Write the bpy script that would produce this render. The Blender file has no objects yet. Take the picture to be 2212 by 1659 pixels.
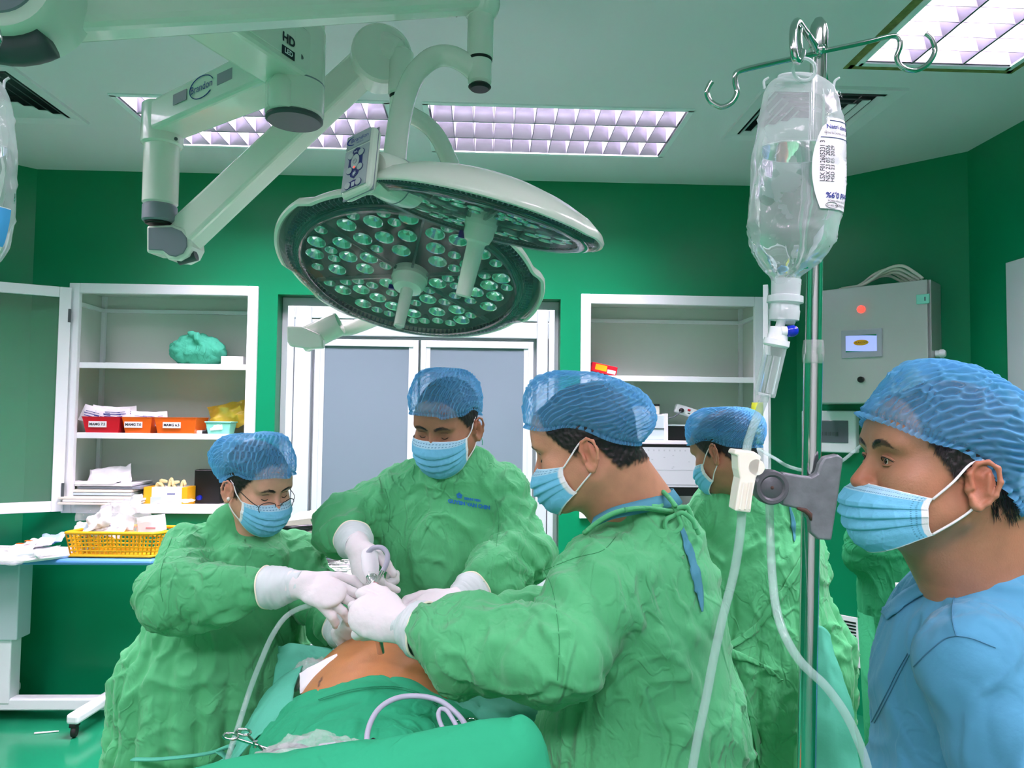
import bpy, bmesh, math, random
import numpy as np
from mathutils import Vector, Matrix
R = math.radians
random.seed(7)
SC = bpy.context.scene
COL = SC.collection

# ---------------------------------------------------------------- camera
FPX, CX, CY = 1600.0, 1106.0, 829.5
_yaw, _pit, _rol = R(2.0), R(2.65), 0.012
CAMP = np.array([0.0, 0.0, 1.6])
_f = np.array([math.sin(_yaw)*math.cos(_pit), math.cos(_yaw)*math.cos(_pit), math.sin(_pit)])
_r0 = np.array([math.cos(_yaw), -math.sin(_yaw), 0.0]); _u0 = np.cross(_r0, _f)
_r = _r0*math.cos(_rol)+_u0*math.sin(_rol); _u = -_r0*math.sin(_rol)+_u0*math.cos(_rol)
cd = bpy.data.cameras.new('camera'); cam = bpy.data.objects.new('camera', cd); COL.objects.link(cam)
cd.sensor_fit = 'HORIZONTAL'; cd.sensor_width = 36.0; cd.lens = FPX/2212*36.0
cd.clip_start = 0.02; cd.clip_end = 60
cam.matrix_world = Matrix(((_r[0], _u[0], -_f[0], CAMP[0]), (_r[1], _u[1], -_f[1], CAMP[1]),
                           (_r[2], _u[2], -_f[2], CAMP[2]), (0, 0, 0, 1)))
SC.camera = cam
def P(px, py, d):
    return CAMP + d*(_f + _r*(px-CX)/FPX + _u*(CY-py)/FPX)
# ---------------------------------------------------------------- world, exposure
w = bpy.data.worlds.new('room_air'); SC.world = w; w.use_nodes = True
w.node_tree.nodes['Background'].inputs[0].default_value = (0.75, 0.85, 0.82, 1)
w.node_tree.nodes['Background'].inputs[1].default_value = 0.05
vs = SC.view_settings
vs.view_transform = 'Standard'; vs.look = 'None'; vs.gamma = 1.0; vs.use_curve_mapping = False
vs.exposure = 0.4
LAMP_W = 135.0        # back row luminaires
LAMP_SIDE = 120.0    # side luminaires; the unseen ones are added fill
LAMP_REAR = 118.0    # unseen row behind the viewer, added as frontal fill
# ---------------------------------------------------------------- materials
def lin(c):
    return tuple((x/255/12.92 if x/255 <= 0.04045 else ((x/255+0.055)/1.055)**2.4) for x in c)
MATS = {}
def cloth_bump(m, d1=.010, s1=9.0, d2=.0012, s2=60.0):
    """long sharp creases where smooth noise crosses its mean, over a fine weave"""
    nt = m.node_tree; N = nt.nodes; L = nt.links; b = N['Principled BSDF']; tc = N.new('ShaderNodeTexCoord')
    def nz(scale, rot, st, dist, det):
        mp = N.new('ShaderNodeMapping'); mp.inputs['Rotation'].default_value = rot; mp.inputs['Scale'].default_value = st
        L.new(tc.outputs['Object'], mp.inputs['Vector'])
        z = N.new('ShaderNodeTexNoise'); z.inputs['Scale'].default_value = scale; z.inputs['Detail'].default_value = det; z.inputs['Distortion'].default_value = dist
        L.new(mp.outputs['Vector'], z.inputs['Vector']); return z.outputs['Fac']
    def math_(op, a, b_=None, c=None):
        k = N.new('ShaderNodeMath'); k.operation = op
        for i, v in enumerate((a, b_, c)):
            if v is None: continue
            if isinstance(v, (int, float)): k.inputs[i].default_value = v
            else: L.new(v, k.inputs[i])
        return k.outputs[0]
    def crease(f, w_):
        q = math_('ABSOLUTE', math_('SUBTRACT', f, .5)); mr = N.new('ShaderNodeMapRange'); mr.interpolation_type = 'SMOOTHERSTEP'
        mr.inputs['From Min'].default_value = 0; mr.inputs['From Max'].default_value = w_; mr.inputs['To Min'].default_value = 1; mr.inputs['To Max'].default_value = 0
        L.new(q, mr.inputs['Value']); return mr.outputs['Result']
    h1 = crease(nz(s1*.55, (.4, .6, .2), (1, 1, .5), .5, 1.5), .075); h2 = crease(nz(s1, (-.5, .3, .9), (1, .7, .6), .7, 2), .07); h3 = crease(nz(s1*1.9, (.9, -.4, .3), (1, 1, .7), .6, 2), .08)
    msk = math_('MULTIPLY_ADD', nz(s1*.45, (0, 0, 0), (1, 1, 1), 0, 1), 3.2, -1.1); msk = math_('MINIMUM', math_('MAXIMUM', msk, .08), 1.0)
    soft = nz(s1*.8, (.2, .1, .4), (1, 1, .6), .8, 3)
    tot = math_('ADD', math_('MULTIPLY', h1, .9), math_('ADD', math_('MULTIPLY', math_('MULTIPLY', h2, msk), .75), math_('MULTIPLY', math_('MULTIPLY', h3, msk), .38)))
    tot = math_('ADD', tot, math_('MULTIPLY', soft, 1.6))
    z2 = N.new('ShaderNodeTexNoise'); z2.inputs['Scale'].default_value = s2; z2.inputs['Detail'].default_value = 4; L.new(tc.outputs['Object'], z2.inputs['Vector'])
    b1 = N.new('ShaderNodeBump'); b1.inputs['Distance'].default_value = d1; b2 = N.new('ShaderNodeBump'); b2.inputs['Distance'].default_value = d2
    L.new(z2.outputs['Fac'], b2.inputs['Height']); L.new(tot, b1.inputs['Height']); L.new(b2.outputs['Normal'], b1.inputs['Normal']); L.new(b1.outputs['Normal'], b.inputs['Normal'])
    return m
def mat(name, rgb, rough=0.5, metal=0.0, spec=0.5, coat=0.0, trans=0.0, ior=1.45, alpha=1.0, emit=None, es=1.0,
        bump=0.0, bscale=80.0, bdetail=4.0, bstretch=None, var=0.0, vscale=6.0, attr=None, sss=0.0, sheen=0.0, srgb=True, aniso=None):
    m = bpy.data.materials.new(name); m.use_nodes = True; nt = m.node_tree; N = nt.nodes; L = nt.links
    b = N['Principled BSDF']; I = b.inputs
    c = lin(rgb) if srgb else rgb
    I['Base Color'].default_value = (*c, 1)
    I['Roughness'].default_value = rough; I['Metallic'].default_value = metal
    I['Specular IOR Level'].default_value = spec; I['IOR'].default_value = ior
    I['Coat Weight'].default_value = coat; I['Transmission Weight'].default_value = trans
    I['Alpha'].default_value = alpha
    if sheen: I['Sheen Weight'].default_value = sheen
    if sss:
        I['Subsurface Weight'].default_value = sss; I['Subsurface Radius'].default_value = (0.012, 0.005, 0.003)
        I['Subsurface Scale'].default_value = 0.6
    if emit is not None:
        I['Emission Color'].default_value = (*lin(emit), 1); I['Emission Strength'].default_value = es
    tc = None
    def coords(stretch):
        nonlocal tc
        if tc is None: tc = N.new('ShaderNodeTexCoord')
        if stretch is None: return tc.outputs['Object']
        mp = N.new('ShaderNodeMapping'); mp.inputs['Scale'].default_value = stretch
        L.new(tc.outputs['Object'], mp.inputs['Vector']); return mp.outputs['Vector']
    colout = None
    if attr:
        at = N.new('ShaderNodeAttribute'); at.attribute_name = attr; colout = at.outputs['Color']
        L.new(colout, I['Base Color'])
    if var:
        nz = N.new('ShaderNodeTexNoise'); nz.inputs['Scale'].default_value = vscale; nz.inputs['Detail'].default_value = 5
        L.new(coords(None), nz.inputs['Vector'])
        hs = N.new('ShaderNodeHueSaturation')
        mr = N.new('ShaderNodeMapRange'); mr.inputs['From Min'].default_value = 0.3; mr.inputs['From Max'].default_value = 0.7
        mr.inputs['To Min'].default_value = 1-var; mr.inputs['To Max'].default_value = 1+var
        L.new(nz.outputs['Fac'], mr.inputs['Value']); L.new(mr.outputs['Result'], hs.inputs['Value'])
        if colout: L.new(colout, hs.inputs['Color'])
        else: hs.inputs['Color'].default_value = (*c, 1)
        L.new(hs.outputs['Color'], I['Base Color'])
    if bump:
        nz = N.new('ShaderNodeTexNoise'); nz.inputs['Scale'].default_value = bscale; nz.inputs['Detail'].default_value = bdetail
        L.new(coords(bstretch), nz.inputs['Vector'])
        bp = N.new('ShaderNodeBump'); bp.inputs['Strength'].default_value = 1.0; bp.inputs['Distance'].default_value = bump
        L.new(nz.outputs['Fac'], bp.inputs['Height']); L.new(bp.outputs['Normal'], I['Normal'])
    MATS[name] = m
    return m

M_wall = mat('green_enamel_wall', (2, 128, 84), rough=0.30, spec=0.5, bump=0.0012, bscale=5.0, bdetail=2, var=0.05, vscale=1.5)
M_ceil = mat('painted_ceiling', (220, 216, 222), rough=0.75, var=0.03, vscale=1.2, bump=0.0006, bscale=30)
M_floor = mat('green_vinyl_floor', (24, 122, 84), rough=0.16, spec=0.5, var=0.06, vscale=2.0, bump=0.0003, bscale=8)
M_white = mat('white_powder_coat', (232, 236, 240), rough=0.35, bump=0.0002, bscale=300)
M_arm = mat('ivory_medical_enamel', (232, 236, 226), rough=0.22, spec=0.5, coat=0.3)
M_armgrey = mat('grey_cover_plastic', (132, 138, 150), rough=0.4)
M_dark = mat('dark_grey_plastic', (70, 78, 82), rough=0.4)
M_black = mat('black_plastic', (14, 15, 17), rough=0.4)
M_chrome = mat('polished_steel', (205, 205, 205), rough=0.13, metal=1.0, bump=0.0002, bscale=60, bstretch=(1, 1, 0.05))
M_steel = mat('brushed_stainless', (196, 197, 197), rough=0.34, metal=0.6, bump=0.00015, bscale=40, bstretch=(1, 12, 12))
M_blade = mat('grey_louver_blade', (128, 126, 138), rough=0.35, metal=0.0)
M_alu = mat('mirror_aluminium_louver', (150, 152, 162), rough=0.22, metal=0.85)
M_tube = mat('fluorescent_tube_glow', (250, 248, 255), rough=0.4, emit=(255, 246, 255), es=1.6)
M_glass = mat('clear_pane_glass', (235, 245, 240), rough=0.02, alpha=0.05, spec=0.5)
M_doorpanel = mat('pale_blue_grey_door_panel', (108, 126, 136), rough=0.3, var=0.02, vscale=2)
M_doorframe = mat('anodised_aluminium_frame', (206, 216, 220), rough=0.3, metal=0.25)
M_cabin = mat('pale_laminate_interior', (206, 216, 208), rough=0.3)
M_skin = mat('skin', (190, 140, 110), rough=0.5, attr='Col', sss=0.12, bump=0.0004, bscale=350, var=0.05, vscale=40)
M_gown = mat('green_cotton_gown', (86, 178, 120), rough=0.85, spec=0.15, sheen=0.15, bump=0.0022, bscale=34, bdetail=6, var=0.03, vscale=3)
cloth_bump(M_gown, .0048, 10.0, .0008, 70)
M_drape = mat('teal_green_drape_cotton', (46, 160, 116), rough=0.85, spec=0.15, bump=0.0010, bscale=30, bdetail=6, var=0.03, vscale=4)
cloth_bump(M_drape, .0030, 8.0, .0006, 80)
M_drape2 = mat('pale_teal_drape', (84, 178, 150), rough=0.8, spec=0.2, bump=0.0012, bscale=40)
M_scrub = mat('blue_cotton_scrubs', (76, 142, 172), rough=0.85, spec=0.15, sheen=0.1, bump=0.0008, bscale=60, bdetail=6, var=0.03, vscale=4)
cloth_bump(M_scrub, .0024, 8.0, .0005, 90)
M_scrubteal = mat('teal_blue_scrubs', (76, 140, 158), rough=0.85, spec=0.1, bump=0.0008, bscale=60)
M_greenold = mat('faded_dark_green_cotton', (46, 138, 92), rough=0.9, spec=0.1, bump=0.0018, bscale=40, bdetail=6)
cloth_bump(M_greenold, .003, 11.0, .0010, 60)
M_glove = mat('white_latex', (226, 222, 224), rough=0.45, spec=0.4, sss=0.05, bump=0.0009, bscale=90, var=0.02)
M_glovecuff = mat('pale_latex_over_cuff', (206, 218, 218), rough=0.45, spec=0.4, bump=0.0012, bscale=60)
M_rim = mat('cream_latex_rim', (240, 236, 214), rough=0.5)
M_mask = mat('blue_nonwoven_mask', (120, 196, 228), rough=0.85, spec=0.1, bump=0.0003, bscale=500, attr='Col')
M_loop = mat('white_elastic', (240, 240, 240), rough=0.8)
M_hair = mat('black_hair', (22, 18, 18), rough=0.45, bump=0.002, bscale=120, bstretch=(1, 1, 0.2))
M_wire = mat('thin_dark_metal', (60, 62, 64), rough=0.3, metal=0.9)
M_pearl = mat('pearl', (240, 236, 228), rough=0.2, coat=0.5)
M_eyew = mat('eye_white', (225, 215, 208), rough=0.15)
M_iris = mat('dark_brown_iris', (34, 20, 14), rough=0.08)
M_paper = mat('white_paper', (232, 232, 236), rough=0.8, bump=0.0006, bscale=60)
M_yellow = mat('yellow_plastic', (232, 172, 22), rough=0.4)
M_orange = mat('orange_plastic', (240, 104, 26), rough=0.35)
M_red = mat('red_plastic', (206, 24, 44), rough=0.35)
M_mint = mat('mint_plastic', (128, 214, 192), rough=0.4)
M_ink = mat('blue_ink', (42, 60, 140), rough=0.7)
M_inkblack = mat('black_ink', (30, 32, 44), rough=0.7)
M_inklogo = mat('bright_blue_print', (34, 118, 190), rough=0.8)
M_navy = mat('navy_overlay', (28, 30, 108), rough=0.35)
M_panelgrey = mat('silver_keypad_overlay', (168, 174, 182), rough=0.35)
M_keygrey = mat('pale_key', (186, 190, 194), rough=0.3)
M_redled = mat('red_led', (255, 70, 60), rough=0.3, emit=(255, 60, 50), es=2.0)
M_bluetable = mat('blue_table_edge', (92, 150, 212), rough=0.4)
M_tablegrey = mat('pale_blue_grey_enamel', (186, 204, 208), rough=0.4)
M_cream = mat('cream_plastic', (222, 220, 208), rough=0.4)
M_rubber = mat('black_rubber', (28, 26, 26), rough=0.6)
M_screen = mat('lit_monitor', (150, 154, 160), rough=0.3, emit=(226, 230, 240), es=0.26)
M_screenblue = mat('lit_lavender_screen', (150, 160, 235), rough=0.2, emit=(150, 165, 240), es=0.7)
M_limeyel = mat('translucent_yellow_bag', (206, 180, 60), rough=0.3, spec=0.6)
M_siltube = mat('clear_silicone_tube', (178, 210, 204), rough=0.15, alpha=0.36, spec=0.6)
M_greycable = mat('grey_silicone_cable', (170, 172, 190), rough=0.4)
M_darkcable = mat('dark_grey_cable', (92, 100, 108), rough=0.5)
M_castgrey = mat('worn_cast_metal', (126, 130, 136), rough=0.42, metal=0.55, bump=0.0006, bscale=120, var=0.18, vscale=60)
M_rust = mat('rust', (78, 58, 50), rough=0.9)
M_ivory = mat('ivory_translucent_plastic', (236, 234, 220), rough=0.35, sss=0.15)
M_bluecap = mat('deep_blue_plastic', (22, 44, 176), rough=0.2)

# plastic film / bag / cap materials built by mixing a transparent lobe
def film(name, rgb, fac, rough=0.08, bump=0.0, bscale=40, tint=(1, 1, 1), diff=None, trl=0.0, fres=0.0):
    m = bpy.data.materials.new(name); m.use_nodes = True; nt = m.node_tree; N = nt.nodes; L = nt.links
    b = N['Principled BSDF']; out = N['Material Output']
    b.inputs['Base Color'].default_value = (*lin(rgb), 1); b.inputs['Roughness'].default_value = rough
    tr = N.new('ShaderNodeBsdfTransparent'); tr.inputs['Color'].default_value = (*tint, 1)
    mx = N.new('ShaderNodeMixShader'); mx.inputs['Fac'].default_value = fac
    top = b.outputs['BSDF']
    if trl:
        t2 = N.new('ShaderNodeBsdfTranslucent'); t2.inputs['Color'].default_value = (*lin(rgb), 1)
        m2 = N.new('ShaderNodeMixShader'); m2.inputs['Fac'].default_value = trl
        L.new(top, m2.inputs[1]); L.new(t2.outputs[0], m2.inputs[2]); top = m2.outputs[0]
    if bump:
        tc = N.new('ShaderNodeTexCoord'); nz = N.new('ShaderNodeTexNoise'); nz.inputs['Scale'].default_value = bscale
        nz.inputs['Detail'].default_value = 5; nz.inputs['Distortion'].default_value = 1.2
        L.new(tc.outputs['Object'], nz.inputs['Vector'])
        bp = N.new('ShaderNodeBump'); bp.inputs['Distance'].default_value = bump
        L.new(nz.outputs['Fac'], bp.inputs['Height']); L.new(bp.outputs['Normal'], b.inputs['Normal'])
    if fres:
        lw = N.new('ShaderNodeLayerWeight'); lw.inputs['Blend'].default_value = 0.35
        mr = N.new('ShaderNodeMapRange'); mr.inputs['To Min'].default_value = fac; mr.inputs['To Max'].default_value = min(1, fac+fres)
        L.new(lw.outputs['Facing'], mr.inputs['Value']); L.new(mr.outputs['Result'], mx.inputs['Fac'])
    L.new(tr.outputs[0], mx.inputs[1]); L.new(top, mx.inputs[2]); L.new(mx.outputs[0], out.inputs['Surface'])
    MATS[name] = m
    return m
M_cap = film('blue_crimped_nonwoven_cap', (110, 194, 242), 0.36, rough=0.8, trl=0.25, fres=0.58, tint=(0.85, 0.93, 1.0))
M_film = film('crinkled_clear_film', (235, 240, 240), 0.22, rough=0.10, bump=0.008, bscale=45)
M_lens = film('clear_polycarbonate_lens', (200, 214, 216), 0.03, rough=0.05, fres=0.12)
M_bag = film('clear_bag_plastic', (228, 238, 240), 0.20, rough=0.06, fres=0.5, bump=0.002, bscale=22)
M_cupglass = film('clear_polypropylene', (225, 236, 238), 0.5, rough=0.2, fres=0.3)
M_water = mat('saline_water', (246, 252, 252), rough=0.02, trans=1.0, ior=1.22)

# ---------------------------------------------------------------- object helpers
def tag(o, label=None, cat=None, group=None, kind=None):
    if label: o['label'] = label
    if cat: o['category'] = cat
    if group: o['group'] = group
    if kind: o['kind'] = kind
    return o
def thing(name, label, cat, loc=(0, 0, 0), group=None):
    o = bpy.data.objects.new(name, None); COL.objects.link(o); o.location = Vector(loc); o.empty_display_size = 0.05
    return tag(o, label, cat, group)
def par(o, p):
    if p is not None:
        o.parent = p
        o.matrix_parent_inverse = wmat(p).inverted()
    return o
def wmat(o):
    m = o.matrix_basis.copy()
    if o.parent: m = wmat(o.parent) @ o.matrix_parent_inverse @ m
    return m
def mesh_obj(name, V, Fc, m, parent=None, smooth=False, cols=None, bevel=0.0, bseg=2, sharp=None, solid=0.0, subs=0):
    me = bpy.data.meshes.new(name)
    me.from_pydata([tuple(map(float, v)) for v in V] if not isinstance(V, np.ndarray) else V.tolist(), [], Fc if isinstance(Fc, list) else Fc.tolist())
    mm = m if isinstance(m, (list, tuple)) else [m]
    for x in mm: me.materials.append(x)
    if smooth: me.shade_smooth()
    if sharp is not None: me.set_sharp_from_angle(angle=R(sharp))
    if cols is not None:
        a = me.color_attributes.new('Col', 'FLOAT_COLOR', 'POINT')
        c4 = np.ones((len(V), 4), np.float32); c4[:, :3] = cols
        a.data.foreach_set('color', c4.ravel())
    me.update()
    o = bpy.data.objects.new(name, me); COL.objects.link(o)
    if solid:
        md = o.modifiers.new('thickness', 'SOLIDIFY'); md.thickness = solid; md.offset = 0
    if bevel:
        md = o.modifiers.new('bevel', 'BEVEL'); md.width = bevel; md.segments = bseg; md.limit_method = 'ANGLE'; md.angle_limit = R(40)
        md.harden_normals = False
    if subs:
        md = o.modifiers.new('subdivision', 'SUBSURF'); md.levels = subs; md.render_levels = subs
    return par(o, parent)
def nrm(v):
    v = np.asarray(v, float); n = np.linalg.norm(v); return v/n if n > 1e-12 else v
def frame_from(z, xhint=(1, 0, 0)):
    z = nrm(z); x = np.asarray(xhint, float); x = x - z*np.dot(x, z)
    if np.linalg.norm(x) < 1e-4:
        x = np.array([0, 1, 0.]) - z*z[1]
    x = nrm(x); return np.column_stack([x, np.cross(z, x), z])
def catmull(pts, n=8, closed=False):
    pts = [np.asarray(p, float) for p in pts]; out = []
    m = len(pts); segs = m if closed else m-1
    for i in range(segs):
        if closed: a, b, c, d = pts[(i-1) % m], pts[i], pts[(i+1) % m], pts[(i+2) % m]
        else: a, b, c, d = pts[max(i-1, 0)], pts[i], pts[i+1], pts[min(i+2, m-1)]
        for k in range(n):
            t = k/n
            out.append(0.5*((2*b)+(-a+c)*t+(2*a-5*b+4*c-d)*t*t+(-a+3*b-3*c+d)*t**3))
    if not closed: out.append(pts[-1])
    return out
class MB:
    def __init__(s): s.v = []; s.f = []
    def add(s, V, Fc):
        o = len(s.v); s.v.extend([tuple(map(float, p)) for p in V]); s.f.extend([tuple(int(i)+o for i in q) for q in Fc]); return s
    def box(s, c, size, M=None):
        c = np.asarray(c, float); h = np.asarray(size, float)/2
        M = np.eye(3) if M is None else np.asarray(M)
        V = [c+M@(h*np.array(q)) for q in [(-1,-1,-1),(1,-1,-1),(1,1,-1),(-1,1,-1),(-1,-1,1),(1,-1,1),(1,1,1),(-1,1,1)]]
        return s.add(V, [(0,3,2,1),(4,5,6,7),(0,1,5,4),(1,2,6,5),(2,3,7,6),(3,0,4,7)])
    def bx(s, x0, x1, y0, y1, z0, z1):
        return s.box(((x0+x1)/2, (y0+y1)/2, (z0+z1)/2), (x1-x0, y1-y0, z1-z0))
    def tube(s, path, r, n=12, cap=True, flat=None, up=None, closed=False):
        path = [np.asarray(p, float) for p in path]; m = len(path)
        rr = r if hasattr(r, '__len__') else [r]*m
        T = []
        for i in range(m):
            if closed: t = path[(i+1) % m]-path[(i-1) % m]
            else: t = path[min(i+1, m-1)]-path[max(i-1, 0)]
            T.append(nrm(t))
        x = np.asarray(up, float) if up is not None else (np.array([0, 0, 1.]) if abs(T[0][2]) < 0.9 else np.array([1., 0, 0]))
        V = []
        for i in range(m):
            x = x-T[i]*np.dot(x, T[i]); x = nrm(x); y = np.cross(T[i], x)
            for k in range(n):
                a = 2*math.pi*k/n
                V.append(path[i]+rr[i]*(math.cos(a)*x*(flat or 1.0)+math.sin(a)*y))
        Fc = []
        for i in range(m if closed else m-1):
            j = (i+1) % m
            for k in range(n):
                l = (k+1) % n
                Fc.append((i*n+k, i*n+l, j*n+l, j*n+k))
        if cap and not closed:
            Fc.append(tuple(range(n-1, -1, -1))); Fc.append(tuple((m-1)*n+k for k in range(n)))
        return s.add(V, Fc)
    def lathe(s, prof, c=(0, 0, 0), axis=(0, 0, 1), n=24, xhint=(1, 0, 0), sx=1.0, sy=1.0):
        A = frame_from(axis, xhint); c = np.asarray(c, float); V = []; Fc = []
        for (r, z) in prof:
            for k in range(n):
                a = 2*math.pi*k/n
                V.append(c+A@np.array([r*math.cos(a)*sx, r*math.sin(a)*sy, z]))
        for i in range(len(prof)-1):
            for k in range(n):
                l = (k+1) % n
                Fc.append((i*n+k, i*n+l, (i+1)*n+l, (i+1)*n+k))
        if prof[0][0] > 1e-6: Fc.append(tuple(range(n-1, -1, -1)))
        if prof[-1][0] > 1e-6: Fc.append(tuple((len(prof)-1)*n+k for k in range(n)))
        return s.add(V, Fc)
    def ball(s, c, r, M=None, nu=16, nv=10):
        r = np.asarray(r if hasattr(r, '__len__') else (r, r, r), float); M = np.eye(3) if M is None else np.asarray(M)
        V = []; Fc = []; c = np.asarray(c, float)
        for i in range(nv+1):
            p = math.pi*i/nv
            for k in range(nu):
                a = 2*math.pi*k/nu
                V.append(c+M@(r*np.array([math.sin(p)*math.cos(a), math.sin(p)*math.sin(a), -math.cos(p)])))
        for i in range(nv):
            for k in range(nu):
                l = (k+1) % nu
                Fc.append((i*nu+k, i*nu+l, (i+1)*nu+l, (i+1)*nu+k))
        return s.add(V, Fc)
    def prism(s, poly, vec):
        poly = [np.asarray(p, float) for p in poly]; n = len(poly); vec = np.asarray(vec, float)
        V = poly+[p+vec for p in poly]
        Fc = [tuple(range(n-1, -1, -1)), tuple(range(n, 2*n))]+[(i, (i+1) % n, n+(i+1) % n, n+i) for i in range(n)]
        return s.add(V, Fc)
    def grid(s, G, closed_u=False, flip=False):
        G = np.asarray(G, float); a, b = G.shape[:2]; Fc = []
        for i in range(a-1):
            for k in range(b if closed_u else b-1):
                l = (k+1) % b
                q = (i*b+k, i*b+l, (i+1)*b+l, (i+1)*b+k)
                Fc.append(q[::-1] if flip else q)
        return s.add(G.reshape(-1, 3), Fc)
    def build(s, name, m, parent=None, **kw):
        return mesh_obj(name, s.v, s.f, m, parent, **kw)
def text_geo(txt, size, map_fn, align='CENTER', bold=0.0):
    """flat lettering as mesh; map_fn takes (x,y) in metres to a 3-D point"""
    cu = bpy.data.curves.new('lettering', 'FONT'); cu.body = txt; cu.size = size; cu.align_x = align; cu.align_y = 'CENTER'
    cu.resolution_u = 3; cu.offset = bold
    o = bpy.data.objects.new('lettering', cu); COL.objects.link(o)
    bpy.context.view_layer.update()
    me = bpy.data.meshes.new_from_object(o.evaluated_get(bpy.context.evaluated_depsgraph_get()))
    V = [map_fn(v.co.x, v.co.y) for v in me.vertices]; Fc = [tuple(p.vertices) for p in me.polygons]
    bpy.data.objects.remove(o); bpy.data.meshes.remove(me); bpy.data.curves.remove(cu)
    return V, Fc
def plane_map(c, ux, uy):
    c = np.asarray(c, float); ux = nrm(ux); uy = nrm(uy)
    return lambda x, y: c+ux*x+uy*y
def copy_tree(o, parent=None, off=None):
    c = o.copy(); COL.objects.link(c); c.parent = parent
    if parent is not None: c.matrix_parent_inverse = o.matrix_parent_inverse.copy()
    for ch in [x for x in bpy.data.objects if x.parent == o]: copy_tree(ch, c)
    return c
def patch(ctrl, nu=8, nv=8):
    """smooth sheet through a grid of control points"""
    rows = [catmull(r, nu) for r in ctrl]
    cols = list(zip(*rows))
    out = [catmull(c, nv) for c in cols]
    return np.array(out).transpose(1, 0, 2)
def rect_cells(x0, x1, y0, y1, holes):
    xs = sorted({x0, x1, *[h[0] for h in holes], *[h[1] for h in holes]}); ys = sorted({y0, y1, *[h[2] for h in holes], *[h[3] for h in holes]})
    for i in range(len(xs)-1):
        for j in range(len(ys)-1):
            mx, my = (xs[i]+xs[i+1])/2, (ys[j]+ys[j+1])/2
            if not any(h[0] < mx < h[1] and h[2] < my < h[3] for h in holes): yield xs[i], xs[i+1], ys[j], ys[j+1]
# ================================================================ ROOM SHELL
CEIL = 3.0; WB = 4.30; XL, XR = -3.22, 2.46; YF = -2.6
CHX = 1.83          # back wall ends here on the right, then a 45 degree panel
CHL = -2.60
LUM = [(-1.66, -0.46, 3.25, 3.85), (-0.29, 0.91, 3.25, 3.85)]           # two in the back row (x0,x1,y0,y1)
LUMY = [(1.44, 2.04, 1.58, 2.78), (-2.80, -2.20, 1.58, 2.78), (1.44, 2.04, -0.6, 0.6), (-2.80, -2.20, -0.6, 0.6)]  # first one is in view, the others are added unseen as fill
LUMB = [(-1.66, -0.46, -1.5, -0.9), (-0.29, 0.91, -1.5, -0.9)]  # pair added out of view to light the people from the front
VENT = [(1.15, 1.75, 2.98, 3.57), (-2.53, -1.93, 2.99, 3.58)]
holes = LUM+LUMY+LUMB+[(a+.03, b-.03, c+.03, d-.03) for a, b, c, d in VENT]
m = MB()
for x0, x1, y0, y1 in rect_cells(XL-.1, XR+.1, YF-.1, WB+.3, holes): m.add([(x0, y0, CEIL), (x0, y1, CEIL), (x1, y1, CEIL), (x1, y0, CEIL)], [(0, 1, 2, 3)])
tag(m.build('ceiling', M_ceil), kind='structure')
tag(MB().add([(XL-.1, YF-.1, 0), (XR+.1, YF-.1, 0), (XR+.1, WB+.3, 0), (XL-.1, WB+.3, 0)], [(0, 1, 2, 3)]).build('floor', M_floor), kind='structure')
CABL = (-2.37, -1.33, 1.06, 2.32); CABR = (0.56, 1.62, 1.05, 2.31); DOOR = (-1.21, 0.43, 0.0, 2.30)
m = MB()
for x0, x1, z0, z1 in rect_cells(CHL, CHX, 0, CEIL, [CABL, CABR, DOOR]): m.add([(x0, WB, z0), (x1, WB, z0), (x1, WB, z1), (x0, WB, z1)], [(0, 1, 2, 3)])
x0, x1, z0, z1 = DOOR; rd = 0.13
m.add([(x0, WB, z0), (x0, WB+rd, z0), (x0, WB+rd, z1), (x0, WB, z1)], [(0, 1, 2, 3)])
m.add([(x1, WB, z0), (x1, WB+rd, z0), (x1, WB+rd, z1), (x1, WB, z1)], [(3, 2, 1, 0)])
m.add([(x0, WB, z1), (x0, WB+rd, z1), (x1, WB+rd, z1), (x1, WB, z1)], [(0, 1, 2, 3)])
tag(m.build('wall_back', M_wall), kind='structure')
M_frontwall = mat('pale_tiled_wall', (206, 210, 208), rough=.4)
def wall(name, a, b):
    tag(MB().add([(*a, 0), (*b, 0), (*b, CEIL), (*a, CEIL)], [(0, 1, 2, 3)]).build(name, M_wall), kind='structure')
wall('wall_back_right', (CHX, WB), (XR, WB-(XR-CHX)))
wall('wall_back_left', (XL, WB-(CHL-XL)), (CHL, WB))
wall('wall_right', (XR, WB-(XR-CHX)), (XR, YF)); wall('wall_left', (XL, YF), (XL, WB-(CHL-XL)))
tag(MB().add([(XR, YF, 0), (XL, YF, 0), (XL, YF, CEIL), (XR, YF, CEIL)], [(0, 1, 2, 3)]).build('wall_front', M_frontwall), kind='structure')
# coved skirting line of the same vinyl
# ---------------------------------------------------------------- sliding door in the recess
def door_leaf(name, x0, x1, yb):
    o = MB().bx(x0, x1, yb, yb+.03, 0.02, 2.05).build(name, M_doorpanel, bevel=.003); tag(o, kind='structure')
    f = MB()
    for a, b in ((x0-.001, x0+.03), (x1-.03, x1+.001)): f.bx(a, b, yb-.012, yb+.001, .02, 2.05)
    f.bx(x0+.03, x1-.03, yb-.012, yb+.001, 2.01, 2.05)
    f.build('stile', M_doorframe, o, bevel=.002)
    f = MB()
    for a, b in ((x0+.03, x0+.055), (x1-.055, x1-.03)): f.bx(a, b, yb-.006, yb, .02, 2.01)
    f.build('gasket_strip', M_doorframe, o)
    return o
yb = WB+.055
door_leaf('door_1', -1.00, -0.40, yb); door_leaf('door_2', -0.385, 0.275, yb)
m = MB()
for a, b in ((-1.21+.05, -1.12), (-1.115, -1.02), (0.295, 0.36), (0.365, 0.40)): m.bx(a, b, WB+.03, WB+.10, 0, 2.24)
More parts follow.
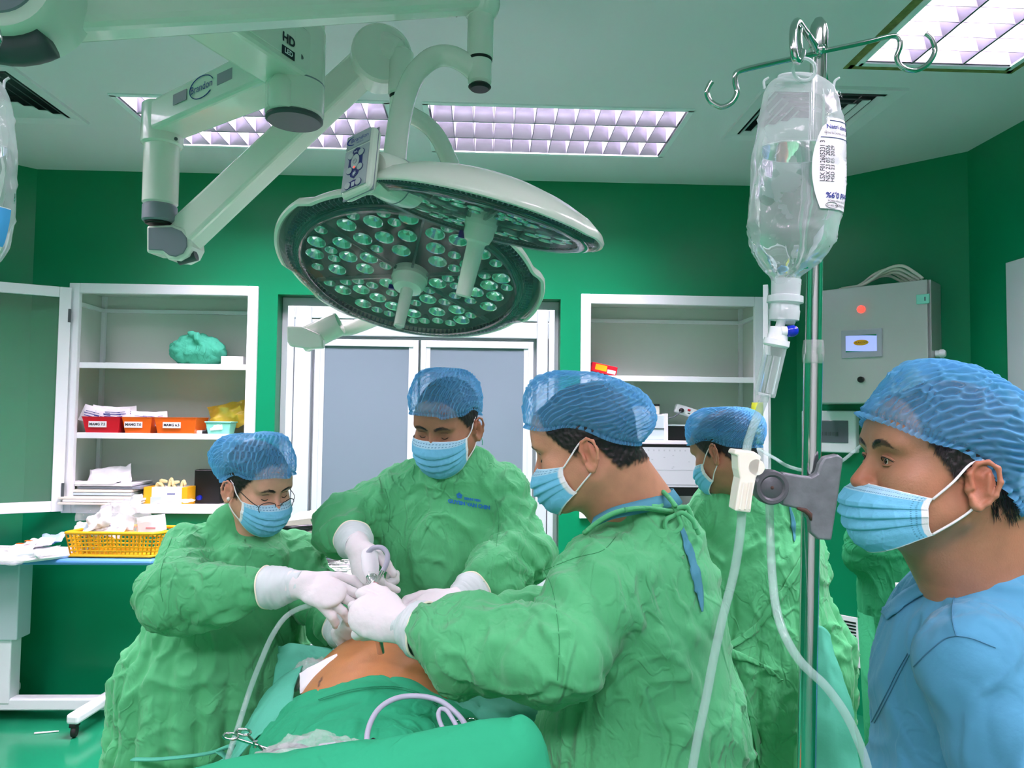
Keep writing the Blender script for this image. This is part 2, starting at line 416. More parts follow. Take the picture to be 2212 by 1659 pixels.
m.bx(-1.16, 0.40, WB+.035, WB+.10, 2.17, 2.24); m.bx(-1.16, 0.40, WB+.04, WB+.10, 2.07, 2.165)
m.bx(-1.21, 0.43, WB+.10, WB+.13, 0, 2.3)
tag(m.build('trim_1', M_doorframe, bevel=.004), kind='structure')
# ---------------------------------------------------------------- luminaires
M_housing = mat('grey_luminaire_pan', (120, 128, 132), rough=.5)
def luminaire(i, x0, x1, y0, y1, label, group):
    watt, spread = ((LAMP_W, 118) if i < 2 else (LAMP_SIDE, 168) if i < 6 else (LAMP_REAR, 172))  # wide spread lets the added unseen rows reach people frontally
    cx, cy = (x0+x1)/2, (y0+y1)/2; lx, ly = x1-x0, y1-y0; alongx = lx > ly
    L, W = (lx, ly) if alongx else (ly, lx)
    t = thing('ceiling_luminaire', label, 'ceiling light', (cx, cy, CEIL), group)
    def T(a, b, z):   # a along, b across
        return (cx+a, cy+b, CEIL+z) if alongx else (cx+b, cy+a, CEIL+z)
    def bxx(mb, a0, a1, b0, b1, z0, z1):
        p = T(a0, b0, z0); q = T(a1, b1, z1)
        return mb.bx(min(p[0], q[0]), max(p[0], q[0]), min(p[1], q[1]), max(p[1], q[1]), z0+CEIL, z1+CEIL)
    hb = MB(); H = .125; seen = i < 3; bh = .066 if seen else .03
    bxx(hb, -L/2, L/2, -W/2, W/2, H, H+.004)
    for s in (-1, 1):
        bxx(hb, -L/2, L/2, s*W/2-.002, s*W/2+.002, 0, H); bxx(hb, s*L/2-.002, s*L/2+.002, -W/2, W/2, 0, H)
    hb.build('housing', M_housing, t)
    fr = MB()
    for s in (-1, 1):
        bxx(fr, -L/2-.012, L/2+.012, s*W/2-.012, s*W/2+.012, -.006, .0); bxx(fr, s*L/2-.012, s*L/2+.012, -W/2, W/2, -.006, .0)
    fr.build('frame', M_white, t)
    nt_ = 3
    for k in range(nt_):
        b = (k-(nt_-1)/2)*W/nt_
        MB().tube([T(-L/2+.03, b, .088), T(L/2-.03, b, .088)], .013, 10).build('lamp_tube', M_tube, t, smooth=True)
    for k in range(nt_+1):
        b = (k-nt_/2)*W/nt_; h = .026 if 0 < k < nt_ else .012
        v = [T(-L/2+.004, b-.004, -.002), T(-L/2+.004, b+.004, -.002), T(-L/2+.004, b+h, bh), T(-L/2+.004, b-h, bh)]
        if k == 0: v = [T(-L/2+.004, b+.003, -.002), T(-L/2+.004, b+.008, -.002), T(-L/2+.004, b+.03, bh), T(-L/2+.004, b+.003, bh)]
        if k == nt_: v = [T(-L/2+.004, b-.008, -.002), T(-L/2+.004, b-.003, -.002), T(-L/2+.004, b-.003, bh), T(-L/2+.004, b-.03, bh)]
        d = np.array(T(L-.008, 0, 0))-np.array(T(0, 0, 0))
        MB().prism(v, d).build('reflector', M_alu, t)
    nb = 13
    for k in range(nb):
        a = -L/2+.02+(L-.04)*k/(nb-1)
        v = [T(a-.0015, -W/2+.006, .0), T(a+.0015, -W/2+.006, .0), T(a+.0075, -W/2+.006, bh-.004), T(a-.0075, -W/2+.006, bh-.004)]
        d = np.array(T(0, W-.012, 0))-np.array(T(0, 0, 0))
        MB().prism(v, d).build('louver_blade', M_blade, t)
    ld = bpy.data.lights.new('luminaire_light', 'AREA'); ld.shape = 'RECTANGLE'; ld.size = lx-.04; ld.size_y = ly-.04
    ld.energy = watt; ld.color = (1.0, 0.80, 0.95); ld.spread = R(spread)
    lo = bpy.data.objects.new('lamp_light', ld); COL.objects.link(lo); lo.location = (cx, cy, CEIL+.115); par(lo, t)
    return t
luminaire(0, *LUM[0], 'recessed louvered ceiling luminaire partly behind the surgical light arms', 'back row luminaires')
luminaire(1, *LUM[1], 'recessed louvered ceiling luminaire above the sliding door, right of the lamp yoke', 'back row luminaires')
luminaire(2, *LUMY[0], 'bright louvered ceiling luminaire with mouldy edge in the upper right corner', 'side luminaires')
luminaire(3, *LUMY[1], 'added louvered fill luminaire outside the view on the left', 'side luminaires')
luminaire(4, *LUMY[2], 'added louvered fill luminaire behind the viewer on the right', 'side luminaires')
luminaire(5, *LUMY[3], 'added louvered fill luminaire behind the viewer on the left', 'side luminaires')
luminaire(6, *LUMB[0], 'added louvered fill luminaire behind the viewer, left of the pair', 'added rear luminaires')
luminaire(7, *LUMB[1], 'added louvered fill luminaire behind the viewer, right of the pair', 'added rear luminaires')
# stained plaster edge round the near right luminaire
M_mould = mat('mouldy_plaster', (120, 120, 70), rough=0.9, var=0.3, vscale=30)
m = MB(); x0, x1, y0, y1 = LUMY[0]
for a in ((x0-.03, x1+.03, y1+.012, y1+.045), (x0-.045, x0-.012, y0, y1+.045), (x1+.012, x1+.04, y0, y1+.045)): m.bx(*a, CEIL-.002, CEIL+.001)
tag(m.build('trim_2', M_mould), kind='structure')
# ---------------------------------------------------------------- air diffusers
def diffuser(x0, x1, y0, y1, label):
    t = thing('air_diffuser', label, 'air vent', ((x0+x1)/2, (y0+y1)/2, CEIL), 'square ceiling air diffusers')
    def ring(o, i, zo, zi, name, mm):
        a = MB(); V = []
        for q, z in ((o, zo), (i, zi)):
            V += [(x0+q, y0+q, z), (x1-q, y0+q, z), (x1-q, y1-q, z), (x0+q, y1-q, z)]
        V2 = [(v[0], v[1], v[2]+.003) for v in V]
        Fc = [(k, (k+1) % 4, 4+(k+1) % 4, 4+k) for k in range(4)]
        a.add(V, Fc); a.add(V2, [f[::-1] for f in Fc])
        a.build(name, mm, t)
    ring(-.0, .055, CEIL-.012, CEIL-.004, 'outer_frame', M_ceil)
    ring(-.003, .0, CEIL+.0, CEIL-.012, 'rim', M_ceil)
    for k in range(5):
        o = .06+k*.042
        ring(o+.002, o+.022, CEIL-.010, CEIL+.003, 'louver_cone', M_ceil)
    MB().bx(x0+.045, x1-.045, y0+.045, y1-.045, CEIL+.10, CEIL+.105).build('backing', M_dark, t)
    m = MB()
    for a in ((x0+.03, x0+.033, y0+.03, y1-.03), (x1-.033, x1-.03, y0+.03, y1-.03), (x0+.03, x1-.03, y0+.03, y0+.033), (x0+.03, x1-.03, y1-.033, y1-.03)): m.bx(*a, CEIL, CEIL+.105)
    m.build('duct_collar', M_dark, t)
diffuser(*VENT[0], 'square white ceiling air diffuser behind the infusion bag')
diffuser(*VENT[1], 'square white ceiling air diffuser at the upper left edge')
# ================================================================ PEOPLE : distance fields meshed with surface nets
def hash3(i, j, k, seed):
    h = (i.astype(np.uint32)*np.uint32(374761393) + j.astype(np.uint32)*np.uint32(668265263) + k.astype(np.uint32)*np.uint32(2246822519) + np.uint32((seed*3266489917) & 0xffffffff))
    h = (h ^ (h >> np.uint32(13)))*np.uint32(1274126177); h = h ^ (h >> np.uint32(16))
    return (h & np.uint32(0xffff)).astype(np.float32)/65535.0
def vnoise(p, seed=0):
    p = np.asarray(p, np.float32); b = np.floor(p).astype(np.int64); f = p-b; f = f*f*f*(f*(f*6-15)+10)
    b = b & 0xffffff; out = 0
    for dx in (0, 1):
        wx = f[:, 0] if dx else 1-f[:, 0]
        for dy in (0, 1):
            wy = f[:, 1] if dy else 1-f[:, 1]
            for dz in (0, 1):
                wz = f[:, 2] if dz else 1-f[:, 2]
                out = out+wx*wy*wz*hash3(b[:, 0]+dx, b[:, 1]+dy, b[:, 2]+dz, seed)
    return out
_G = np.array([(1,1,0),(-1,1,0),(1,-1,0),(-1,-1,0),(1,0,1),(-1,0,1),(1,0,-1),(-1,0,-1),(0,1,1),(0,-1,1),(0,1,-1),(0,-1,-1),(1,1,0),(-1,1,0),(0,-1,1),(0,-1,-1)], np.float32)
def pnoise(p, seed=0):
    p = np.asarray(p, np.float32); b = np.floor(p).astype(np.int64); fr = (p-b).astype(np.float32); f = fr*fr*fr*(fr*(fr*6-15)+10)
    b = b & 0xffffff; out = 0
    for dx in (0, 1):
        wx = f[:, 0] if dx else 1-f[:, 0]
        for dy in (0, 1):
            wy = f[:, 1] if dy else 1-f[:, 1]
            for dz in (0, 1):
                wz = f[:, 2] if dz else 1-f[:, 2]
                g = _G[(hash3(b[:, 0]+dx, b[:, 1]+dy, b[:, 2]+dz, seed)*65535).astype(np.int64) & 15]
                out = out+wx*wy*wz*(g[:, 0]*(fr[:, 0]-dx)+g[:, 1]*(fr[:, 1]-dy)+g[:, 2]*(fr[:, 2]-dz))
    return out
def fbm(p, oc=3, seed=0):
    s = 0; a = .5
    for o in range(oc): s = s+a*vnoise(np.asarray(p)*2**o, seed+o); a *= .5
    return s/(1-.5**oc)
def ridged(p, seed=0, w=.5): return np.clip(1-np.abs(pnoise(p, seed))/(w*.6), 0, 1)
def sstep(x, a, b): t = np.clip((x-a)/(b-a), 0, 1); return t*t*(3-2*t)
def smin(a, b, k):
    h = np.maximum(k-np.abs(a-b), 0)/k; return np.minimum(a, b)-h*h*k*.25
def smax(a, b, k): return -smin(-a, -b, k)
def axis_pts(lo, hi, coarse, fine):
    cuts = sorted({lo, hi, *[max(lo, min(hi, a)) for a, b, s in fine], *[max(lo, min(hi, b)) for a, b, s in fine]}); out = []
    for a, b in zip(cuts[:-1], cuts[1:]):
        if b-a < 1e-6: continue
        st = min([coarse]+[s for (u, v, s) in fine if u <= (a+b)/2 <= v])
        n = max(1, int(math.ceil((b-a)/st))); out += [a+(b-a)*k/n for k in range(n)]
    return np.array(out+[hi], np.float32)
class Field:
    def __init__(s, lo, hi, coarse, fine=()):
        s.ax = [axis_pts(lo[i], hi[i], coarse, [(f[0][i], f[1][i], f[2]) for f in fine]) for i in range(3)]
        s.F = np.full([len(a) for a in s.ax], .5, np.float32)
    def reg(s, lo, hi):
        sl = []
        for i in range(3):
            a = max(0, int(np.searchsorted(s.ax[i], lo[i]))-1); b = min(len(s.ax[i]), int(np.searchsorted(s.ax[i], hi[i]))+1); sl.append(slice(a, max(a+1, b)))
        X, Y, Z = s.ax[0][sl[0]][:, None, None], s.ax[1][sl[1]][None, :, None], s.ax[2][sl[2]][None, None, :]
        return tuple(sl), X, Y, Z
    def put(s, d, sl, k, cut=False):
        s.F[sl] = smax(s.F[sl], -d, k) if cut else smin(s.F[sl], d, k)
    def cap(s, a, b, ra, rb, k=.02, l=None, ky=1.0, cut=False, mg=.05):
        a = np.asarray(a, float); b = np.asarray(b, float); m = max(ra, rb)*max(1, ky)+mg
        sl, X, Y, Z = s.reg(np.minimum(a, b)-m, np.maximum(a, b)+m)
        ab = b-a; L2 = max(float(ab@ab), 1e-9)
        x, y, z = X-a[0], Y-a[1], Z-a[2]
        t = np.clip((x*ab[0]+y*ab[1]+z*ab[2])/L2, 0, 1)
        x = x-t*ab[0]; y = y-t*ab[1]; z = z-t*ab[2]
        if l is not None:
            u = nrm(ab) if L2 > 1e-8 else np.array([0, 0, 1.]); l = nrm(np.asarray(l, float)-u*np.dot(l, u)); dd = np.cross(u, l)
            pd = x*dd[0]+y*dd[1]+z*dd[2]; q = x*x+y*y+z*z-pd*pd+(pd/ky)**2
            d = (np.sqrt(np.maximum(q, 0))-(ra+(rb-ra)*t))*min(1, (1+ky)/2)
        else: d = np.sqrt(x*x+y*y+z*z)-(ra+(rb-ra)*t)
        s.put(d.astype(np.float32), sl, k, cut)
    def mesh(s):
        F = s.F; ins = F < 0; nx, ny, nz = F.shape
        c = ins[:-1, :-1, :-1].astype(np.int8)
        for dx, dy, dz in [(1,0,0),(0,1,0),(0,0,1),(1,1,0),(1,0,1),(0,1,1),(1,1,1)]: c = c+ins[dx:nx-1+dx, dy:ny-1+dy, dz:nz-1+dz]
        act = (c > 0) & (c < 8); I, J, K = np.nonzero(act); n = len(I)
        idx = np.full(act.shape, -1, np.int64); idx[I, J, K] = np.arange(n)
        P3 = np.zeros((n, 3)); cnt = np.zeros(n)
        cor = [(0,0,0),(1,0,0),(0,1,0),(1,1,0),(0,0,1),(1,0,1),(0,1,1),(1,1,1)]
        edges = [(0,1),(2,3),(4,5),(6,7),(0,2),(1,3),(4,6),(5,7),(0,4),(1,5),(2,6),(3,7)]
        vals = [F[I+a, J+b, K+e] for a, b, e in cor]
        X, Y, Z = s.ax
        pos = [np.column_stack([X[I+a], Y[J+b], Z[K+e]]) for a, b, e in cor]
        for a, b in edges:
            va, vb = vals[a], vals[b]; cr = (va < 0) != (vb < 0); t = va[cr]/(va[cr]-vb[cr])
            P3[cr] += pos[a][cr]+(pos[b][cr]-pos[a][cr])*t[:, None]; cnt[cr] += 1
        P3 /= np.maximum(cnt, 1)[:, None]
        faces = []
        for ax in range(3):
            sh = [slice(None)]*3; s0 = list(sh); s1 = list(sh); s0[ax] = slice(0, -1); s1[ax] = slice(1, None)
            a = ins[tuple(s0)]; b = ins[tuple(s1)]; ii = np.array(np.nonzero(a != b)).T
            o1, o2 = [(1, 2), (2, 0), (0, 1)][ax]
            ok = (ii[:, o1] > 0) & (ii[:, o2] > 0) & (ii[:, o1] < F.shape[o1]-1) & (ii[:, o2] < F.shape[o2]-1); ii = ii[ok]
            if not len(ii): continue
            def at(d1, d2):
                q = ii.copy(); q[:, o1] -= d1; q[:, o2] -= d2; return idx[q[:, 0], q[:, 1], q[:, 2]]
            quad = np.column_stack([at(1, 1), at(0, 1), at(0, 0), at(1, 0)])
            inside_first = a[ii[:, 0], ii[:, 1], ii[:, 2]]
            quad[~inside_first] = quad[~inside_first][:, ::-1]
            faces.append(quad)
        return P3, np.concatenate(faces)
def vnormals(V, Fq):
    n = np.cross(V[Fq[:, 2]]-V[Fq[:, 0]], V[Fq[:, 3]]-V[Fq[:, 1]]); N = np.zeros_like(V)
    for k in range(4):
        for c in range(3): N[:, c] += np.bincount(Fq[:, k], n[:, c], len(V))
    return N/np.maximum(np.linalg.norm(N, axis=1), 1e-12)[:, None]
def relax(V, Fq, it=1, lam=.5):
    e = np.concatenate([Fq[:, [0, 1]], Fq[:, [1, 2]], Fq[:, [2, 3]], Fq[:, [3, 0]]]); e = np.concatenate([e, e[:, ::-1]])
    deg = np.maximum(np.bincount(e[:, 0], minlength=len(V)), 1)
    for _ in range(it):
        A = np.column_stack([np.bincount(e[:, 0], V[e[:, 1], c], len(V)) for c in range(3)])/deg[:, None]
        V = V+lam*(A-V)
    return V
def head_frame(f2, pitch, roll=0.0):
    f = nrm([f2[0], f2[1], 0]); f = nrm(f*math.cos(R(pitch))+np.array([0, 0, -math.sin(R(pitch))]))
    x = nrm(np.cross(f, [0, 0, 1])); z = np.cross(x, f)
    if roll: x, z = x*math.cos(R(roll))+z*math.sin(R(roll)), z*math.cos(R(roll))-x*math.sin(R(roll))
    return np.column_stack([x, f, z])
def ell(x, y, z, c, r):
    a, b, e = (x-c[0])/r[0], (y-c[1])/r[1], (z-c[2])/r[2]
    k0 = np.sqrt(a*a+b*b+e*e); k1 = np.sqrt((a/r[0])**2+(b/r[1])**2+(e/r[2])**2)+1e-6
    return k0*(k0-1)/k1
def rcone(x, y, z, a, b, ra, rb):
    a = np.asarray(a, float); ab = np.asarray(b, float)-a; px, py, pz = x-a[0], y-a[1], z-a[2]
    t = np.clip((px*ab[0]+py*ab[1]+pz*ab[2])/(ab@ab), 0, 1)
    return np.sqrt((px-t*ab[0])**2+(py-t*ab[1])**2+(pz-t*ab[2])**2)-(ra+(rb-ra)*t)
EAR = [(.008, -.006), (.013, .012), (.006, .027), (-.006, .031), (-.017, .024), (-.021, .006), (-.017, -.012), (-.009, -.024), (-.001, -.032), (.006, -.027), (.009, -.018)]
def ear3(s, y, z, lift=0.0):   # ear plane to head frame
    return np.array([s*(.0765+lift+max(0, (.012-y))*.36), y-.008, z-.004])  # before the ear drop
def head_sdf(x, y, z, jowl=1.0, ear=True):
    d = ell(x, y, z, (0, -.014, .034), (.0765, .0965, .086))
    ax = np.abs(x)
    d = smin(d, ell(x, y, z, (0, .026, -.026), (.0665*jowl, .066, .088)), .03)
    d = smin(d, rcone(ax, y, z, (.052*jowl, .0, -.058), (.018, .070, -.098), .019, .020), .03)
    d = smin(d, ell(x, y, z, (0, .074, -.100), (.021, .018, .017)), .02)
    d = smin(d, ell(ax, y, z, (.042, .062, -.030), (.024, .024, .026)), .03)
    d = smin(d, ell(ax, y, z, (.028, .079, .023), (.027, .015, .010)), .016)
    d = smin(d, ell(x, y, z, (0, .070, .050), (.055, .026, .035)), .03)
    d = smax(d, -ell(ax, y, z, (.032, .104, .003), (.017, .017, .0125)), .014)
    d = smin(d, ell(ax, y, z, (.031, .0745, .001), (.0148, .0135, .0125)), .005)
    d = smin(d, rcone(x, y, z, (0, .086, .010), (0, .110, -.033), .0072, .0098), .012)
    d = smin(d, ell(ax, y, z, (.0115, .099, -.037), (.0085, .0115, .0085)), .008)
    d = smin(d, ell(x, y, z, (0, .090, -.064), (.024, .012, .014)), .012)
    if ear:
        th = R(20); u = ax-.0835; v = y+.013; z = z+.013; y = y+.004
        uu = u*math.cos(th)+v*math.sin(th); vv = -u*math.sin(th)+v*math.cos(th)
        e = ell(uu, vv, z, (-.002, .0, -.004), (.0046, .0175, .0275))
        e = smax(e, -ell(uu, vv, z, (.0070, .0040, -.006), (.0094, .0100, .0150)), .004)
        e = smax(e, -ell(uu, vv, z, (.0068, -.003, .014), (.0068, .0080, .0090)), .004)
        pts = [ear3(1, *q, lift=.005) for q in EAR]
        for a, b in zip(pts[:-1], pts[1:]): e = smin(e, rcone(ax, y, z, a, b, .0031, .0031), .0035)
        e = smin(e, ell(ax, y, z, (.0815, -.008, -.031), (.0045, .0075, .0085)), .006)
        e = smin(e, rcone(ax, y, z, (.0875, -.018, -.014), (.089, -.016, .010), .003, .0028), .004)
        e = smin(e, ell(ax, y, z, (.079, .004, -.012), (.004, .004, .0055)), .004)
        d = smin(d, e, .006)
    return d
SKIN = {}
def srgb_col(c): return np.array(lin(c))
class Person:
    def __init__(s, label, hc, f2, pitch, roll=0, hs=1.0, skin=(196, 146, 116), res=.0034, jowl=1.0, group=None, foot=None):
        s.hc = np.asarray(hc, float); s.H = head_frame(f2, pitch, roll); s.hs = hs; s.skin = skin; s.res = res; s.jowl = jowl
        s.root = thing('person', label, 'person', foot if foot is not None else (hc[0], hc[1], 0), group); s.limbs = []
    def h(s, x, y, z): return s.hc+s.H@(np.array([x, y, z])*s.hs)
    def body(s, neck, spine, lat, arms, legs, hairfn, extra=None, neck_r=(.056, .062)):
        """spine: list of (point, lateral radius, depth ratio) hips to shoulders"""
        allp = [q[0] for q in spine]+[s.hc]+[p for a in arms for p in a]+[p for l in legs for p in l]
        lo = np.min(allp, 0)-.25; hi = np.max(allp, 0)+.25; lo[2] = min(lo[2], -.02)
        r = .17*s.hs
        F = Field(lo, hi, .022, [(s.hc-r, s.hc+r, s.res)])
        for (a, ra, ky), (b, rb, _) in zip(spine[:-1], spine[1:]): F.cap(a, b, ra*.8, rb*.72, .06, lat, ky, mg=.1)
        for a in arms:
            rad = [.040, .036, .026, .03]
            for k in range(len(a)-1): F.cap(a[k], a[k+1], rad[k], rad[k+1], .04)
        for l in legs:
            rad = [.085, .058, .042, .04]
            for k in range(len(l)-1): F.cap(l[k], l[k+1], rad[k], rad[min(k+1, 3)], .03)
        nb = s.h(0, -.028, -.045)
        F.cap(nb, neck, neck_r[0], neck_r[1], .035)
        F.cap(s.h(0, .02, -.09), np.asarray(neck)+s.H[:, 1]*.02, .036, .045, .04)
        for e in (extra or []): F.cap(*e)
        sl, X, Y, Z = F.reg(s.hc-r, s.hc+r)
        dx, dy, dz = X-s.hc[0], Y-s.hc[1], Z-s.hc[2]; H = s.H
        x = ((dx*H[0, 0]+dy*H[1, 0]+dz*H[2, 0])/s.hs).astype(np.float32); y = ((dx*H[0, 1]+dy*H[1, 1]+dz*H[2, 1])/s.hs).astype(np.float32); z = ((dx*H[0, 2]+dy*H[1, 2]+dz*H[2, 2])/s.hs).astype(np.float32)
        F.put((head_sdf(x, y, z, s.jowl)*s.hs).astype(np.float32), sl, .022)
        V, Q = F.mesh(); V = relax(V, Q, 1, .4)
        L = ((V-s.hc)@s.H)/s.hs
        hair = hairfn(L) if hairfn else np.zeros(len(V))
        N = vnormals(V, Q); V = V+N*(hair*.004*(.4+.9*vnoise(V*240, 3)))[:, None]
        base = srgb_col(s.skin); C = np.tile(base, (len(V), 1))
        red = np.exp(-((np.abs(L[:, 0])-.085)/.02)**2-((L[:, 2]+.004)/.04)**2-((L[:, 1]+.012)/.03)**2)+np.exp(-(L[:, 0]/.02)**2-((L[:, 1]-.115)/.02)**2-((L[:, 2]+.035)/.02)**2)
        C = C*(1+np.clip(red, 0, 1)[:, None]*np.array([.10, -.16, -.14]))
        blot = fbm(V*45, 3, 9); C = C*(.90+.2*blot)[:, None]
        lidm = np.exp(-((np.abs(L[:, 0])-.031)/.016)**2-((L[:, 2]-.002)/.010)**2)*(L[:, 1] > .06); C = C*(1-.25*lidm)[:, None]
        axx = np.abs(L[:, 0]); bz = np.interp(axx, [.010, .022, .034, .046, .054], [.0185, .0235, .0260, .0235, .0175]); bt = np.interp(axx, [.008, .012, .03, .046, .055], [0, .0036, .0042, .0030, 0])
        brow = (L[:, 1] > .05)*sstep(bt*1.25-np.abs(L[:, 2]-bz)+.0014*(vnoise(V*700, 8)-.5), -.0008, .0012)*(bt > 0)*.88
        C = C*(1-brow[:, None])+brow[:, None]*srgb_col((44, 32, 28))
        C = C*(1-hair[:, None])+hair[:, None]*srgb_col((30, 26, 26))
        o = mesh_obj('body', V, Q, M_skin, s.root, smooth=True, cols=C); s.bodyo = o
        return o
    def brows(s, down=True, eyes=False):
        for sd in (-1, 1):
            pts = [s.h(sd*x, y, z) for x, y, z in ((.012, .0965, .020), (.022, .0975, .0255), (.034, .0935, .0275), (.045, .083, .0250), (.051, .074, .020))]
            MB().tube(catmull(pts, 4), [.0014, .0024, .0030, .0034, .0036, .0036, .0036, .0035, .0033, .0031, .0029, .0026, .0023, .0019, .0015, .0010, .0005], 8, flat=1.0).build('eyebrow', M_hair, s.root, smooth=True)
            if eyes: continue
            zz = -.0055
            pts = [s.h(sd*x, y, z) for x, y, z in ((.0185, .0845, -.002), (.025, .0875, zz), (.032, .0885, zz-.002), (.039, .0865, zz), (.0445, .081, -.001))]
            MB().tube(catmull(pts, 4), .0011, 6).build('eyelashes', M_hair, s.root, smooth=True)
            pts = [s.h(sd*x, y, z) for x, y, z in ((.0185, .0855, .006), (.025, .0885, .0095), (.032, .0890, .0105), (.039, .0870, .0095), (.0455, .080, .004))]
            MB().tube(catmull(pts, 4), .0005, 5).build('eyelid_crease', M_hair, s.root, smooth=True)
    def mask(s, top=-.012, chin=-.128, wide=1.0, seed=1, loops=(-1, 1), ear_top=(.0785, .0, .008), ear_bot=(.079, -.008, -.050), NU=97, NV=81, band=.13):
        u = np.linspace(-1, 1, NU); v = np.linspace(0, 1, NV); U, Vv = np.meshgrid(u, v)
        yc = np.interp(Vv, [0, .12, .28, .5, .72, .9, 1], [.1035, .119, .1285, .127, .119, .104, .086])
        hw = np.interp(Vv, [0, .5, 1], [.0735, .0735, .064])*wide*s.jowl**.5
        a = U*R(84); x = hw*np.sin(a)/math.sin(R(84)); ye = .018-.006*Vv
        y = ye+(yc-ye)*np.cos(a)**.58
        zt = top-.008*np.abs(U)**2; zb = chin+.040*np.abs(U)**1.7
        z = zt+(zb-zt)*Vv
        # pleats : three overlapping horizontal folds that die out at the bound edges
        for k, vp in enumerate((.36, .53, .70)):
            vv = Vv+.035*np.abs(U)**1.3*(1 if k == 0 else .3)
            st = sstep(vv, vp-.012, vp+.004)*(1-sstep(vv, vp+.004, vp+.15))*np.clip(1.15-np.abs(U)**3, 0, 1)
            y = y-.0042*st*np.cos(a*.8); x = x-.0030*st*np.sin(a)
        pts = np.stack([x, y, z], -1).reshape(-1, 3)
        nz = (fbm(pts*60+seed, 3, seed)-.5); fine = ridged(pts*np.array([50, 50, 24.])+seed, seed+4)**2
        pts = pts+np.column_stack([np.sin(a.ravel()), np.cos(a.ravel()), 0*nz])*((nz*.004+fine*.0012)*(1-.6*np.abs(U.ravel())))[:, None]
        W = s.hc+(pts*s.hs)@s.H.T
        C = np.tile(srgb_col((118, 196, 230)), (len(W), 1)); uu, vv = U.ravel(), Vv.ravel()
        edge = (np.abs(uu) > .955) | (vv > .985) | (vv < .012)
        top_ = (vv < band) & ~edge; C[top_] = srgb_col((168, 214, 234))
        stitch = (np.abs(vv-.045) < .006) | (np.abs(vv-.105) < .006); dots = (np.floor((uu+1)*(NU/4.0)) % 2 == 0)
        C[stitch & dots & ~edge] = srgb_col((66, 120, 160))
        st2 = ((np.abs(np.abs(uu)-.925) < .006) | (np.abs(np.abs(uu)-.885) < .006)) & (np.floor(vv*44) % 2 == 0); C[st2] = srgb_col((88, 150, 186))
        C[edge] = srgb_col((236, 238, 240))
        mo = mesh_obj('mask', W, MB().grid(W.reshape(NV, NU, 3)).f, M_mask, s.root, smooth=True, cols=C, solid=.0012)
        for sd in loops:
            k = NU-1 if sd > 0 else 0
            A = W.reshape(NV, NU, 3)[3, k]; B = W.reshape(NV, NU, 3)[NV-4, k]
            et = s.h(sd*ear_top[0], ear_top[1], ear_top[2]); eb = s.h(sd*ear_bot[0], ear_bot[1], ear_bot[2])
            out = s.H[:, 0]*sd*.004
            MB().tube(catmull([A, A*.5+et*.5+out, et, s.h(sd*.078, -.018, .016)], 6), .0017*s.hs, 8).build('ear_loop', M_loop, mo, smooth=True)
            MB().tube(catmull([B, B*.5+eb*.5+out, eb, s.h(sd*.076, -.02, -.03)], 6), .0017*s.hs, 8).build('ear_loop', M_loop, mo, smooth=True)
        return mo
    def cap(s, tau=22, cb=(0, -.010, .036), ax=.083, ay=.105, Hh=.108, puff=(0, -.02, 0), bulge=.10, seed=0, knot=None, sag=0.0, crumple=.006):
        NA, NS = 420, 96; n = np.array([0, -math.sin(R(tau)), math.cos(R(tau))]); fy = np.array([0, math.cos(R(tau)), math.sin(R(tau))])
        th = np.linspace(0, 2*math.pi, NA, endpoint=False); sp = np.linspace(0, 1, NS)
        phi = np.clip((sp-.05)/.95, 0, 1)*math.pi/2
        rho = np.cos(phi)**.66*(1+bulge*np.sin(np.clip(phi*1.35, 0, math.pi))**.8*1.1); hh = np.sin(phi)**.95*Hh
        lowr = sp < .05; rho[lowr] = 1.0+.02*np.cos(sp[lowr]/.05*math.pi)-.02; hh[lowr] = (sp[lowr]/.05-1)*.010
        S, T = np.meshgrid(sp, th, indexing='ij'); RH = rho[:, None]*np.ones_like(T); HHm = hh[:, None]*np.ones_like(T)
        w_ = np.sin(np.clip(S, 0, 1)*math.pi)**.8
        sq = lambda q: np.sign(q)*np.abs(q)**.86
        base = np.stack([ax*RH*sq(np.cos(T)), np.zeros_like(T), np.zeros_like(T)], -1)+(ay*RH*sq(np.sin(T)))[..., None]*fy+HHm[..., None]*n+np.array(cb)
        base = base+(w_*(.12+.88*np.clip(.5-.5*np.sin(T)*1.4+.25*S, 0, 1)))[..., None]*np.array(puff)+(w_*.010*np.clip(np.sin(T), 0, 1))[..., None]*fy
        if sag: base[..., 2] -= sag*w_*np.clip(-np.sin(T), 0, 1)**1.5
        side = np.exp(-(np.sin(T)/.38)**2)*np.clip(1-S*3.2, 0, 1); base[..., 2] += .020*side; base[..., 0] -= .009*side*np.sign(np.cos(T))
        rad = np.stack([np.cos(T), np.zeros_like(T), np.zeros_like(T)], -1)+np.sin(T)[..., None]*fy; rad = rad*(1-S[..., None]*.6)+n*S[..., None]*.8
        rad = rad/np.linalg.norm(rad, axis=-1, keepdims=True)
        fl = base.reshape(-1, 3)
        warp = (vnoise(fl*28+seed, seed)-.5).reshape(T.shape)
        # crimped rows: short pleats running up the cap, broken by seams across it
        rows = S*8.0+warp*1.5; rp = np.floor(rows); ph = hash3(rp.astype(np.int64).ravel(), rp.astype(np.int64).ravel()*0, rp.astype(np.int64).ravel()*0, seed).reshape(T.shape)*6.28
        pl = np.sin(T*52*(1-.45*S)+warp*7+ph); env = np.clip(np.abs(np.sin(rows*math.pi))*1.6, 0, 1)*sstep(S, .05, .12)*(1-sstep(S, .82, .95))
        cr = .0032*pl*env+.0016*(1-env)
        cr = cr+.0030*np.sin(T*70+warp*12)*(1-sstep(S, .02, .10))
        big = (fbm(fl*np.array([14, 14, 14.])+seed*3.1, 3, seed+2)-.5).reshape(T.shape)*crumple*2*w_
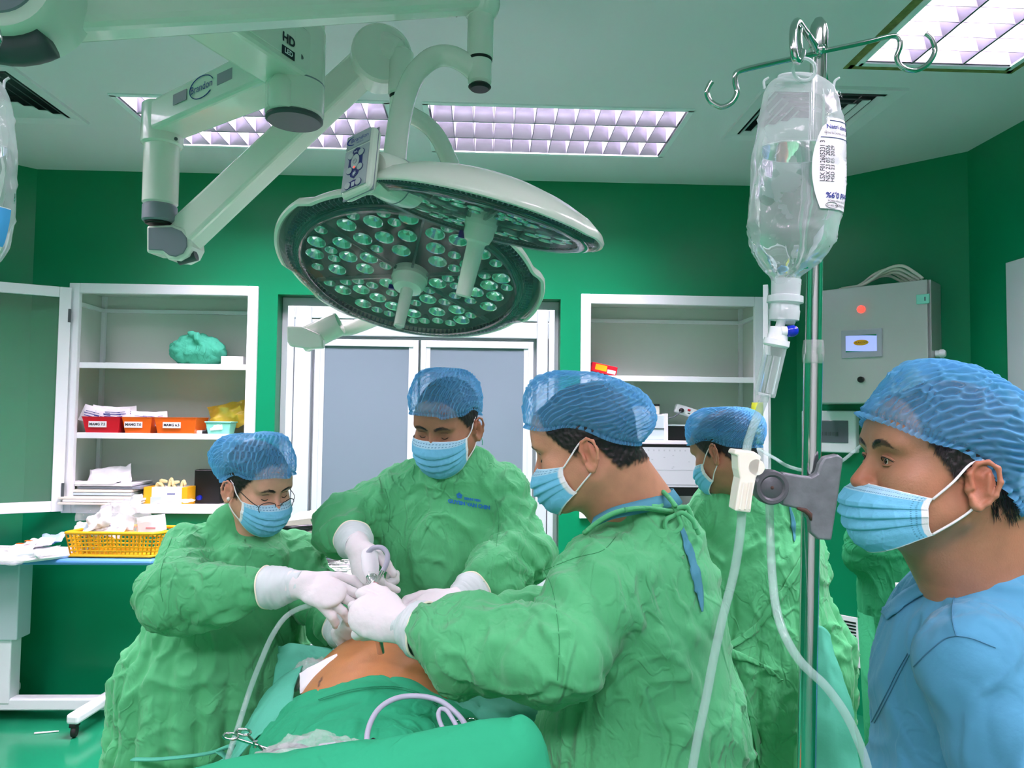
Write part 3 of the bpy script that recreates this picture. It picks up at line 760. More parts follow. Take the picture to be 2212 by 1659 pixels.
        rg = ridged(fl*16+seed*1.7, seed+7, .22).reshape(T.shape)*crumple*.55*w_
        pts = base+rad*(cr+big+rg)[..., None]
        if knot is not None:      # gathered knot where the cap is tied at the forehead
            dk = (T-math.pi/2-knot+math.pi) % (2*math.pi)-math.pi; g = np.exp(-(dk/.17)**2)*np.exp(-(S/.16)**2)
            pts = pts+g[..., None]*(fy*.020-n*.006)+(g*.006*np.sin(T*160))[..., None]*rad
        W = s.hc+(pts.reshape(-1, 3)*s.hs)@s.H.T
        mb = MB().grid(W.reshape(NS, NA, 3), closed_u=True)
        return mb.build('bouffant_cap', M_cap, s.root, smooth=True)
    def glove(s, wrist, a, n, thumb, curl, fore, spread=.10, L=1.0, res=.0024, cuff_r=(.034, .044), cuff_len=.10, name='glove', thumb_curl=(20, 25), splay=None, thumb_out=40):
        """a: direction wrist to knuckles, n: back-of-hand normal, thumb: +1/-1 side, fore: forearm direction from wrist to elbow"""
        a = nrm(a); n = nrm(np.asarray(n, float)-a*np.dot(n, a)); sd = np.cross(n, a)*thumb
        wrist = np.asarray(wrist, float); pts = []
        def fing(base, dirv, lens, rads, cur, axn):
            p = base; ang = 0; segs = []
            for ln, r0, r1, c in zip(lens, rads[:-1], rads[1:], cur):
                ang += R(c); dv = dirv*math.cos(ang)-axn*math.sin(ang); q = p+dv*ln*L; segs.append((p, q, r0, r1)); p = q
            return segs
        segs = []
        offs = [.030, .010, -.011, -.030]; ln = [(.042, .026, .022), (.046, .029, .023), (.042, .027, .022), (.034, .021, .020)]
        for k in range(4):
            b = wrist+a*(.092-.006*abs(k-1.2))*L+sd*offs[k]*L
            dv = nrm(a+sd*(1.2-k)*spread*(1 if splay is None else splay))
            segs += fing(b-a*.012, dv, [ln[k][0]+.012, ln[k][1], ln[k][2]], [.0115*L, .0105*L, .0095*L, .0078*L], curl[k], n)
        tb = wrist+a*.030*L+sd*.030*L-n*.006
        tdir = nrm(a*math.cos(R(thumb_out))+sd*math.sin(R(thumb_out))-n*.25); tn = nrm(n*.35+sd*.9-a*.2)
        tn = nrm(tn-tdir*np.dot(tn, tdir))
        tsegs = fing(tb, tdir, [.044, .034, .028], [.0155*L, .0125*L, .0112*L, .009*L], (0, thumb_curl[0], thumb_curl[1]), tn)
        P_all = np.array([q for g in segs+tsegs for q in g[:2]]+[wrist, wrist+nrm(fore)*.03])
        F = Field(P_all.min(0)-.05, P_all.max(0)+.05, res)
        F.cap(wrist, wrist+a*.05*L, .028*L, .036*L, .02, sd, .62, mg=.03); F.cap(wrist+a*.045*L, wrist+a*.082*L, .038*L, .039*L, .015, sd, .42, mg=.03)
        F.cap(wrist+a*.02*L+sd*.014*L, tb+tdir*.02*L, .02*L, .017*L, .015, mg=.03)
        F.cap(wrist+nrm(fore)*.035, wrist, cuff_r[0]*.95, .030*L, .02, mg=.03)
        for g in segs: F.cap(g[0], g[1], g[2], g[3], .0042, mg=.02)
        for g in tsegs: F.cap(g[0], g[1], g[2], g[3], .006, mg=.02)
        V, Q = F.mesh(); V = relax(V, Q, 2, .5); N = vnormals(V, Q)
        V = V+N*(((fbm(V*55, 2, 3)-.5)*.0022))[:, None]
        g = mesh_obj(name, V, Q, M_glove, s.root, smooth=True)
        # cuff pulled over the sleeve
        fd = nrm(fore); NA = 56; rows = []; K_ = 22
        fr = frame_from(fd, n)
        for k in range(K_):
            t = k/(K_-1); c = wrist+fd*(t*cuff_len-.006); r = .030*L+(cuff_r[1]-.030*L)*sstep(np.array(t), 0, .8)
            ring = []
            for j in range(NA):
                th = 2*math.pi*j/NA
                wv = .0013*math.sin(17*t*3+2*math.cos(th)+s.hc[0]*9)*math.sin(t*math.pi)+.0012*math.sin(5*th+9*t)+.0010*math.sin(38*t+1.5*math.sin(th))
                ring.append(c+fr@np.array([(r+wv)*math.cos(th), (r+wv)*math.sin(th), 0]))
            rows.append(ring)
        cf = MB().grid(rows, closed_u=True).build('glove_cuff', M_glovecuff, g, smooth=True, solid=.0015)
        MB().tube(rows[-1], .0024, 8, closed=True).build('rolled_rim', M_rim, g, smooth=True)
        return g
    def gown(s, spine, lat, sleeves, neck, res=.0075, m=None, seed=0, amp=1.0, name='gown', neckcut=None, folds=.010, hem_z=None, fwd=None, extra=(), smooth_k=.05, cuts=()):
        """spine as in body; sleeves: lists of (point, radius)"""
        allp = [q[0] for q in spine]+[p for a in sleeves for p, r in a]
        lo = np.min(allp, 0)-.30; hi = np.max(allp, 0)+.30; lo[2] = max(lo[2], (hem_z or .4)-.02)
        F = Field(lo, hi, res)
        for (a, ra, ky), (b, rb, _) in zip(spine[:-1], spine[1:]): F.cap(a, b, ra, rb, smooth_k, lat, ky, mg=.1)
        for e in extra: F.cap(*e)
        for a in sleeves:
            for (p, r0), (q, r1) in zip(a[:-1], a[1:]): F.cap(p, q, r0, r1, .035, mg=.06)
        for e in cuts: F.cap(*e, cut=True)
        if hem_z is not None:
            sl, X, Y, Z = F.reg(lo, hi); F.F[sl] = np.maximum(F.F[sl], (hem_z-Z)+0*X+0*Y)
        V, Q = F.mesh(); V = relax(V, Q, 2, .5); N = vnormals(V, Q)
        # creases of washed cotton
        wv = np.column_stack([pnoise(V*5+seed, seed+k) for k in range(3)])*.10
        q = V+wv
        bl = lambda sc, sd: 1-np.clip(np.abs(pnoise(q*np.array(sc)+seed, sd))*2.6, 0, 1)
        f1 = pnoise(q*np.array([4.5, 4.5, 2.6])+seed, seed+11); f2 = pnoise((q+wv*.6)*np.array([9, 9, 5.5])+seed*2, seed+12)
        c2 = bl([11, 11, 7.], seed+13)**2; c3 = bl([22, 22, 13.], seed+14)**2; c4 = ridged((q+wv)*np.array([9, 9, 5.])+seed*3, seed+16, .20)
        msk = np.clip(.1+1.5*fbm(V*4+seed, 2, seed+15)-.35, 0, 1)
        d = amp*(.022*f1+.013*f2*np.abs(f2)**.15-.0085*c2*msk-.0036*c3*msk+.0085*c4)
        # hanging folds in the skirt
        zt = spine[-2][0][2]; c0 = np.asarray(spine[0][0]); ang = np.arctan2(V[:, 1]-c0[1], V[:, 0]-c0[0])
        lowm = sstep(zt-V[:, 2], .10, .50)
        ph = ang*9+4*vnoise(np.column_stack([np.cos(ang)*2, np.sin(ang)*2, V[:, 2]*1.2])+seed, seed+21)
        d = d+folds*lowm*(np.abs(np.sin(ph))**.7-.5)*1.6
        # wrinkles round the sleeves, tighter at the inside of the elbow and at the cuff
        bd = np.full(len(V), 9.0); tv = np.zeros(len(V)); av = np.zeros(len(V)); Ls = np.ones(len(V))
        for a in sleeves:
            tot = 0
            for (p, r0), (q2, r1) in zip(a[:-1], a[1:]):
                p = np.asarray(p, float); q2 = np.asarray(q2, float); ab = q2-p; ln = np.linalg.norm(ab); t = np.clip(((V-p)@ab)/ln**2, 0, 1)
                rel = V-p-t[:, None]*ab; ds = np.linalg.norm(rel, axis=1)-(r0+(r1-r0)*t); up = ds < bd
                fr = frame_from(ab); aa = np.arctan2(rel@fr[:, 1], rel@fr[:, 0])
                bd[up] = ds[up]; tv[up] = (tot+t*ln)[up]; av[up] = aa[up]; tot += ln
        slm = sstep(.02-bd, 0, .02)
        if len(sleeves):
            n1_ = vnoise(np.column_stack([np.cos(av)*1.3, np.sin(av)*1.3, tv*9])+seed, seed+31)
            wr = np.sin((tv*95+2.6*np.sin(av+seed)+7*n1_))
            d = d+slm*amp*(.0042*np.sign(wr)*np.abs(wr)**.8)*(.35+1.0*vnoise(V*9+seed, seed+33))
        V = V+N*d[:, None]
        V = relax(V, Q, 1, .35)
        o = mesh_obj(name, V, Q, m or M_gown, s.root, smooth=True)
        return o
def ring_pts(c, n, l, rx, ry, N=40, wob=0.0, seed=0):
    n = nrm(n); l = nrm(np.asarray(l, float)-n*np.dot(l, n)); d = np.cross(n, l); rr = random.Random(seed)
    return [np.asarray(c, float)+l*rx*math.cos(2*math.pi*k/N)+d*ry*math.sin(2*math.pi*k/N)+n*wob*math.sin(3*2*math.pi*k/N) for k in range(N)]
def std_hair(L, front=.052, side=-.018, nape=-.050):
    front = .088
    """mask of the scalp: above the hairline at the front, over the temples, down to the nape"""
    x, y, z = L[:, 0], L[:, 1], L[:, 2]
    line = np.interp(y, [-.12, -.06, -.03, .015, .03, .055, .07, .12], [nape, nape, side, side, .004, .040, front, front])
    line = line+.012*(vnoise(L*160, 5)-.5)
    earm = (np.abs(x) > .0775) & (z < .030) & (y > -.04)
    m = sstep(z-line, -.005, .006)*(z > -.09)
    m[earm] = 0
    return m*(np.linalg.norm(L, axis=1) < .16)
def at_z(p, z, dx=0, dy=0): return np.array([p[0]+dx, p[1]+dy, z])
# ================================================================ SURGICAL LIGHTS AND THEIR ARMS
def beam(p0, p1, w0, h0, w1=None, h1=None, up=(0, 0, 1)):
    """tapered box beam between two points, w sideways and h in the plane of up"""
    p0 = np.asarray(p0, float); p1 = np.asarray(p1, float); w1 = w1 or w0; h1 = h1 or h0
    d = nrm(p1-p0); s = nrm(np.cross(d, up)); uu = np.cross(s, d); V = []
    for p, w_, h_ in ((p0, w0, h0), (p1, w1, h1)):
        V += [p-s*w_/2-uu*h_/2, p+s*w_/2-uu*h_/2, p+s*w_/2+uu*h_/2, p-s*w_/2+uu*h_/2]
    return MB().add(V, [(3, 2, 1, 0), (4, 5, 6, 7), (0, 1, 5, 4), (1, 2, 6, 5), (2, 3, 7, 6), (3, 0, 4, 7)]), (d, s, uu)
def vcyl(c, z0, z1, r, r2=None, n=32, rnd=.006):
    r2 = r2 or r
    return MB().lathe([(0, z0), (r-rnd, z0), (r, z0+rnd), (r2, z1-rnd), (r2-rnd, z1), (0, z1)], (c[0], c[1], 0), n=n)
# ---- central column, hub and three arms : one ceiling-hung thing
hubp = P(636, 262, 2.1); hx, hy = hubp[0], hubp[1]
arms = thing('surgical_light', 'ivory ceiling mounted surgical light with jointed arms, two round lamp heads and keypads', 'surgical light', (hx, hy, CEIL))
vcyl((hx, hy), 2.70, 3.0, .078).build('ceiling_column', M_arm, arms, smooth=True, sharp=35)
hb = vcyl((hx, hy), hubp[2]+.012, 2.70, .081).build('hub', M_arm, arms, smooth=True, sharp=35)
MB().lathe([(.0815, 2.535), (.0822, 2.536), (.0822, 2.538), (.0815, 2.539)], (hx, hy, 0), n=32).build('seam_ring', M_armgrey, hb)
vcyl((hx, hy), hubp[2]-.004, hubp[2]+.014, .079, n=40).build('hub_bottom_cap', M_dark, arms, smooth=True, sharp=35)
m = MB(); q = P(604, 190, 2.02); m.lathe([(0, -.05), (.03, -.05), (.036, -.04), (.036, .02), (.02, .045), (0, .05)], (q[0], q[1]+.02, q[2]), n=20)
m.build('brake_housing', M_arm, arms, smooth=True, sharp=35)
# front extension arm towards the viewer
zB = 2.60
e = np.array([-0.97, 1.20, zB])
m, (d, s, uu) = beam((hx, hy, zB), e, .15, .14, .13, .12); ab = m.build('front_extension_arm', M_arm, arms, bevel=.018, bseg=3)
side = s if s[1] < 0 else -s          # side that faces the viewer
cpt = np.array([hx, hy, zB])+d*.185+side*.0745
dr = d if d[0] > 0 else -d
MB().box(cpt+dr*(-.01), (.20, .10, .004), np.column_stack([dr, uu, np.cross(dr, uu)])).build('side_plate', M_arm, ab, bevel=.004)
mp = plane_map(cpt+side*.004+dr*.062-uu*.006, dr, uu)
m = MB(); m.add(*text_geo('HD', .034, mp, bold=.0012)); o = m.build('print', M_inkblack, ab)
c2 = cpt+side*.0032+dr*.062-uu*.040
MB().box(c2, (.05, .024, .002), np.column_stack([dr, uu, np.cross(dr, uu)])).build('badge', M_inkblack, ab, bevel=.003)
m = MB(); m.add(*text_geo('LED', .019, plane_map(c2+side*.0016, dr, uu), bold=.0006)); m.build('badge_print', M_white, ab)
MB().box(cpt+side*.003+dr*.015+uu*.03, (.03, .03, .002), np.column_stack([dr, uu, np.cross(dr, uu)])).build('grey_patch', M_armgrey, ab)
q = P(648, 124, 2.02); MB().lathe([(0, -.004), (.009, -.004), (.009, .004), (0, .005)], q+np.array([.0, .0, 0]), axis=_f*-1, n=16).build('screw_cap', M_dark, arms)
# knuckle of the near spring arm
kc = P(38, -22, 1.27)
vcyl((kc[0], kc[1]+.03), kc[2]+.05, zB+.05, .055).build('drop_tube', M_arm, arms, smooth=True, sharp=35)
ka = nrm(np.array([.10, -1, -.12]))
kn = MB().lathe([(0, -.075), (.085, -.075), (.095, -.065), (.095, .06), (.088, .072), (.0, .074)], kc, axis=ka, n=40).build('spring_arm_knuckle', M_arm, arms, smooth=True, sharp=35)
MB().lathe([(0, .070), (.068, .072), (.066, .077), (0, .080)], kc, axis=ka, n=40).build('knuckle_cover', M_armgrey, kn, smooth=True, sharp=35)
m = MB(); pts = []
for k in range(13):
    a = R(200+k*8.5); pts.append(kc+frame_from(ka, (1, 0, 0))@np.array([math.cos(a)*.104, math.sin(a)*.104, .02]))
m.tube(pts, .03, 12); m.build('knuckle_underside', M_dark, kn, smooth=True)
# near spring arm across the top of the view
pA = P(60, 14, 1.31); pE = P(1040, -14, 1.84)
m, (d, s, uu) = beam(pA, pE, .085, .115, .07, .088); ar = m.build('near_spring_arm', M_arm, arms, bevel=.02, bseg=3)
tq = P(1038, 60, 1.84)
vcyl((tq[0], tq[1]), P(1038, 132, 1.84)[2], P(1038, -40, 1.84)[2], .0325).build('near_drop_tube', M_arm, arms, smooth=True, sharp=35)
MB().ball((tq[0], tq[1], P(0, -6, 1.84)[2]), (.048, .048, .052)).build('end_knuckle', M_arm, arms, smooth=True)
vcyl((tq[0], tq[1]), P(1038, 136, 1.84)[2]-.003, P(1038, 124, 1.84)[2], .0305, n=28).build('black_ring', M_black, arms)
bz = P(1036, 186, 1.84)[2]
vcyl((tq[0], tq[1]), bz, P(1036, 130, 1.84)[2], .029).build('swivel_barrel', M_arm, arms, smooth=True, sharp=35)
vcyl((tq[0], tq[1]), bz-.012, bz+.001, .0285, n=28).build('barrel_cap', M_black, arms, smooth=True, sharp=35)
m, _ = beam(P(990, 22, 1.82), P(1030, 6, 1.84), .05, .012, .05, .006); m.build('slot_shade_plate', M_dark, arms)  # dark strip standing in for the shade inside the arm slot
# rear extension arm with maker's lettering
pc0 = np.array([hx, hy, 2.60]); pc1 = P(352, 262, 2.5); pc1[2] = 2.585
m, (d, s, uu) = beam(pc0+np.array([0, 0, 0]), pc1, .13, .115, .115, .105); rc = m.build('rear_extension_arm', M_arm, arms, bevel=.014, bseg=3)
side = s if s[1] < 0 else -s; dr = -d if d[0] < 0 else d
cpt = (pc0*.47+pc1*.53)+side*.0625+uu*.008
mp = plane_map(cpt+side*.0012, dr, uu)
m = MB(); m.add(*text_geo('Brandon', .034, mp))
pts = [mp(.062*math.cos(R(a))+.0, .034*math.sin(R(a))) for a in range(20, 330, 12)]
m.tube(pts, .0014, 6); m.build('print', M_ink, rc)
for sx in (-.118, .118):
    MB().box(cpt+dr*sx, (.075, .034, .0016), np.column_stack([dr, uu, np.cross(dr, uu)])).build('grey_stripe', M_armgrey, rc)
ez0 = pc1[2]
vcyl((pc1[0], pc1[1]), ez0-.085, ez0+.055, .066).build('arm_end_collar', M_arm, arms, smooth=True, sharp=35)
tz1 = P(352, 446, 2.5)[2]; tz2 = P(352, 484, 2.5)[2]
vcyl((pc1[0], pc1[1]), tz1, ez0, .056).build('rear_drop_tube', M_arm, arms, smooth=True, sharp=35)
vcyl((pc1[0], pc1[1]), tz2, tz1+.001, .0545).build('brake_collar', M_armgrey, arms, smooth=True, sharp=35)
vcyl((pc1[0], pc1[1]), tz2-.008, tz2+.001, .045).build('black_ring', M_black, arms)
MB().ball(P(380, 300, 2.455), .006).build('screw_cap', M_dark, arms)
# lower knuckle : D-shaped box with grey side cover
def kshape(x, y): return P(x, y, 2.46)
kz = P(368, 522, 2.5)
poly = [(316, 487), (372, 485), (398, 494), (412, 512), (414, 532), (404, 552), (384, 562), (362, 560), (350, 548), (316, 546)]
m = MB().prism([kshape(*p) for p in poly], _f*.11); lk = m.build('lower_knuckle', M_arm, arms, bevel=.008, bseg=3)
poly2 = [(321, 492), (372, 491), (392, 499), (404, 514), (405, 532), (396, 548), (380, 555), (366, 552), (352, 541), (321, 540)]
MB().prism([kshape(*p)-_f*.004 for p in poly2], _f*.012).build('knuckle_cover', M_armgrey, lk, bevel=.003)
MB().tube([P(386, 562, 2.50), P(424, 552, 2.50)], .018, 14).build('knuckle_underside', M_dark, lk, smooth=True, sharp=40)
pd0 = P(385, 522, 2.52); pd1 = P(822, 112, 2.33)
m, (d, s, uu) = beam(pd0, pd1, .085, .115, .08, .095); m.build('rear_spring_arm', M_arm, arms, bevel=.015, bseg=3)
ka = nrm(np.array([.25, -1, -.05]))
MB().lathe([(0, -.055), (.085, -.055), (.093, -.045), (.093, .045), (.085, .055), (0, .056)], P(822, 128, 2.33), axis=ka, n=36).build('upper_knuckle', M_arm, arms, smooth=True, sharp=35)
m, _ = beam(P(812, 98, 2.33), P(872, 118, 2.30), .10, .095, .075, .07); m.build('knuckle_nose', M_arm, arms, bevel=.02, bseg=3)
q = P(866, 160, 2.30)
vcyl((q[0], q[1]), P(866, 208, 2.30)[2], P(866, 110, 2.30)[2], .038).build('far_drop_tube', M_arm, arms, smooth=True, sharp=35)
vcyl((q[0], q[1]), P(866, 213, 2.30)[2], P(866, 206, 2.30)[2], .034).build('black_ring', M_black, arms)
vcyl((q[0], q[1]), P(866, 255, 2.30)[2], P(866, 212, 2.30)[2], .033).build('swivel_barrel', M_arm, arms, smooth=True, sharp=35)

# ---- one lamp head, built in its own frame: local +z is the side that shines
M_cupmetal = mat('faceted_reflector', (196, 222, 216), rough=0.16, metal=0.92)
M_field = mat('dark_lamp_field', (16, 26, 26), rough=0.35)
M_skirt = film('tinted_clear_skirt', (70, 96, 98), 0.5, rough=0.08, fres=0.2)
def led_mesh(r):
    m = MB(); m.lathe([(r*.30, -.024), (r*.62, -.016), (r*.86, -.006), (r, .0), (r*.97, .0012), (r*.86, -.0005), (r*.5, -.011), (0, -.0155)], n=14)
    me = bpy.data.meshes.new('led_lens'); me.from_pydata(m.v, [], m.f); me.materials.append(M_cupmetal); return me
def lamp_head(name, label, C, n, xdir, Rr, lobes, seed, hstick):
    A = frame_from(n, xdir)
    t = None
    def put(mb, nm, mm, **kw):
        o = mb.build(nm, mm, None, **kw); o.parent = t; return o
    def lob(a):
        s = 0
        for (c, w_, h_) in lobes:
            dd = abs((a-c+180) % 360-180); s += h_*max(0, min(1, (w_-dd)/5.0))
        return s
    NA = 144
    def ringsurf(prof):   # prof: list of (r, z, lobe factor)
        G = []
        for (r, z, lf) in prof:
            G.append([((r+lf*lob(k*360/NA))*math.cos(2*math.pi*k/NA), (r+lf*lob(k*360/NA))*math.sin(2*math.pi*k/NA), z) for k in range(NA)])
        return MB().grid(G, closed_u=True)
    k_ = Rr/.33
    hd = put(ringsurf([(.0, -.098*k_, 0), (.09*k_, -.096*k_, 0), (.17*k_, -.085*k_, 0), (.24*k_, -.064*k_, .2), (.295*k_, -.036*k_, .7), (.325*k_, -.010*k_, 1), (.333*k_, .004*k_, 1), (.331*k_, .012*k_, 1), (.324*k_, .014*k_, 1), (.316*k_, .006*k_, 1), (.312*k_, -.01, .9)]), name, M_arm, smooth=True, sharp=50)
    t = hd
    t.parent = arms; t.matrix_parent_inverse = wmat(arms).inverted(); t.matrix_basis = Matrix.Translation(Vector(C)) @ Matrix(A.tolist()).to_4x4(); t['label'] = label
    put(ringsurf([(.322*k_, .006*k_, 1), (.316*k_, .018*k_, 1), (.300*k_, .026*k_, .6), (.284*k_, .030*k_, 0), (.276*k_, .026*k_, 0)]), 'clear_skirt', M_skirt, smooth=True)
    for q in range(5):
        rr = (.283+.0065*q)*k_
        put(MB().tube([(rr*math.cos(2*math.pi*k/72), rr*math.sin(2*math.pi*k/72), (.024-.003*q)*k_) for k in range(72)], .0013, 5, closed=True), 'skirt_rib', M_dark, smooth=True)
    m = MB()
    for k in range(150):
        a = 2*math.pi*k/150
        c = np.array([math.cos(a), math.sin(a), 0]); tt = np.array([-math.sin(a), math.cos(a), 0])
        m.box(c*.309*k_+np.array([0, 0, .006*k_]), (.022*k_, .0022, .020*k_), np.column_stack([c, tt, (0, 0, 1)]))
    tag(put(m, 'cooling_fins', M_armgrey), kind='stuff')
    put(MB().lathe([(.0, -.022), (.278*k_, -.022), (.284*k_, .012), (.279*k_, .012), (.2755*k_, -.017), (.0, -.017)], n=72), 'lamp_field', M_field)
    for k in range(6):
        a = R(18+60*k); c = np.array([math.cos(a), math.sin(a), 0]); tt = np.array([-math.sin(a), math.cos(a), 0])
        put(MB().box(c*.16*k_+np.array([0, 0, .012]), (.235*k_, .008, .012), np.column_stack([c, tt, (0, 0, 1)])), 'sector_rib', M_skirt, bevel=.002)
    rnd = random.Random(seed); big = led_mesh(.0245*k_); small = led_mesh(.0170*k_); pts = []
    tries = 0
    while len(pts) < 78 and tries < 9000:
        tries += 1
        r = k_*(.06+.205*math.sqrt(rnd.random())); a = rnd.random()*360
        s_ = .0245*k_ if len(pts) < 38 else .0170*k_
        if r+s_ > .272*k_: continue
        da = abs(((a-18+30) % 60)-30)
        if r*math.sin(R(da)) < s_+.002: continue
        x, y = r*math.cos(R(a)), r*math.sin(R(a))
        if any((x-p[0])**2+(y-p[1])**2 < (s_+p[2]+.0015)**2 for p in pts): continue
        pts.append((x, y, s_))
        o = bpy.data.objects.new('led_lens', big if s_ > .02*k_ else small); COL.objects.link(o); o.parent = t; o.location = (x, y, .008)
    put(MB().lathe([(.0, .016), (.274*k_, .016), (.278*k_, .024), (.274*k_, .0265), (.0, .0265)], n=72), 'front_lens', M_lens, smooth=True, sharp=30)
    h = put(MB().lathe([(0, .0), (.046*k_, .0), (.047*k_, .028), (.043*k_, .034), (.043*k_, .046), (.036*k_, .060), (.030*k_, .062), (.0195, .066), (.0165, .066+hstick), (.0135, .069+hstick), (.012, .064+hstick), (0, .064+hstick)], n=32), 'sterile_handle', M_arm, smooth=True, sharp=40)
    o = MB().box((-.045*k_, -.02, .05), (.018, .010, .016)).build('handle_clip', M_navy, None, bevel=.002); o.parent = t
    return t, A
def axis_dir(px0, py0, d0, px1, py1, d1): return nrm(P(px1, py1, d1)-P(px0, py0, d0))
C1 = P(888, 588, 2.30); n1 = nrm(np.array([-.135, -.36, -.92]))
L1, A1 = lamp_head('lamp_head', 'round surgical lamp head facing the viewer, dark field of unlit lenses and central handle', C1, n1, (1, 0, 0), .394,
                   [(160, 30, .020), (352, 24, .022), (222, 14, .010)], 3, .125)
C2 = P(1045, 462, 1.56); n2 = nrm(np.array([-.235, .10, -.97]))
L2, A2 = lamp_head('lamp_head', 'white domed surgical lamp head seen edge on, below the keypad', C2, n2, (1, 0, -.2), .247,
                   [(5, 26, .012), (185, 30, .010)], 5, .110)
# lettering on the rim lobes
for (t, ang, rr) in ((L1, 352, .372), (L1, 150, .372)):
    a = R(ang); c = np.array([math.cos(a), math.sin(a), 0]); tt = np.array([-math.sin(a), math.cos(a), 0])
    sgn = -1 if ang < 200 else 1
    V, Fc = text_geo('Quasar', .020, plane_map(c*rr+np.array([0, 0, .027]), tt*sgn, -c*sgn))
    o = MB().add(V, Fc).build('print', M_ink, None); o.parent = t
# yokes
m = MB(); yk = [P(1034, 164, 1.84), P(1010, 140, 1.835), P(975, 122, 1.83), P(938, 124, 1.82), P(905, 150, 1.79), P(882, 190, 1.75), P(866, 245, 1.69), P(857, 300, 1.64), P(852, 350, 1.59), P(850, 385, 1.56)]
m.tube(catmull(yk, 6), .0255, 20); o = m.build('near_yoke', M_arm, arms, smooth=True)
j0 = P(806, 370, 1.45); j1 = P(885, 404, 1.53); jd = nrm(j1-j0)
m = MB().lathe([(0, 0), (.036, 0), (.042, .01), (.046, .045), (.046, .09), (.042, .112), (.030, .118), (0, .118)], j0, axis=jd, n=32)
o = m.build('yoke_joint', M_arm, arms, smooth=True, sharp=40)
MB().lathe([(.0465, .062), (.0470, .0625), (.0470, .0645), (.0465, .065)], j0, axis=jd, n=32).build('seam_ring', M_armgrey, o)
m = MB(); yk = [P(866, 235, 2.30), P(890, 250, 2.30), P(920, 268, 2.30), P(945, 295, 2.29), P(965, 335, 2.28), P(982, 380, 2.30), P(985, 440, 2.42), P(950, 560, 2.56), P(860, 660, 2.74), P(770, 705, 2.70), P(715, 712, 2.60), P(690, 716, 2.54)]
m.tube(catmull(yk, 6), .026, 18); m.build('far_yoke', M_arm, arms, smooth=True)
# rear keypad seen from behind, below the rear lamp
ra = nrm(P(650, 738, 2.5)-P(730, 700, 2.5))
m = MB().lathe([(0, -.05), (.038, -.05), (.043, -.038), (.043, .088), (.038, .095), (0, .095)], P(706, 712, 2.54), axis=ra, n=28); m.build('yoke_joint', M_arm, arms, smooth=True, sharp=40)
poly = [(618, 704), (652, 706), (690, 722), (697, 734), (697, 752), (668, 754), (626, 748), (620, 738)]
kp = MB().prism([P(x, y, 2.46) for x, y in poly], _f*.035).build('keypad', M_arm, arms, bevel=.006, bseg=3)
MB().prism([P(x, y, 2.496) for x, y in [(625, 712), (650, 713), (685, 728), (690, 746), (630, 741)]], _f*.004).build('key_overlay', M_panelgrey, kp)
# ---- keypad of the near lamp
kc = P(772, 347, 1.42)
e1 = nrm(_r*.074+_f*(-.040)+_u*.019); e2 = _u+_f*.475; e2 = nrm(e2-e1*np.dot(e2, e1)); e3 = np.cross(e1, e2)
if np.dot(e3, _f) > 0: e3 = -e3
KM = np.column_stack([e1, e2, np.cross(e1, e2)])
kp = MB().box(kc-e3*.012, (.074, .152, .028), KM).build('keypad', M_arm, arms, bevel=.012, bseg=4); kp['label'] = 'white upright keypad with silver and navy buttons'
MB().box(kc-e3*.012, (.0755, .1535, .0025), KM).build('seam', M_armgrey, kp, bevel=.001)
KS = .82
K = lambda x, y, z=0.0: kc+e1*x*KS*.96+e2*y*KS*1.08+e3*(z+.003)
MB().box(K(0, .058, .0), (.060, .0335, .0024), KM).build('logo_plate', M_panelgrey, kp, bevel=.001)
o = MB().box(K(0, -.022, .0), (.060, .099, .0024), KM).build('key_overlay', M_panelgrey, kp, bevel=.001)
m = MB(); m.add(*text_geo('Brandon', .0165, lambda x, y: K(x+.006, y+.058, .0018))); m.add(*text_geo('MEDICAL', .0055, lambda x, y: K(x+.008, y+.047, .0018)))
m.tube([K(-.004+.030*math.cos(R(a)), .058+.0125*math.sin(R(a)), .0018) for a in range(110, 262, 8)], [.0003+.0012*math.sin(math.pi*k/19) for k in range(19)], 6)
m.build('print', M_ink, kp)
def disc(c, rx, ry, z0, z1, n=24): return MB().prism([K(c[0]+rx*math.cos(2*math.pi*k/n), c[1]+ry*math.sin(2*math.pi*k/n), z0) for k in range(n)], e3*(z1-z0))
def poly_k(pts, z0, z1): return MB().prism([K(x, y, z0) for x, y in pts], e3*(z1-z0))
body = [(0, .033), (.010, .029), (.014, .018), (.021, .012), (.022, -.020), (.016, -.030), (.012, -.044), (0, -.053), (-.012, -.044), (-.016, -.030), (-.022, -.020), (-.021, .012), (-.014, .018), (-.010, .029)]
poly_k(body, .001, .0019).build('navy_field', M_navy, kp)
poly_k([(-.015, -.060), (0, -.057), (.015, -.060), (.018, -.068), (.013, -.076), (-.013, -.076), (-.018, -.068)], .001, .0019).build('navy_field', M_navy, kp)
for (x, y) in ((-.0165, .0135), (.0165, .0135), (-.0165, -.027), (.0165, -.027), (-.0165, -.068), (.0165, -.068)):
    disc((x, y), .0098, .0098, .0012, .0022).build('key_ring', M_navy, kp)
    disc((x, y), .0084, .0084, .0015, .0034).build('key', M_keygrey, kp)
disc((0, -.007), .0125, .0195, .0015, .0034).build('power_key', M_keygrey, kp)
m = MB(); m.tube([K(.0055*math.cos(R(a)), -.007+.0062*math.sin(R(a)), .0036) for a in range(120, 421, 15)], .0006, 5); m.tube([K(0, -.007, .0036), K(0, .001, .0036)], .0006, 5)
m.build('power_symbol', M_armgrey, kp)
disc((0, -.0235), .0025, .0025, .003, .0042, 12).build('status_led', M_redled, kp)
m = MB()
for a in range(0, 360, 45): m.tube([K(.003*math.cos(R(a)), -.039+.003*math.sin(R(a)), .0022), K(.0065*math.cos(R(a)), -.039+.0065*math.sin(R(a)), .0022)], .0005, 5)
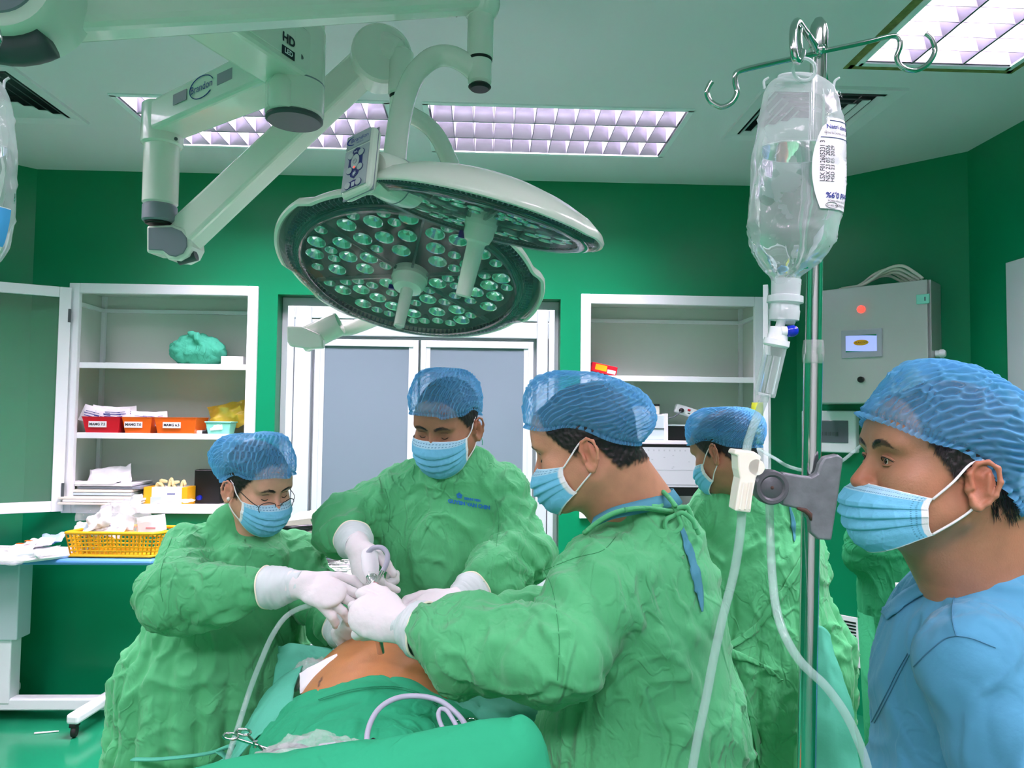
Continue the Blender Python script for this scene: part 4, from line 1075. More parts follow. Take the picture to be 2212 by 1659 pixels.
m.add(*[(lambda q: (q.v, q.f))(disc((0, -.039), .0025, .0025, .002, .0026, 10))][0])
for x in (-.004, -.0008, .0024): m.add(*[(lambda q: (q.v, q.f))(poly_k([(x, -.0625), (x+.0018, -.0625), (x+.0018, -.074), (x, -.074)], .002, .0025))][0])
for k in range(6): m.add(*[(lambda q: (q.v, q.f))(disc((random.uniform(-.006, .006), .024+random.uniform(-.004, .004)), .0009, .0009, .002, .0025, 8))][0])
m.build('symbols', M_white, kp)
# ================================================================ WALL CABINETS
def proj_y(px, py, y):
    v = P(px, py, 1.0)-CAMP; return CAMP+v*(y/v[1])
def proj_z(px, py, z):
    v = P(px, py, 1.0)-CAMP; return CAMP+v*((z-1.6)/v[2])
CD = .34
def cabinet(name, label, x0, x1, z0, z1, shelves, back_post):
    t = thing(name, label, 'cabinet', ((x0+x1)/2, WB, z0), 'recessed wall cabinets')
    def pan(nm, *b): return MB().bx(*b).build(nm, M_cabin, t)
    pan('back_panel', x0, x1, WB+CD, WB+CD+.012, z0, z1); pan('side_panel', x0-.006, x0, WB, WB+CD, z0, z1); pan('side_panel', x1, x1+.006, WB, WB+CD, z0, z1)
    pan('top_panel', x0, x1, WB, WB+CD, z1, z1+.006); MB().bx(x0, x1, WB, WB+CD, z0-.012, z0+.012).build('bottom_panel', M_white, t)
    fr = MB(); w_ = .046
    for a in ((x0-.012, x0+w_, z0-.022, z1+.022), (x1-w_, x1+.012, z0-.022, z1+.022)): fr.bx(a[0], a[1], WB-.020, WB+.012, a[2], a[3])
    fr.bx(x0+w_, x1-w_, WB-.020, WB+.012, z1-w_+.012, z1+.022); fr.bx(x0+w_, x1-w_, WB-.020, WB+.012, z0-.022, z0+.030)
    fr.build('front_frame', M_white, t, bevel=.003)
    ip = MB()
    for xx in (x0+.012, x1-.012): ip.bx(xx-.012, xx+.012, WB+CD-.026, WB+CD, z0, z1); ip.bx(xx-.012, xx+.012, WB+.012, WB+CD, z1-.10, z1-.078)
    ip.bx(x0, x1, WB+CD-.024, WB+CD, z1-.10, z1-.078)
    ip.build('inner_frame', M_white, t, bevel=.002)
    for z in shelves:
        s_ = MB().bx(x0+.004, x1-.004, WB+.014, WB+CD-.002, z-.008, z).build('shelf', M_cabin, t)
        MB().bx(x0+.004, x1-.004, WB+.010, WB+.03, z-.030, z+.003).build('shelf_edge', M_white, s_, bevel=.002)
    return t
SL = (1.888, 1.487); SRr = (1.855, 1.478)
cabl = cabinet('wall_cabinet', 'white recessed wall cabinet with open glass door, left of the sliding door', *CABL, SL, True)
cabr = cabinet('wall_cabinet', 'white recessed wall cabinet above the monitor, right of the sliding door', *CABR, SRr, True)
def glass_door(t, hinge, ang, wd, z0, z1, hside):
    d = np.array([math.cos(R(ang)), math.sin(R(ang)), 0]); nn = np.array([-d[1], d[0], 0]); M = np.column_stack([d, nn, (0, 0, 1)])
    h = np.array([hinge[0], hinge[1], 0.]); g = MB(); w_ = .058
    for a, b, c, e in ((0, w_, z0, z1), (wd-w_, wd, z0, z1), (w_, wd-w_, z0, z0+w_), (w_, wd-w_, z1-w_, z1)):
        g.box(h+d*(a+b)/2+np.array([0, 0, (c+e)/2]), (b-a, .026, e-c), M)
    o = g.build('door', M_white, t, bevel=.003)
    MB().box(h+d*wd/2+np.array([0, 0, (z0+z1)/2]), (wd-2*w_+.01, .004, z1-z0-2*w_+.01), M).build('door_pane', M_glass, o)
    for z in (z0+.12, z1-.16): MB().box(h+d*.006-nn*.0+np.array([0, 0, z]), (.014, .034, .075), M).build('hinge', M_dark, o)
    for k in range(4): MB().box(h+d*(.07+.022*k)-nn*.0145+np.array([0, 0, z1-.03]), (.009, .001, .010), M).build('pen_mark', M_armgrey, o)
    return o
glass_door(cabl, (CABL[0]+.01, WB-.034), 180+28, .53, CABL[2]-.01, CABL[3]-.01, -1)
glass_door(cabr, (CABR[1]+.030, WB-.030), 270-22.5, .54, CABR[2]-.01, CABR[3]+.0, 1)
# ---------------------------------------------------------------- cabinet contents
def blob(name, c, r, m, label, cat, seed=0, amp=.01, res=.012, flat=0.0, group=None, extra=(), parent=None):
    c = np.asarray(c, float); r = np.asarray(r, float); F = Field(c-r-.06, c+r+.06, res)
    sl, X, Y, Z = F.reg(c-r-.06, c+r+.06); d = ell(X-c[0], Y-c[1], Z-c[2], (0, 0, 0), r); F.put(d.astype(np.float32), sl, .01)
    for e in extra: F.cap(*e)
    if flat is not None: F.F = np.maximum(F.F, (c[2]-r[2]+flat-F.ax[2])[None, None, :])
    V, Q = F.mesh(); V = relax(V, Q, 2); N = vnormals(V, Q)
    V = V+N*(amp*(1.2*np.abs(pnoise(V*14+seed, seed))*2+.6*np.abs(pnoise(V*30+seed, seed+1))*2-.5))[:, None]
    lo = c[2]-r[2]+flat; V[:, 2] = np.maximum(V[:, 2], lo)
    o = mesh_obj(name, V, Q, m, parent, smooth=True)
    return tag(o, label, cat, group) if label else o
def packet(name, c, w_, h_, ax, up, m, label, cat, seed=0, th=.010, group=None, crump=.006, parent=None, print_col=None):
    """a soft flat pouch lying or standing, ax = width direction, up = height direction"""
    ax = nrm(ax); up = nrm(np.asarray(up, float)-ax*np.dot(up, ax)); n = np.cross(ax, up); c = np.asarray(c, float)
    NU, NV = 13, 13; G = []
    for sgn in (1, -1):
        g = np.zeros((NV, NU, 3))
        for i in range(NV):
            for j in range(NU):
                u, v = j/(NU-1)*2-1, i/(NV-1)*2-1
                b = th*((1-u**4)*(1-v**4))**.7*sgn
                g[i, j] = c+ax*u*w_/2+up*v*h_/2+n*b
        fl = g.reshape(-1, 3); k = (pnoise(fl*22+seed*3.3, seed)*1.6+pnoise(fl*55+seed, seed+1)*.7)*crump
        G.append((fl+np.outer(k, n)).reshape(NV, NU, 3))
    m_ = MB().grid(G[0]).grid(G[1], flip=True); o = m_.build(name, m, parent, smooth=True, sharp=60)
    if print_col is not None:
        pr = MB()
        for (u, v, a, b) in print_col:
            q = [c+ax*(u+i*a)*w_/2+up*(v+j*b)*h_/2+n*(th+.005) for i, j in ((-1, -1), (1, -1), (1, 1), (-1, 1))]; pr.add(q, [(0, 1, 2, 3)])
        pr.build('print', M_ink, o)
    return tag(o, label, cat, group) if label else o
yS = WB+.17
b = proj_y(428, 760, yS)
o = blob('cloth_bundle', (b[0], yS, SL[0]+.088), (.165, .11, .098), M_drape2, 'teal cloth bundle tied with a knot on the top cabinet shelf', 'cloth bundle', 3, .012, .011, .012,
     extra=[((b[0]+.03, yS-.10, SL[0]+.16), (b[0]-.02, yS-.08, SL[0]+.185), .018, .012, .02), ((b[0]+.03, yS-.10, SL[0]+.16), (b[0]+.07, yS-.09, SL[0]+.11), .016, .01, .02)])
m_t = mat('teal_wrap_cotton', (74, 176, 146), rough=.85, spec=.15); cloth_bump(m_t, .004, 12, .001, 80); o.data.materials[0] = m_t
q = proj_y(506, 783, WB+.10); o = MB().box((q[0], WB+.10, SL[0]+.027), (.128, .08, .054)).build('carton', M_paper, bevel=.003)
tag(o, 'small white carton beside the teal cloth bundle', 'box')
MB().box((q[0], WB+.10, SL[0]+.0545), (.126, .03, .001)).build('flap_line', M_cream, o)
def tray(px0, px1, m, label, txts, y=WB+.10, dep=.16, h=.092, z=SL[1]):
    x0 = proj_y(px0, 915, y-dep/2)[0]; x1 = proj_y(px1, 915, y-dep/2)[0]; t = thing('storage_tray', label, 'tray', ((x0+x1)/2, y, z), 'plastic trays on the middle shelf')
    def ring(ins, zz): return [(x0+ins, y-dep/2+ins, zz), (x1-ins, y-dep/2+ins, zz), (x1-ins, y+dep/2-ins, zz), (x0+ins, y+dep/2-ins, zz)]
    G = [ring(.016, z+.001), ring(.004, z+h*.8), ring(.0, z+h), ring(-.004, z+h+.003), ring(.006, z+h+.003), ring(.010, z+h*.8), ring(.020, z+.006)]
    V = [p for r_ in G for p in r_]; Fc = [(3, 2, 1, 0), (24, 25, 26, 27)]
    for i in range(6):
        for k in range(4): Fc.append((i*4+k, i*4+(k+1) % 4, (i+1)*4+(k+1) % 4, (i+1)*4+k))
    MB().add(V, Fc).build('tray_body', m, t, bevel=.004)
    cx = (x0+x1)/2-.02; MB().box((cx, y-dep/2+.0045, z+h*.55), (.10, .004, .034), None).build('label_card', M_paper, t)
    pm = MB(); pm.add(*text_geo(txts, .020, plane_map((cx, y-dep/2+.0015, z+h*.55), (1, 0, 0), (0, 0, 1)), bold=.0006)); pm.build('label_print', M_inkblack, t)
    return t
tray(176, 259, M_red, 'red plastic tray with white label holding paper pouches', 'MAMG 7.5')
tray(262, 328, M_orange, 'orange plastic tray with white label, between the red and the larger orange tray', 'MAMG 7.0')
tray(332, 424, M_orange, 'larger orange plastic tray with white label, right of the others', 'MAMG 6.5', dep=.19)
for k, (px, py, wd, tilt) in enumerate([(200, 884, .13, .5), (222, 878, .13, .35), (243, 876, .13, .1), (258, 878, .12, -.15), (272, 880, .12, -.35), (304, 890, .11, .2), (322, 889, .11, .1), (340, 888, .11, -.2)]):
    yy = WB+.075+.012*k % .05; q = proj_y(px, py+8, yy)
    packet('paper_pouch', (q[0], yy, SL[1]+(.105 if k < 5 else .085)), wd, .10 if k < 5 else .085, (1, .15*k % .4, -tilt*.5), (tilt*.5, .35, 1), M_paper,
           ['leftmost white paper pouch in the red tray', 'second white paper pouch from the left in the red tray', 'tallest middle white paper pouch in the red tray', 'fourth white paper pouch from the left in the red tray', 'white paper pouch at the right end of the red tray', 'leftmost white paper pouch above the orange trays', 'middle white paper pouch above the orange trays', 'rightmost white paper pouch above the orange trays'][k], 'pouch', k, .007, 'glove pouches in the trays', .004, None, [(0, 0, .7, .04), (0, .25, .6, .03), (-.1, -.3, .5, .05)])
q = proj_y(500, 890, WB+.20)
o = packet('plastic_bag', (q[0]+.02, WB+.21, SL[1]+.115), .30, .16, (1, .1, .25), (-.2, .3, 1), M_limeyel, 'crumpled yellow plastic bag behind the mint box', 'plastic bag', 31, .035, None, .03)
q0, q1 = proj_y(449, 920, WB+.08), proj_y(503, 920, WB+.08)
t = thing('plastic_box', 'small mint plastic box with clear lid on the middle shelf', 'box', ((q0[0]+q1[0])/2, WB+.1, SL[1]))
MB().add([(q0[0]+.012, WB+.05, SL[1]), (q1[0]-.012, WB+.05, SL[1]), (q1[0]-.012, WB+.14, SL[1]), (q0[0]+.012, WB+.14, SL[1]), (q0[0], WB+.04, SL[1]+.066), (q1[0], WB+.04, SL[1]+.066), (q1[0], WB+.15, SL[1]+.066), (q0[0], WB+.15, SL[1]+.066)],
         [(0, 3, 2, 1), (4, 5, 6, 7), (0, 1, 5, 4), (1, 2, 6, 5), (2, 3, 7, 6), (3, 0, 4, 7)]).build('box_body', M_mint, t, bevel=.004)
MB().bx(q0[0]-.004, q1[0]+.004, WB+.036, WB+.154, SL[1]+.066, SL[1]+.074).build('lid', M_mint, t, bevel=.002)
packet('inner_wrap', ((q0[0]+q1[0])/2-.01, WB+.041, SL[1]+.04), .07, .03, (1, 0, .1), (0, .1, 1), M_paper, None, None, 4, .002, parent=t)
q = proj_y(430, 930, WB+.06); o = MB().tube([(q[0]-.05, WB+.05, SL[1]+.010), (q[0]+.02, WB+.07, SL[1]+.012)], .010, 10).build('marker_pen', M_paper, smooth=True, sharp=40); tag(o, 'short white and black pen lying next to the mint box', 'pen')
MB().tube([(q[0]+.015, WB+.068, SL[1]+.013), (q[0]+.05, WB+.08, SL[1]+.014)], .012, 10).build('pen_cap', M_black, o, smooth=True, sharp=40)
# bottom shelf
zb = CABL[2]+.013
def stack(px0, px1, py, n, m, label, name, cat, th, y0, dep, z):
    x0 = proj_y(px0, py, y0)[0]; x1 = proj_y(px1, py, y0)[0]; t = thing(name, label, cat, ((x0+x1)/2, y0+dep/2, z)); rr = random.Random(n)
    for k in range(n):
        dx, dy = rr.uniform(-.02, .02), rr.uniform(-.01, .02)
        MB().box(((x0+x1)/2+dx, y0+dep/2+dy, z+th*(k+.5)), ((x1-x0)*rr.uniform(.85, 1), dep, th*.86)).build('folder' if cat == 'papers' else 'tray_plate', m[k % len(m)], t, bevel=.002)
    return t
stack(118, 300, 1088, 3, [M_cream, M_paper, M_cream], 'stack of cream plastic tray lids jutting out of the cabinet bottom', 'tray_lids', 'tray lids', .014, WB-.09, .30, zb+.018)
stack(156, 296, 1062, 4, [M_tablegrey, M_cream, M_armgrey, M_paper], 'slanting pile of grey folders and papers in the cabinet bottom', 'paper_pile', 'papers', .017, WB+.0, .26, zb+.062)
packet('paper_bundle', proj_y(238, 1030, WB+.12)+np.array([0, 0, .0]), .25, .12, (1, 0, .12), (.1, .5, 1), M_paper, 'crumpled white paper bundle on top of the folder pile', 'papers', 9, .03, None, .022)
packet('paper_sheet', proj_y(200, 1042, WB+.05), .30, .10, (1, 0, .03), (0, 1, .12), M_paper, 'flat white folded sheet sticking out of the cabinet', 'papers', 12, .006, None, .004)
packet('plastic_sleeve', proj_y(190, 1098, WB-.06)-np.array([0, 0, .02]), .14, .09, (1, 0, .1), (0, .2, 1), M_film, 'clear plastic sleeve hanging below the tray lids', 'plastic bag', 14, .008, None, .01)
x0, x1 = proj_y(310, 1080, WB+.06)[0], proj_y(404, 1080, WB+.06)[0]
t = thing('glove_box', 'yellow and white carton with cream gloves spilling from the top', 'glove box', ((x0+x1)/2, WB+.13, zb))
MB().bx(x0, x1, WB+.06, WB+.19, zb, zb+.105).build('carton', M_paper, t, bevel=.002)
for a, b_ in ((x0-.001, x0+.045), (x1-.03, x1+.001)): MB().bx(a, b_, WB+.0585, WB+.191, zb, zb+.1055).build('yellow_print', M_yellow, t)
MB().bx(x0+.04, x0+.10, WB+.0575, WB+.06, zb+.008, zb+.05).build('label_patch', M_tablegrey, t)
MB().bx((x0+x1)/2+.01, (x0+x1)/2+.055, WB+.0575, WB+.06, zb+.066, zb+.071).build('carton_print', M_ink, t)
M_latexc = mat('cream_latex', (226, 208, 150), rough=.6)
for k in range(5):
    xx = x0+.05+k*.035; m = MB(); m.tube(catmull([(xx, WB+.12, zb+.10), (xx+.012*(-1)**k, WB+.11, zb+.125+.012*(k % 3)), (xx+.03, WB+.10, zb+.115+.02*(k % 2))], 5), [.016, .018, .017, .016, .015, .013, .012, .010, .010, .008, .006], 8, flat=.6); m.build('spilled_glove', M_latexc, t, smooth=True)
packet('tissue_packet', proj_y(378, 1082, WB+.01), .22, .035, (1, 0, .05), (0, 1, .15), M_paper, 'flat white packet in front of the yellow glove box', 'packet', 17, .008)
x0 = proj_y(432, 1050, WB+.18)[0]
t = thing('desk_speaker', 'black box with blue knob at the back of the cabinet bottom', 'speaker', (x0, WB+.2, zb)); MB().bx(x0-.035, x0+.12, WB+.18, WB+.26, zb, zb+.20).build('case', M_black, t, bevel=.006); MB().lathe([(0, 0), (.016, 0), (.014, .014), (0, .016)], (x0+.0, WB+.18, zb+.035), axis=(0, -1, 0), n=16).build('knob', M_bluecap, t, smooth=True, sharp=40)
# right cabinet
q = proj_y(1304, 786, WB+.10)
t = thing('instant_noodle_box', 'red and yellow tilted carton on the right cabinet shelf', 'carton', (q[0], WB+.1, SRr[0]))
Mr = Matrix.Rotation(R(12), 3, 'Y'); MM = np.array(Mr)
MB().box((q[0], WB+.12, SRr[0]+.044), (.155, .09, .056), MM).build('carton', M_red, t, bevel=.003)
MB().box(np.array([q[0], WB+.12, SRr[0]+.044])+MM@np.array([-.02, -.0455, .004]), (.07, .002, .034), MM).build('yellow_print', M_yellow, t); MB().box(np.array([q[0], WB+.12, SRr[0]+.044])+MM@np.array([.045, -.0455, -.008]), (.05, .002, .022), MM).build('white_print', M_paper, t)
MB().bx(q[0]-.085, q[0]+.05, WB+.07, WB+.17, SRr[0]+.0, SRr[0]+.008).build('blue_sleeve', M_ink, t)
zz = SRr[1]
x0, x1 = proj_y(1388, 920, WB+.05)[0], proj_y(1436, 920, WB+.05)[0]
t = thing('label_printer', 'grey label printer with dark lid on the right cabinet shelf', 'printer', ((x0+x1)/2, WB+.15, zz))
MB().bx(x0-.10, x1, WB+.05, WB+.27, zz, zz+.155).build('case', M_tablegrey, t, bevel=.008); MB().bx(x0-.06, x1-.02, WB+.09, WB+.25, zz+.155, zz+.205).build('paper_hood', M_cream, t, bevel=.006); MB().bx(x0-.06, x1-.02, WB+.09, WB+.24, zz+.205, zz+.218).build('lid', M_black, t, bevel=.004); MB().bx(x0-.10, x1+.002, WB+.046, WB+.06, zz+.07, zz+.074).build('seam', M_dark, t); MB().bx(x1-.004, x1+.012, WB+.02, WB+.2, zz, zz+.16).build('side_door', M_paper, t)
x0, x1 = proj_y(1432, 930, WB+.06)[0], proj_y(1494, 930, WB+.06)[0]
t = thing('black_desk_box', 'black device box with grey top edge below the power strip', 'device', ((x0+x1)/2, WB+.13, zz)); MB().bx(x0, x1+.03, WB+.06, WB+.22, zz, zz+.088).build('case', M_black, t, bevel=.004); MB().bx(x0, x1+.03, WB+.055, WB+.225, zz+.088, zz+.096).build('top_edge', M_tablegrey, t, bevel=.002)
c = proj_y(1487, 890, WB+.12); t = thing('power_strip', 'white power strip with red switches leaning in the right cabinet', 'power strip', (c[0], WB+.14, zz+.1)); MM = np.array(Matrix.Rotation(R(17), 3, 'Y'))
MB().box(c, (.17, .045, .055), MM).build('case', M_white, t, bevel=.010, bseg=3)
for k in range(2): MB().box(c+MM@np.array([-.005+.045*k, -.024, .010]), (.018, .004, .012), MM).build('switch', M_red, t, bevel=.002)
for k in range(3): MB().box(c+MM@np.array([-.045+.045*k, -.0235, -.010]), (.014, .003, .004), MM).build('socket_slot', M_black, t)
MB().ball(c+MM@np.array([-.05, -.03, -.006]), (.016, .016, .014)).build('plug', M_black, t, smooth=True)
MB().tube(catmull([c+MM@np.array([-.05, -.04, -.006]), c+np.array([-.10, -.05, -.03]), c+np.array([-.17, -.04, -.045])], 6), .0035, 8).build('cord', M_darkcable, t, smooth=True)
# monitor under the shelf
y = WB-.02; a, b_ = proj_y(1330, 958, y), proj_y(1532, 1072, y)
t = thing('computer_monitor', 'black computer monitor showing a white chart, inside the right cabinet', 'monitor', ((a[0]+b_[0])/2, y, CABR[2]))
cx, cz = (a[0]+b_[0])/2, (a[2]+b_[2])/2
MB().box((cx, y+.02, cz), (b_[0]-a[0], .035, a[2]-b_[2])).build('bezel', M_black, t, bevel=.004)
sw, sh = b_[0]-a[0]-.035, a[2]-b_[2]-.07
scr = MB().box((cx-.005, y+.0015, cz+.016), (sw, .003, sh)).build('screen', M_screen, t)
rr = random.Random(3); pm = MB()
for k in range(16): pm.box((cx-sw*.46+k*sw*.06, y-.0006, cz+sh*.42+.016), (.008, .0006, .010))
for r_ in range(3): pm.bx(cx-sw*.1, cx+sw*.47, y-.0007, y-.0002, cz-sh*.45+.016+r_*.0, cz-sh*.45+.018)
for xx in (cx-sw*.1, cx+sw*.47): pm.bx(xx, xx+.002, y-.0007, y-.0002, cz-sh*.45+.016, cz-.0)
pm.bx(cx-sw*.1, cx+sw*.47, y-.0007, y-.0002, cz-.002, cz)
for k in range(10): pm.box((cx+rr.uniform(-.45, .45)*sw, y-.0006, cz+.05+rr.uniform(-.2, .2)*sh), (.010, .0006, .005))
pm.build('screen_marks', M_panelgrey, scr)
MB().box((cx, y+.04, cz-.13), (.05, .03, .12)).build('stand', M_black, t, bevel=.006); MB().lathe([(0, 0), (.11, 0), (.10, .012), (0, .016)], (cx-.03, y+.03, CABR[2]+.032), n=28).build('stand_foot', M_dark, t, smooth=True, sharp=30)
# yellow bag and white tube at the edge of the right cabinet
c = proj_y(1637, 915, WB-.12)
o = packet('plastic_bag', c, .07, .24, (1, -.3, 0), (.05, 0, 1), mat('lime_bag_film', (216, 224, 60), rough=.35), 'lime yellow plastic bag hanging on the right cabinet edge', 'plastic bag', 23, .02, None, .014)
# ================================================================ RIGHT CHAMFER WALL : steel cabinet, breaker box, grille
tn = np.array([1, -1, 0])/math.sqrt(2); nn = np.array([-1, -1, 0])/math.sqrt(2); CM = np.column_stack([tn, -nn, (0, 0, 1)])
o0 = np.array([(1.80+2.213)/2, (4.02+3.607)/2, 2.012])-nn*.11
t = thing('control_cabinet', 'brushed steel control cabinet with small screen on the angled wall', 'control cabinet', o0-np.array([0, 0, .31]))
wdt = .584
CBX = lambda u, z, n_=0.0: o0+tn*u+np.array([0, 0, z])+nn*(.11+n_)
o_ = MB().box(o0-nn*.01, (wdt, .195, .624), CM).build('steel_case', M_steel, t, bevel=.003)
MB().box(CBX(-.004, 0, -.002), (wdt-.012, .016, .618), CM).build('steel_door', M_steel, t, bevel=.003)
def on_steel(px, py):
    v = P(px, py, 1.0)-CAMP; k = np.dot(CBX(0, 0, .01)-CAMP, nn)/np.dot(v, nn); return CAMP+v*k
MB().lathe([(0, -.004), (.020, -.004), (.020, .004), (.015, .006), (.013, .016), (0, .019)], on_steel(1860, 668), axis=nn, n=20).build('indicator_lamp', M_redled, t, smooth=True, sharp=40)
c = on_steel(1861, 742); MB().box(c, (.205, .012, .150), CM).build('screen_bezel', M_panelgrey, t, bevel=.004)
s_ = MB().box(c+nn*.0065, (.155, .003, .088), CM).build('screen', M_screenblue, t)
m = MB().prism([c+nn*.0085+tn*(.038*math.cos(2*math.pi*k/28))+np.array([0, 0, .015*math.sin(2*math.pi*k/28)+.004]) for k in range(28)], nn*.001); e_ = m.build('logo_ellipse', M_yellow, s_)
m = MB(); m.add(*text_geo('PLASCOM', .0135, plane_map(c+nn*.0102+np.array([0, 0, .004]), tn, (0, 0, 1)))); m.build('logo_print', M_inkblack, s_)
for sg in (-1, 1):
    pts = [c+nn*.0085+tn*(-.0775+.155*k/12)+np.array([0, 0, sg*(.044-.008*(k/12 if sg > 0 else 1-k/12)**2)]) for k in range(13)]+[c+nn*.0085+tn*(.0775-.155*k/12)+np.array([0, 0, sg*.044]) for k in range(13)]
    MB().prism(pts, nn*.001).build('green_wave', M_wall, s_)
MB().lathe([(0, -.004), (.016, -.004), (.016, .012), (.012, .016), (0, .017)], on_steel(1860, 820), axis=nn, n=18).build('lock_knob', M_black, t, smooth=True, sharp=40)
MB().box(on_steel(1994, 646), (.060, .014, .048), CM).build('latch', M_mint, t, bevel=.003); MB().box(on_steel(1999, 646)+nn*.008, (.005, .002, .02), CM).build('latch_slot', M_dark, t)
c = o0+tn*(wdt/2+.012)+nn*.02+np.array([0, 0, -.06]); MB().lathe([(0, 0), (.018, 0), (.018, .018), (.022, .02), (.022, .035), (.014, .045), (0, .046)], c-tn*.01, axis=tn, n=18).build('cable_gland', M_white, t, smooth=True, sharp=40)
for k in range(6):
    a = o0+np.array([0, 0, .318])+tn*(-.25+.02*k)+nn*(.02*k-.04); h = .05+.012*(k % 3)
    MB().tube(catmull([a, a+tn*.12+np.array([0, 0, .012]), a+tn*.22+np.array([0, 0, h]), a+tn*.30+np.array([0, 0, h+.012]), a+tn*.36+np.array([0, 0, h*.6]), a+tn*.40+np.array([0, 0, .005])], 6), .008, 10).build('hose', M_cream, t, smooth=True)
def chamfer_pt(px, py, off=0.0):
    v = P(px, py, 1.0)-CAMP; d0 = (CHX+WB); k = (d0-CAMP[0]-CAMP[1])/(v[0]+v[1]); return CAMP+v*k+nn*off
c = chamfer_pt(1797, 932, .03); t = thing('breaker_box', 'white breaker box with smoked window under the steel cabinet', 'breaker box', c)
MB().box(c, (.30, .06, .235), CM).build('case', M_white, t, bevel=.008, bseg=3); MB().box(c+nn*.031+np.array([0, 0, .0]), (.22, .006, .125), CM).build('smoked_window', mat('smoked_plastic', (96, 104, 112), rough=.12), t, bevel=.003)
for k in range(6): MB().box(c+nn*.035+tn*(-.05+.02*k)-np.array([0, 0, .012]), (.013, .002, .02), CM).build('breaker', M_dark, t)
m = MB(); pts = [chamfer_pt(1600, 940, .10), P(1665, 985, 3.5), P(1705, 1008, 3.4), P(1760, 1018, 3.4), P(1812, 1000, 3.5), P(1860, 962, 3.7), chamfer_pt(1900, 930, .02)]
o = m.tube(catmull(pts, 8), .008, 10).build('gas_hose', M_siltube, smooth=True); tag(o, 'thin white hose sagging between the cabinet edge and the angled wall', 'hose')
c = chamfer_pt(1830, 1383, .006); t = thing('wall_grille', 'white slotted air grille low on the angled wall', 'air vent', c)
MB().box(c, (.17, .012, .27), CM).build('frame', M_white, t, bevel=.003)
for k in range(13): MB().box(c+nn*.007+np.array([0, 0, -.105+.0175*k])+tn*.012, (.08, .003, .009), CM).build('slot', M_black, t)
MB().lathe([(0, 0), (.005, 0), (.004, .003), (0, .004)], c+nn*.006-tn*.055, axis=nn, n=10).build('screw', M_armgrey, t)
o = MB().box((XR-.008, 3.06, 1.75), (.016, .60, 1.18)).build('notice_board', M_paper, bevel=.003); tag(o, 'white notice board on the right wall at the picture edge', 'notice board')
MB().box((XR-.012, 3.06, 1.75), (.016, .64, 1.22)).build('board_frame', M_doorframe, o, bevel=.003)
# ================================================================ SIDE TABLE ON THE LEFT
TZ = .86; ty0, ty1 = 3.86, 4.22; tx1 = proj_z(332, 1208, TZ)[0]
t = thing('overbed_table', 'wheeled overbed table with blue edged top by the left wall', 'table', (-2.2, 4.05, 0))
MB().bx(-2.66, tx1, ty0, ty1, TZ-.030, TZ).build('table_top', M_bluetable, t, bevel=.014, bseg=3)
cx1 = proj_y(44, 1300, 4.0)[0]
MB().bx(-2.66, cx1, 3.98, 4.10, .42, TZ-.03).build('column_outer', M_tablegrey, t, bevel=.006); MB().bx(-2.645, cx1-.035, 3.995, 4.085, .09, .44).build('column_inner', M_white, t, bevel=.006)
MB().bx(-2.64, -1.95, 4.0, 4.07, .055, .115).build('base_bar', M_white, t, bevel=.008)
for xx in (-1.98, -2.58):
    m, _ = beam((xx-.03, 3.78, .095), (xx+.02, 4.24, .10), .065, .05); f_ = m.build('base_foot', M_white, t, bevel=.014, bseg=3)
    for yy, dx in ((3.81, -.03), (4.22, .02)):
        MB().lathe([(0, -.012), (.026, -.012), (.030, -.006), (.030, .006), (.026, .012), (0, .012)], (xx+dx, yy, .031), axis=(1, .2, 0), n=18).build('caster_wheel', M_rubber, f_, smooth=True, sharp=40)
        MB().box((xx+dx, yy, .062), (.035, .05, .022)).build('caster_fork', M_rubber, f_, bevel=.006)
# basket with lattice sides
bx0, bx1 = proj_z(146, 1205, TZ)[0], proj_z(300, 1215, TZ)[0]
t = thing('plastic_basket', 'yellow lattice plastic basket heaped with wrapped supplies', 'basket', ((bx0+bx1)/2, 4.0, TZ), None)
corners = [np.array([bx0, 3.90, 0]), np.array([bx1+.02, 3.885, 0]), np.array([bx1+.16, 4.10, 0]), np.array([bx0+.06, 4.16, 0])]
H_ = .125; cen = sum(corners)/4
def bpt(e, u, h_):
    a, b_ = corners[e], corners[(e+1) % 4]; p = a+(b_-a)*u; p = p+(p-cen)*(.10*h_/H_-.06); return np.array([p[0], p[1], TZ+.003+h_])
for e in range(4):
    ln = np.linalg.norm(corners[(e+1) % 4]-corners[e]); n_ = int(ln/.022); m = MB()
    for k in range(n_+1): m.tube([bpt(e, k/n_, .012), bpt(e, k/n_, H_-.01)], .0042, 5, cap=False)
    for h_ in (.014, .034, .054, .074, .094): m.tube([bpt(e, 0, h_), bpt(e, 1, h_)], .0042, 5, cap=False)
    m.build('lattice_side', M_yellow, t)
m = MB(); m.tube(catmull([bpt(e, u, H_) for e in range(4) for u in (.06, .5, .94)], 4, closed=True), .009, 8, closed=True); m.build('rim', M_yellow, t, smooth=True)
m = MB(); m.tube(catmull([bpt(e, u, .008) for e in range(4) for u in (.06, .94)], 4, closed=True), .007, 8, closed=True); m.build('foot_ring', M_yellow, t, smooth=True)
MB().add([bpt(e, 0, .006) for e in range(4)], [(0, 1, 2, 3)]).build('basket_floor', M_yellow, t)
rr = random.Random(8)
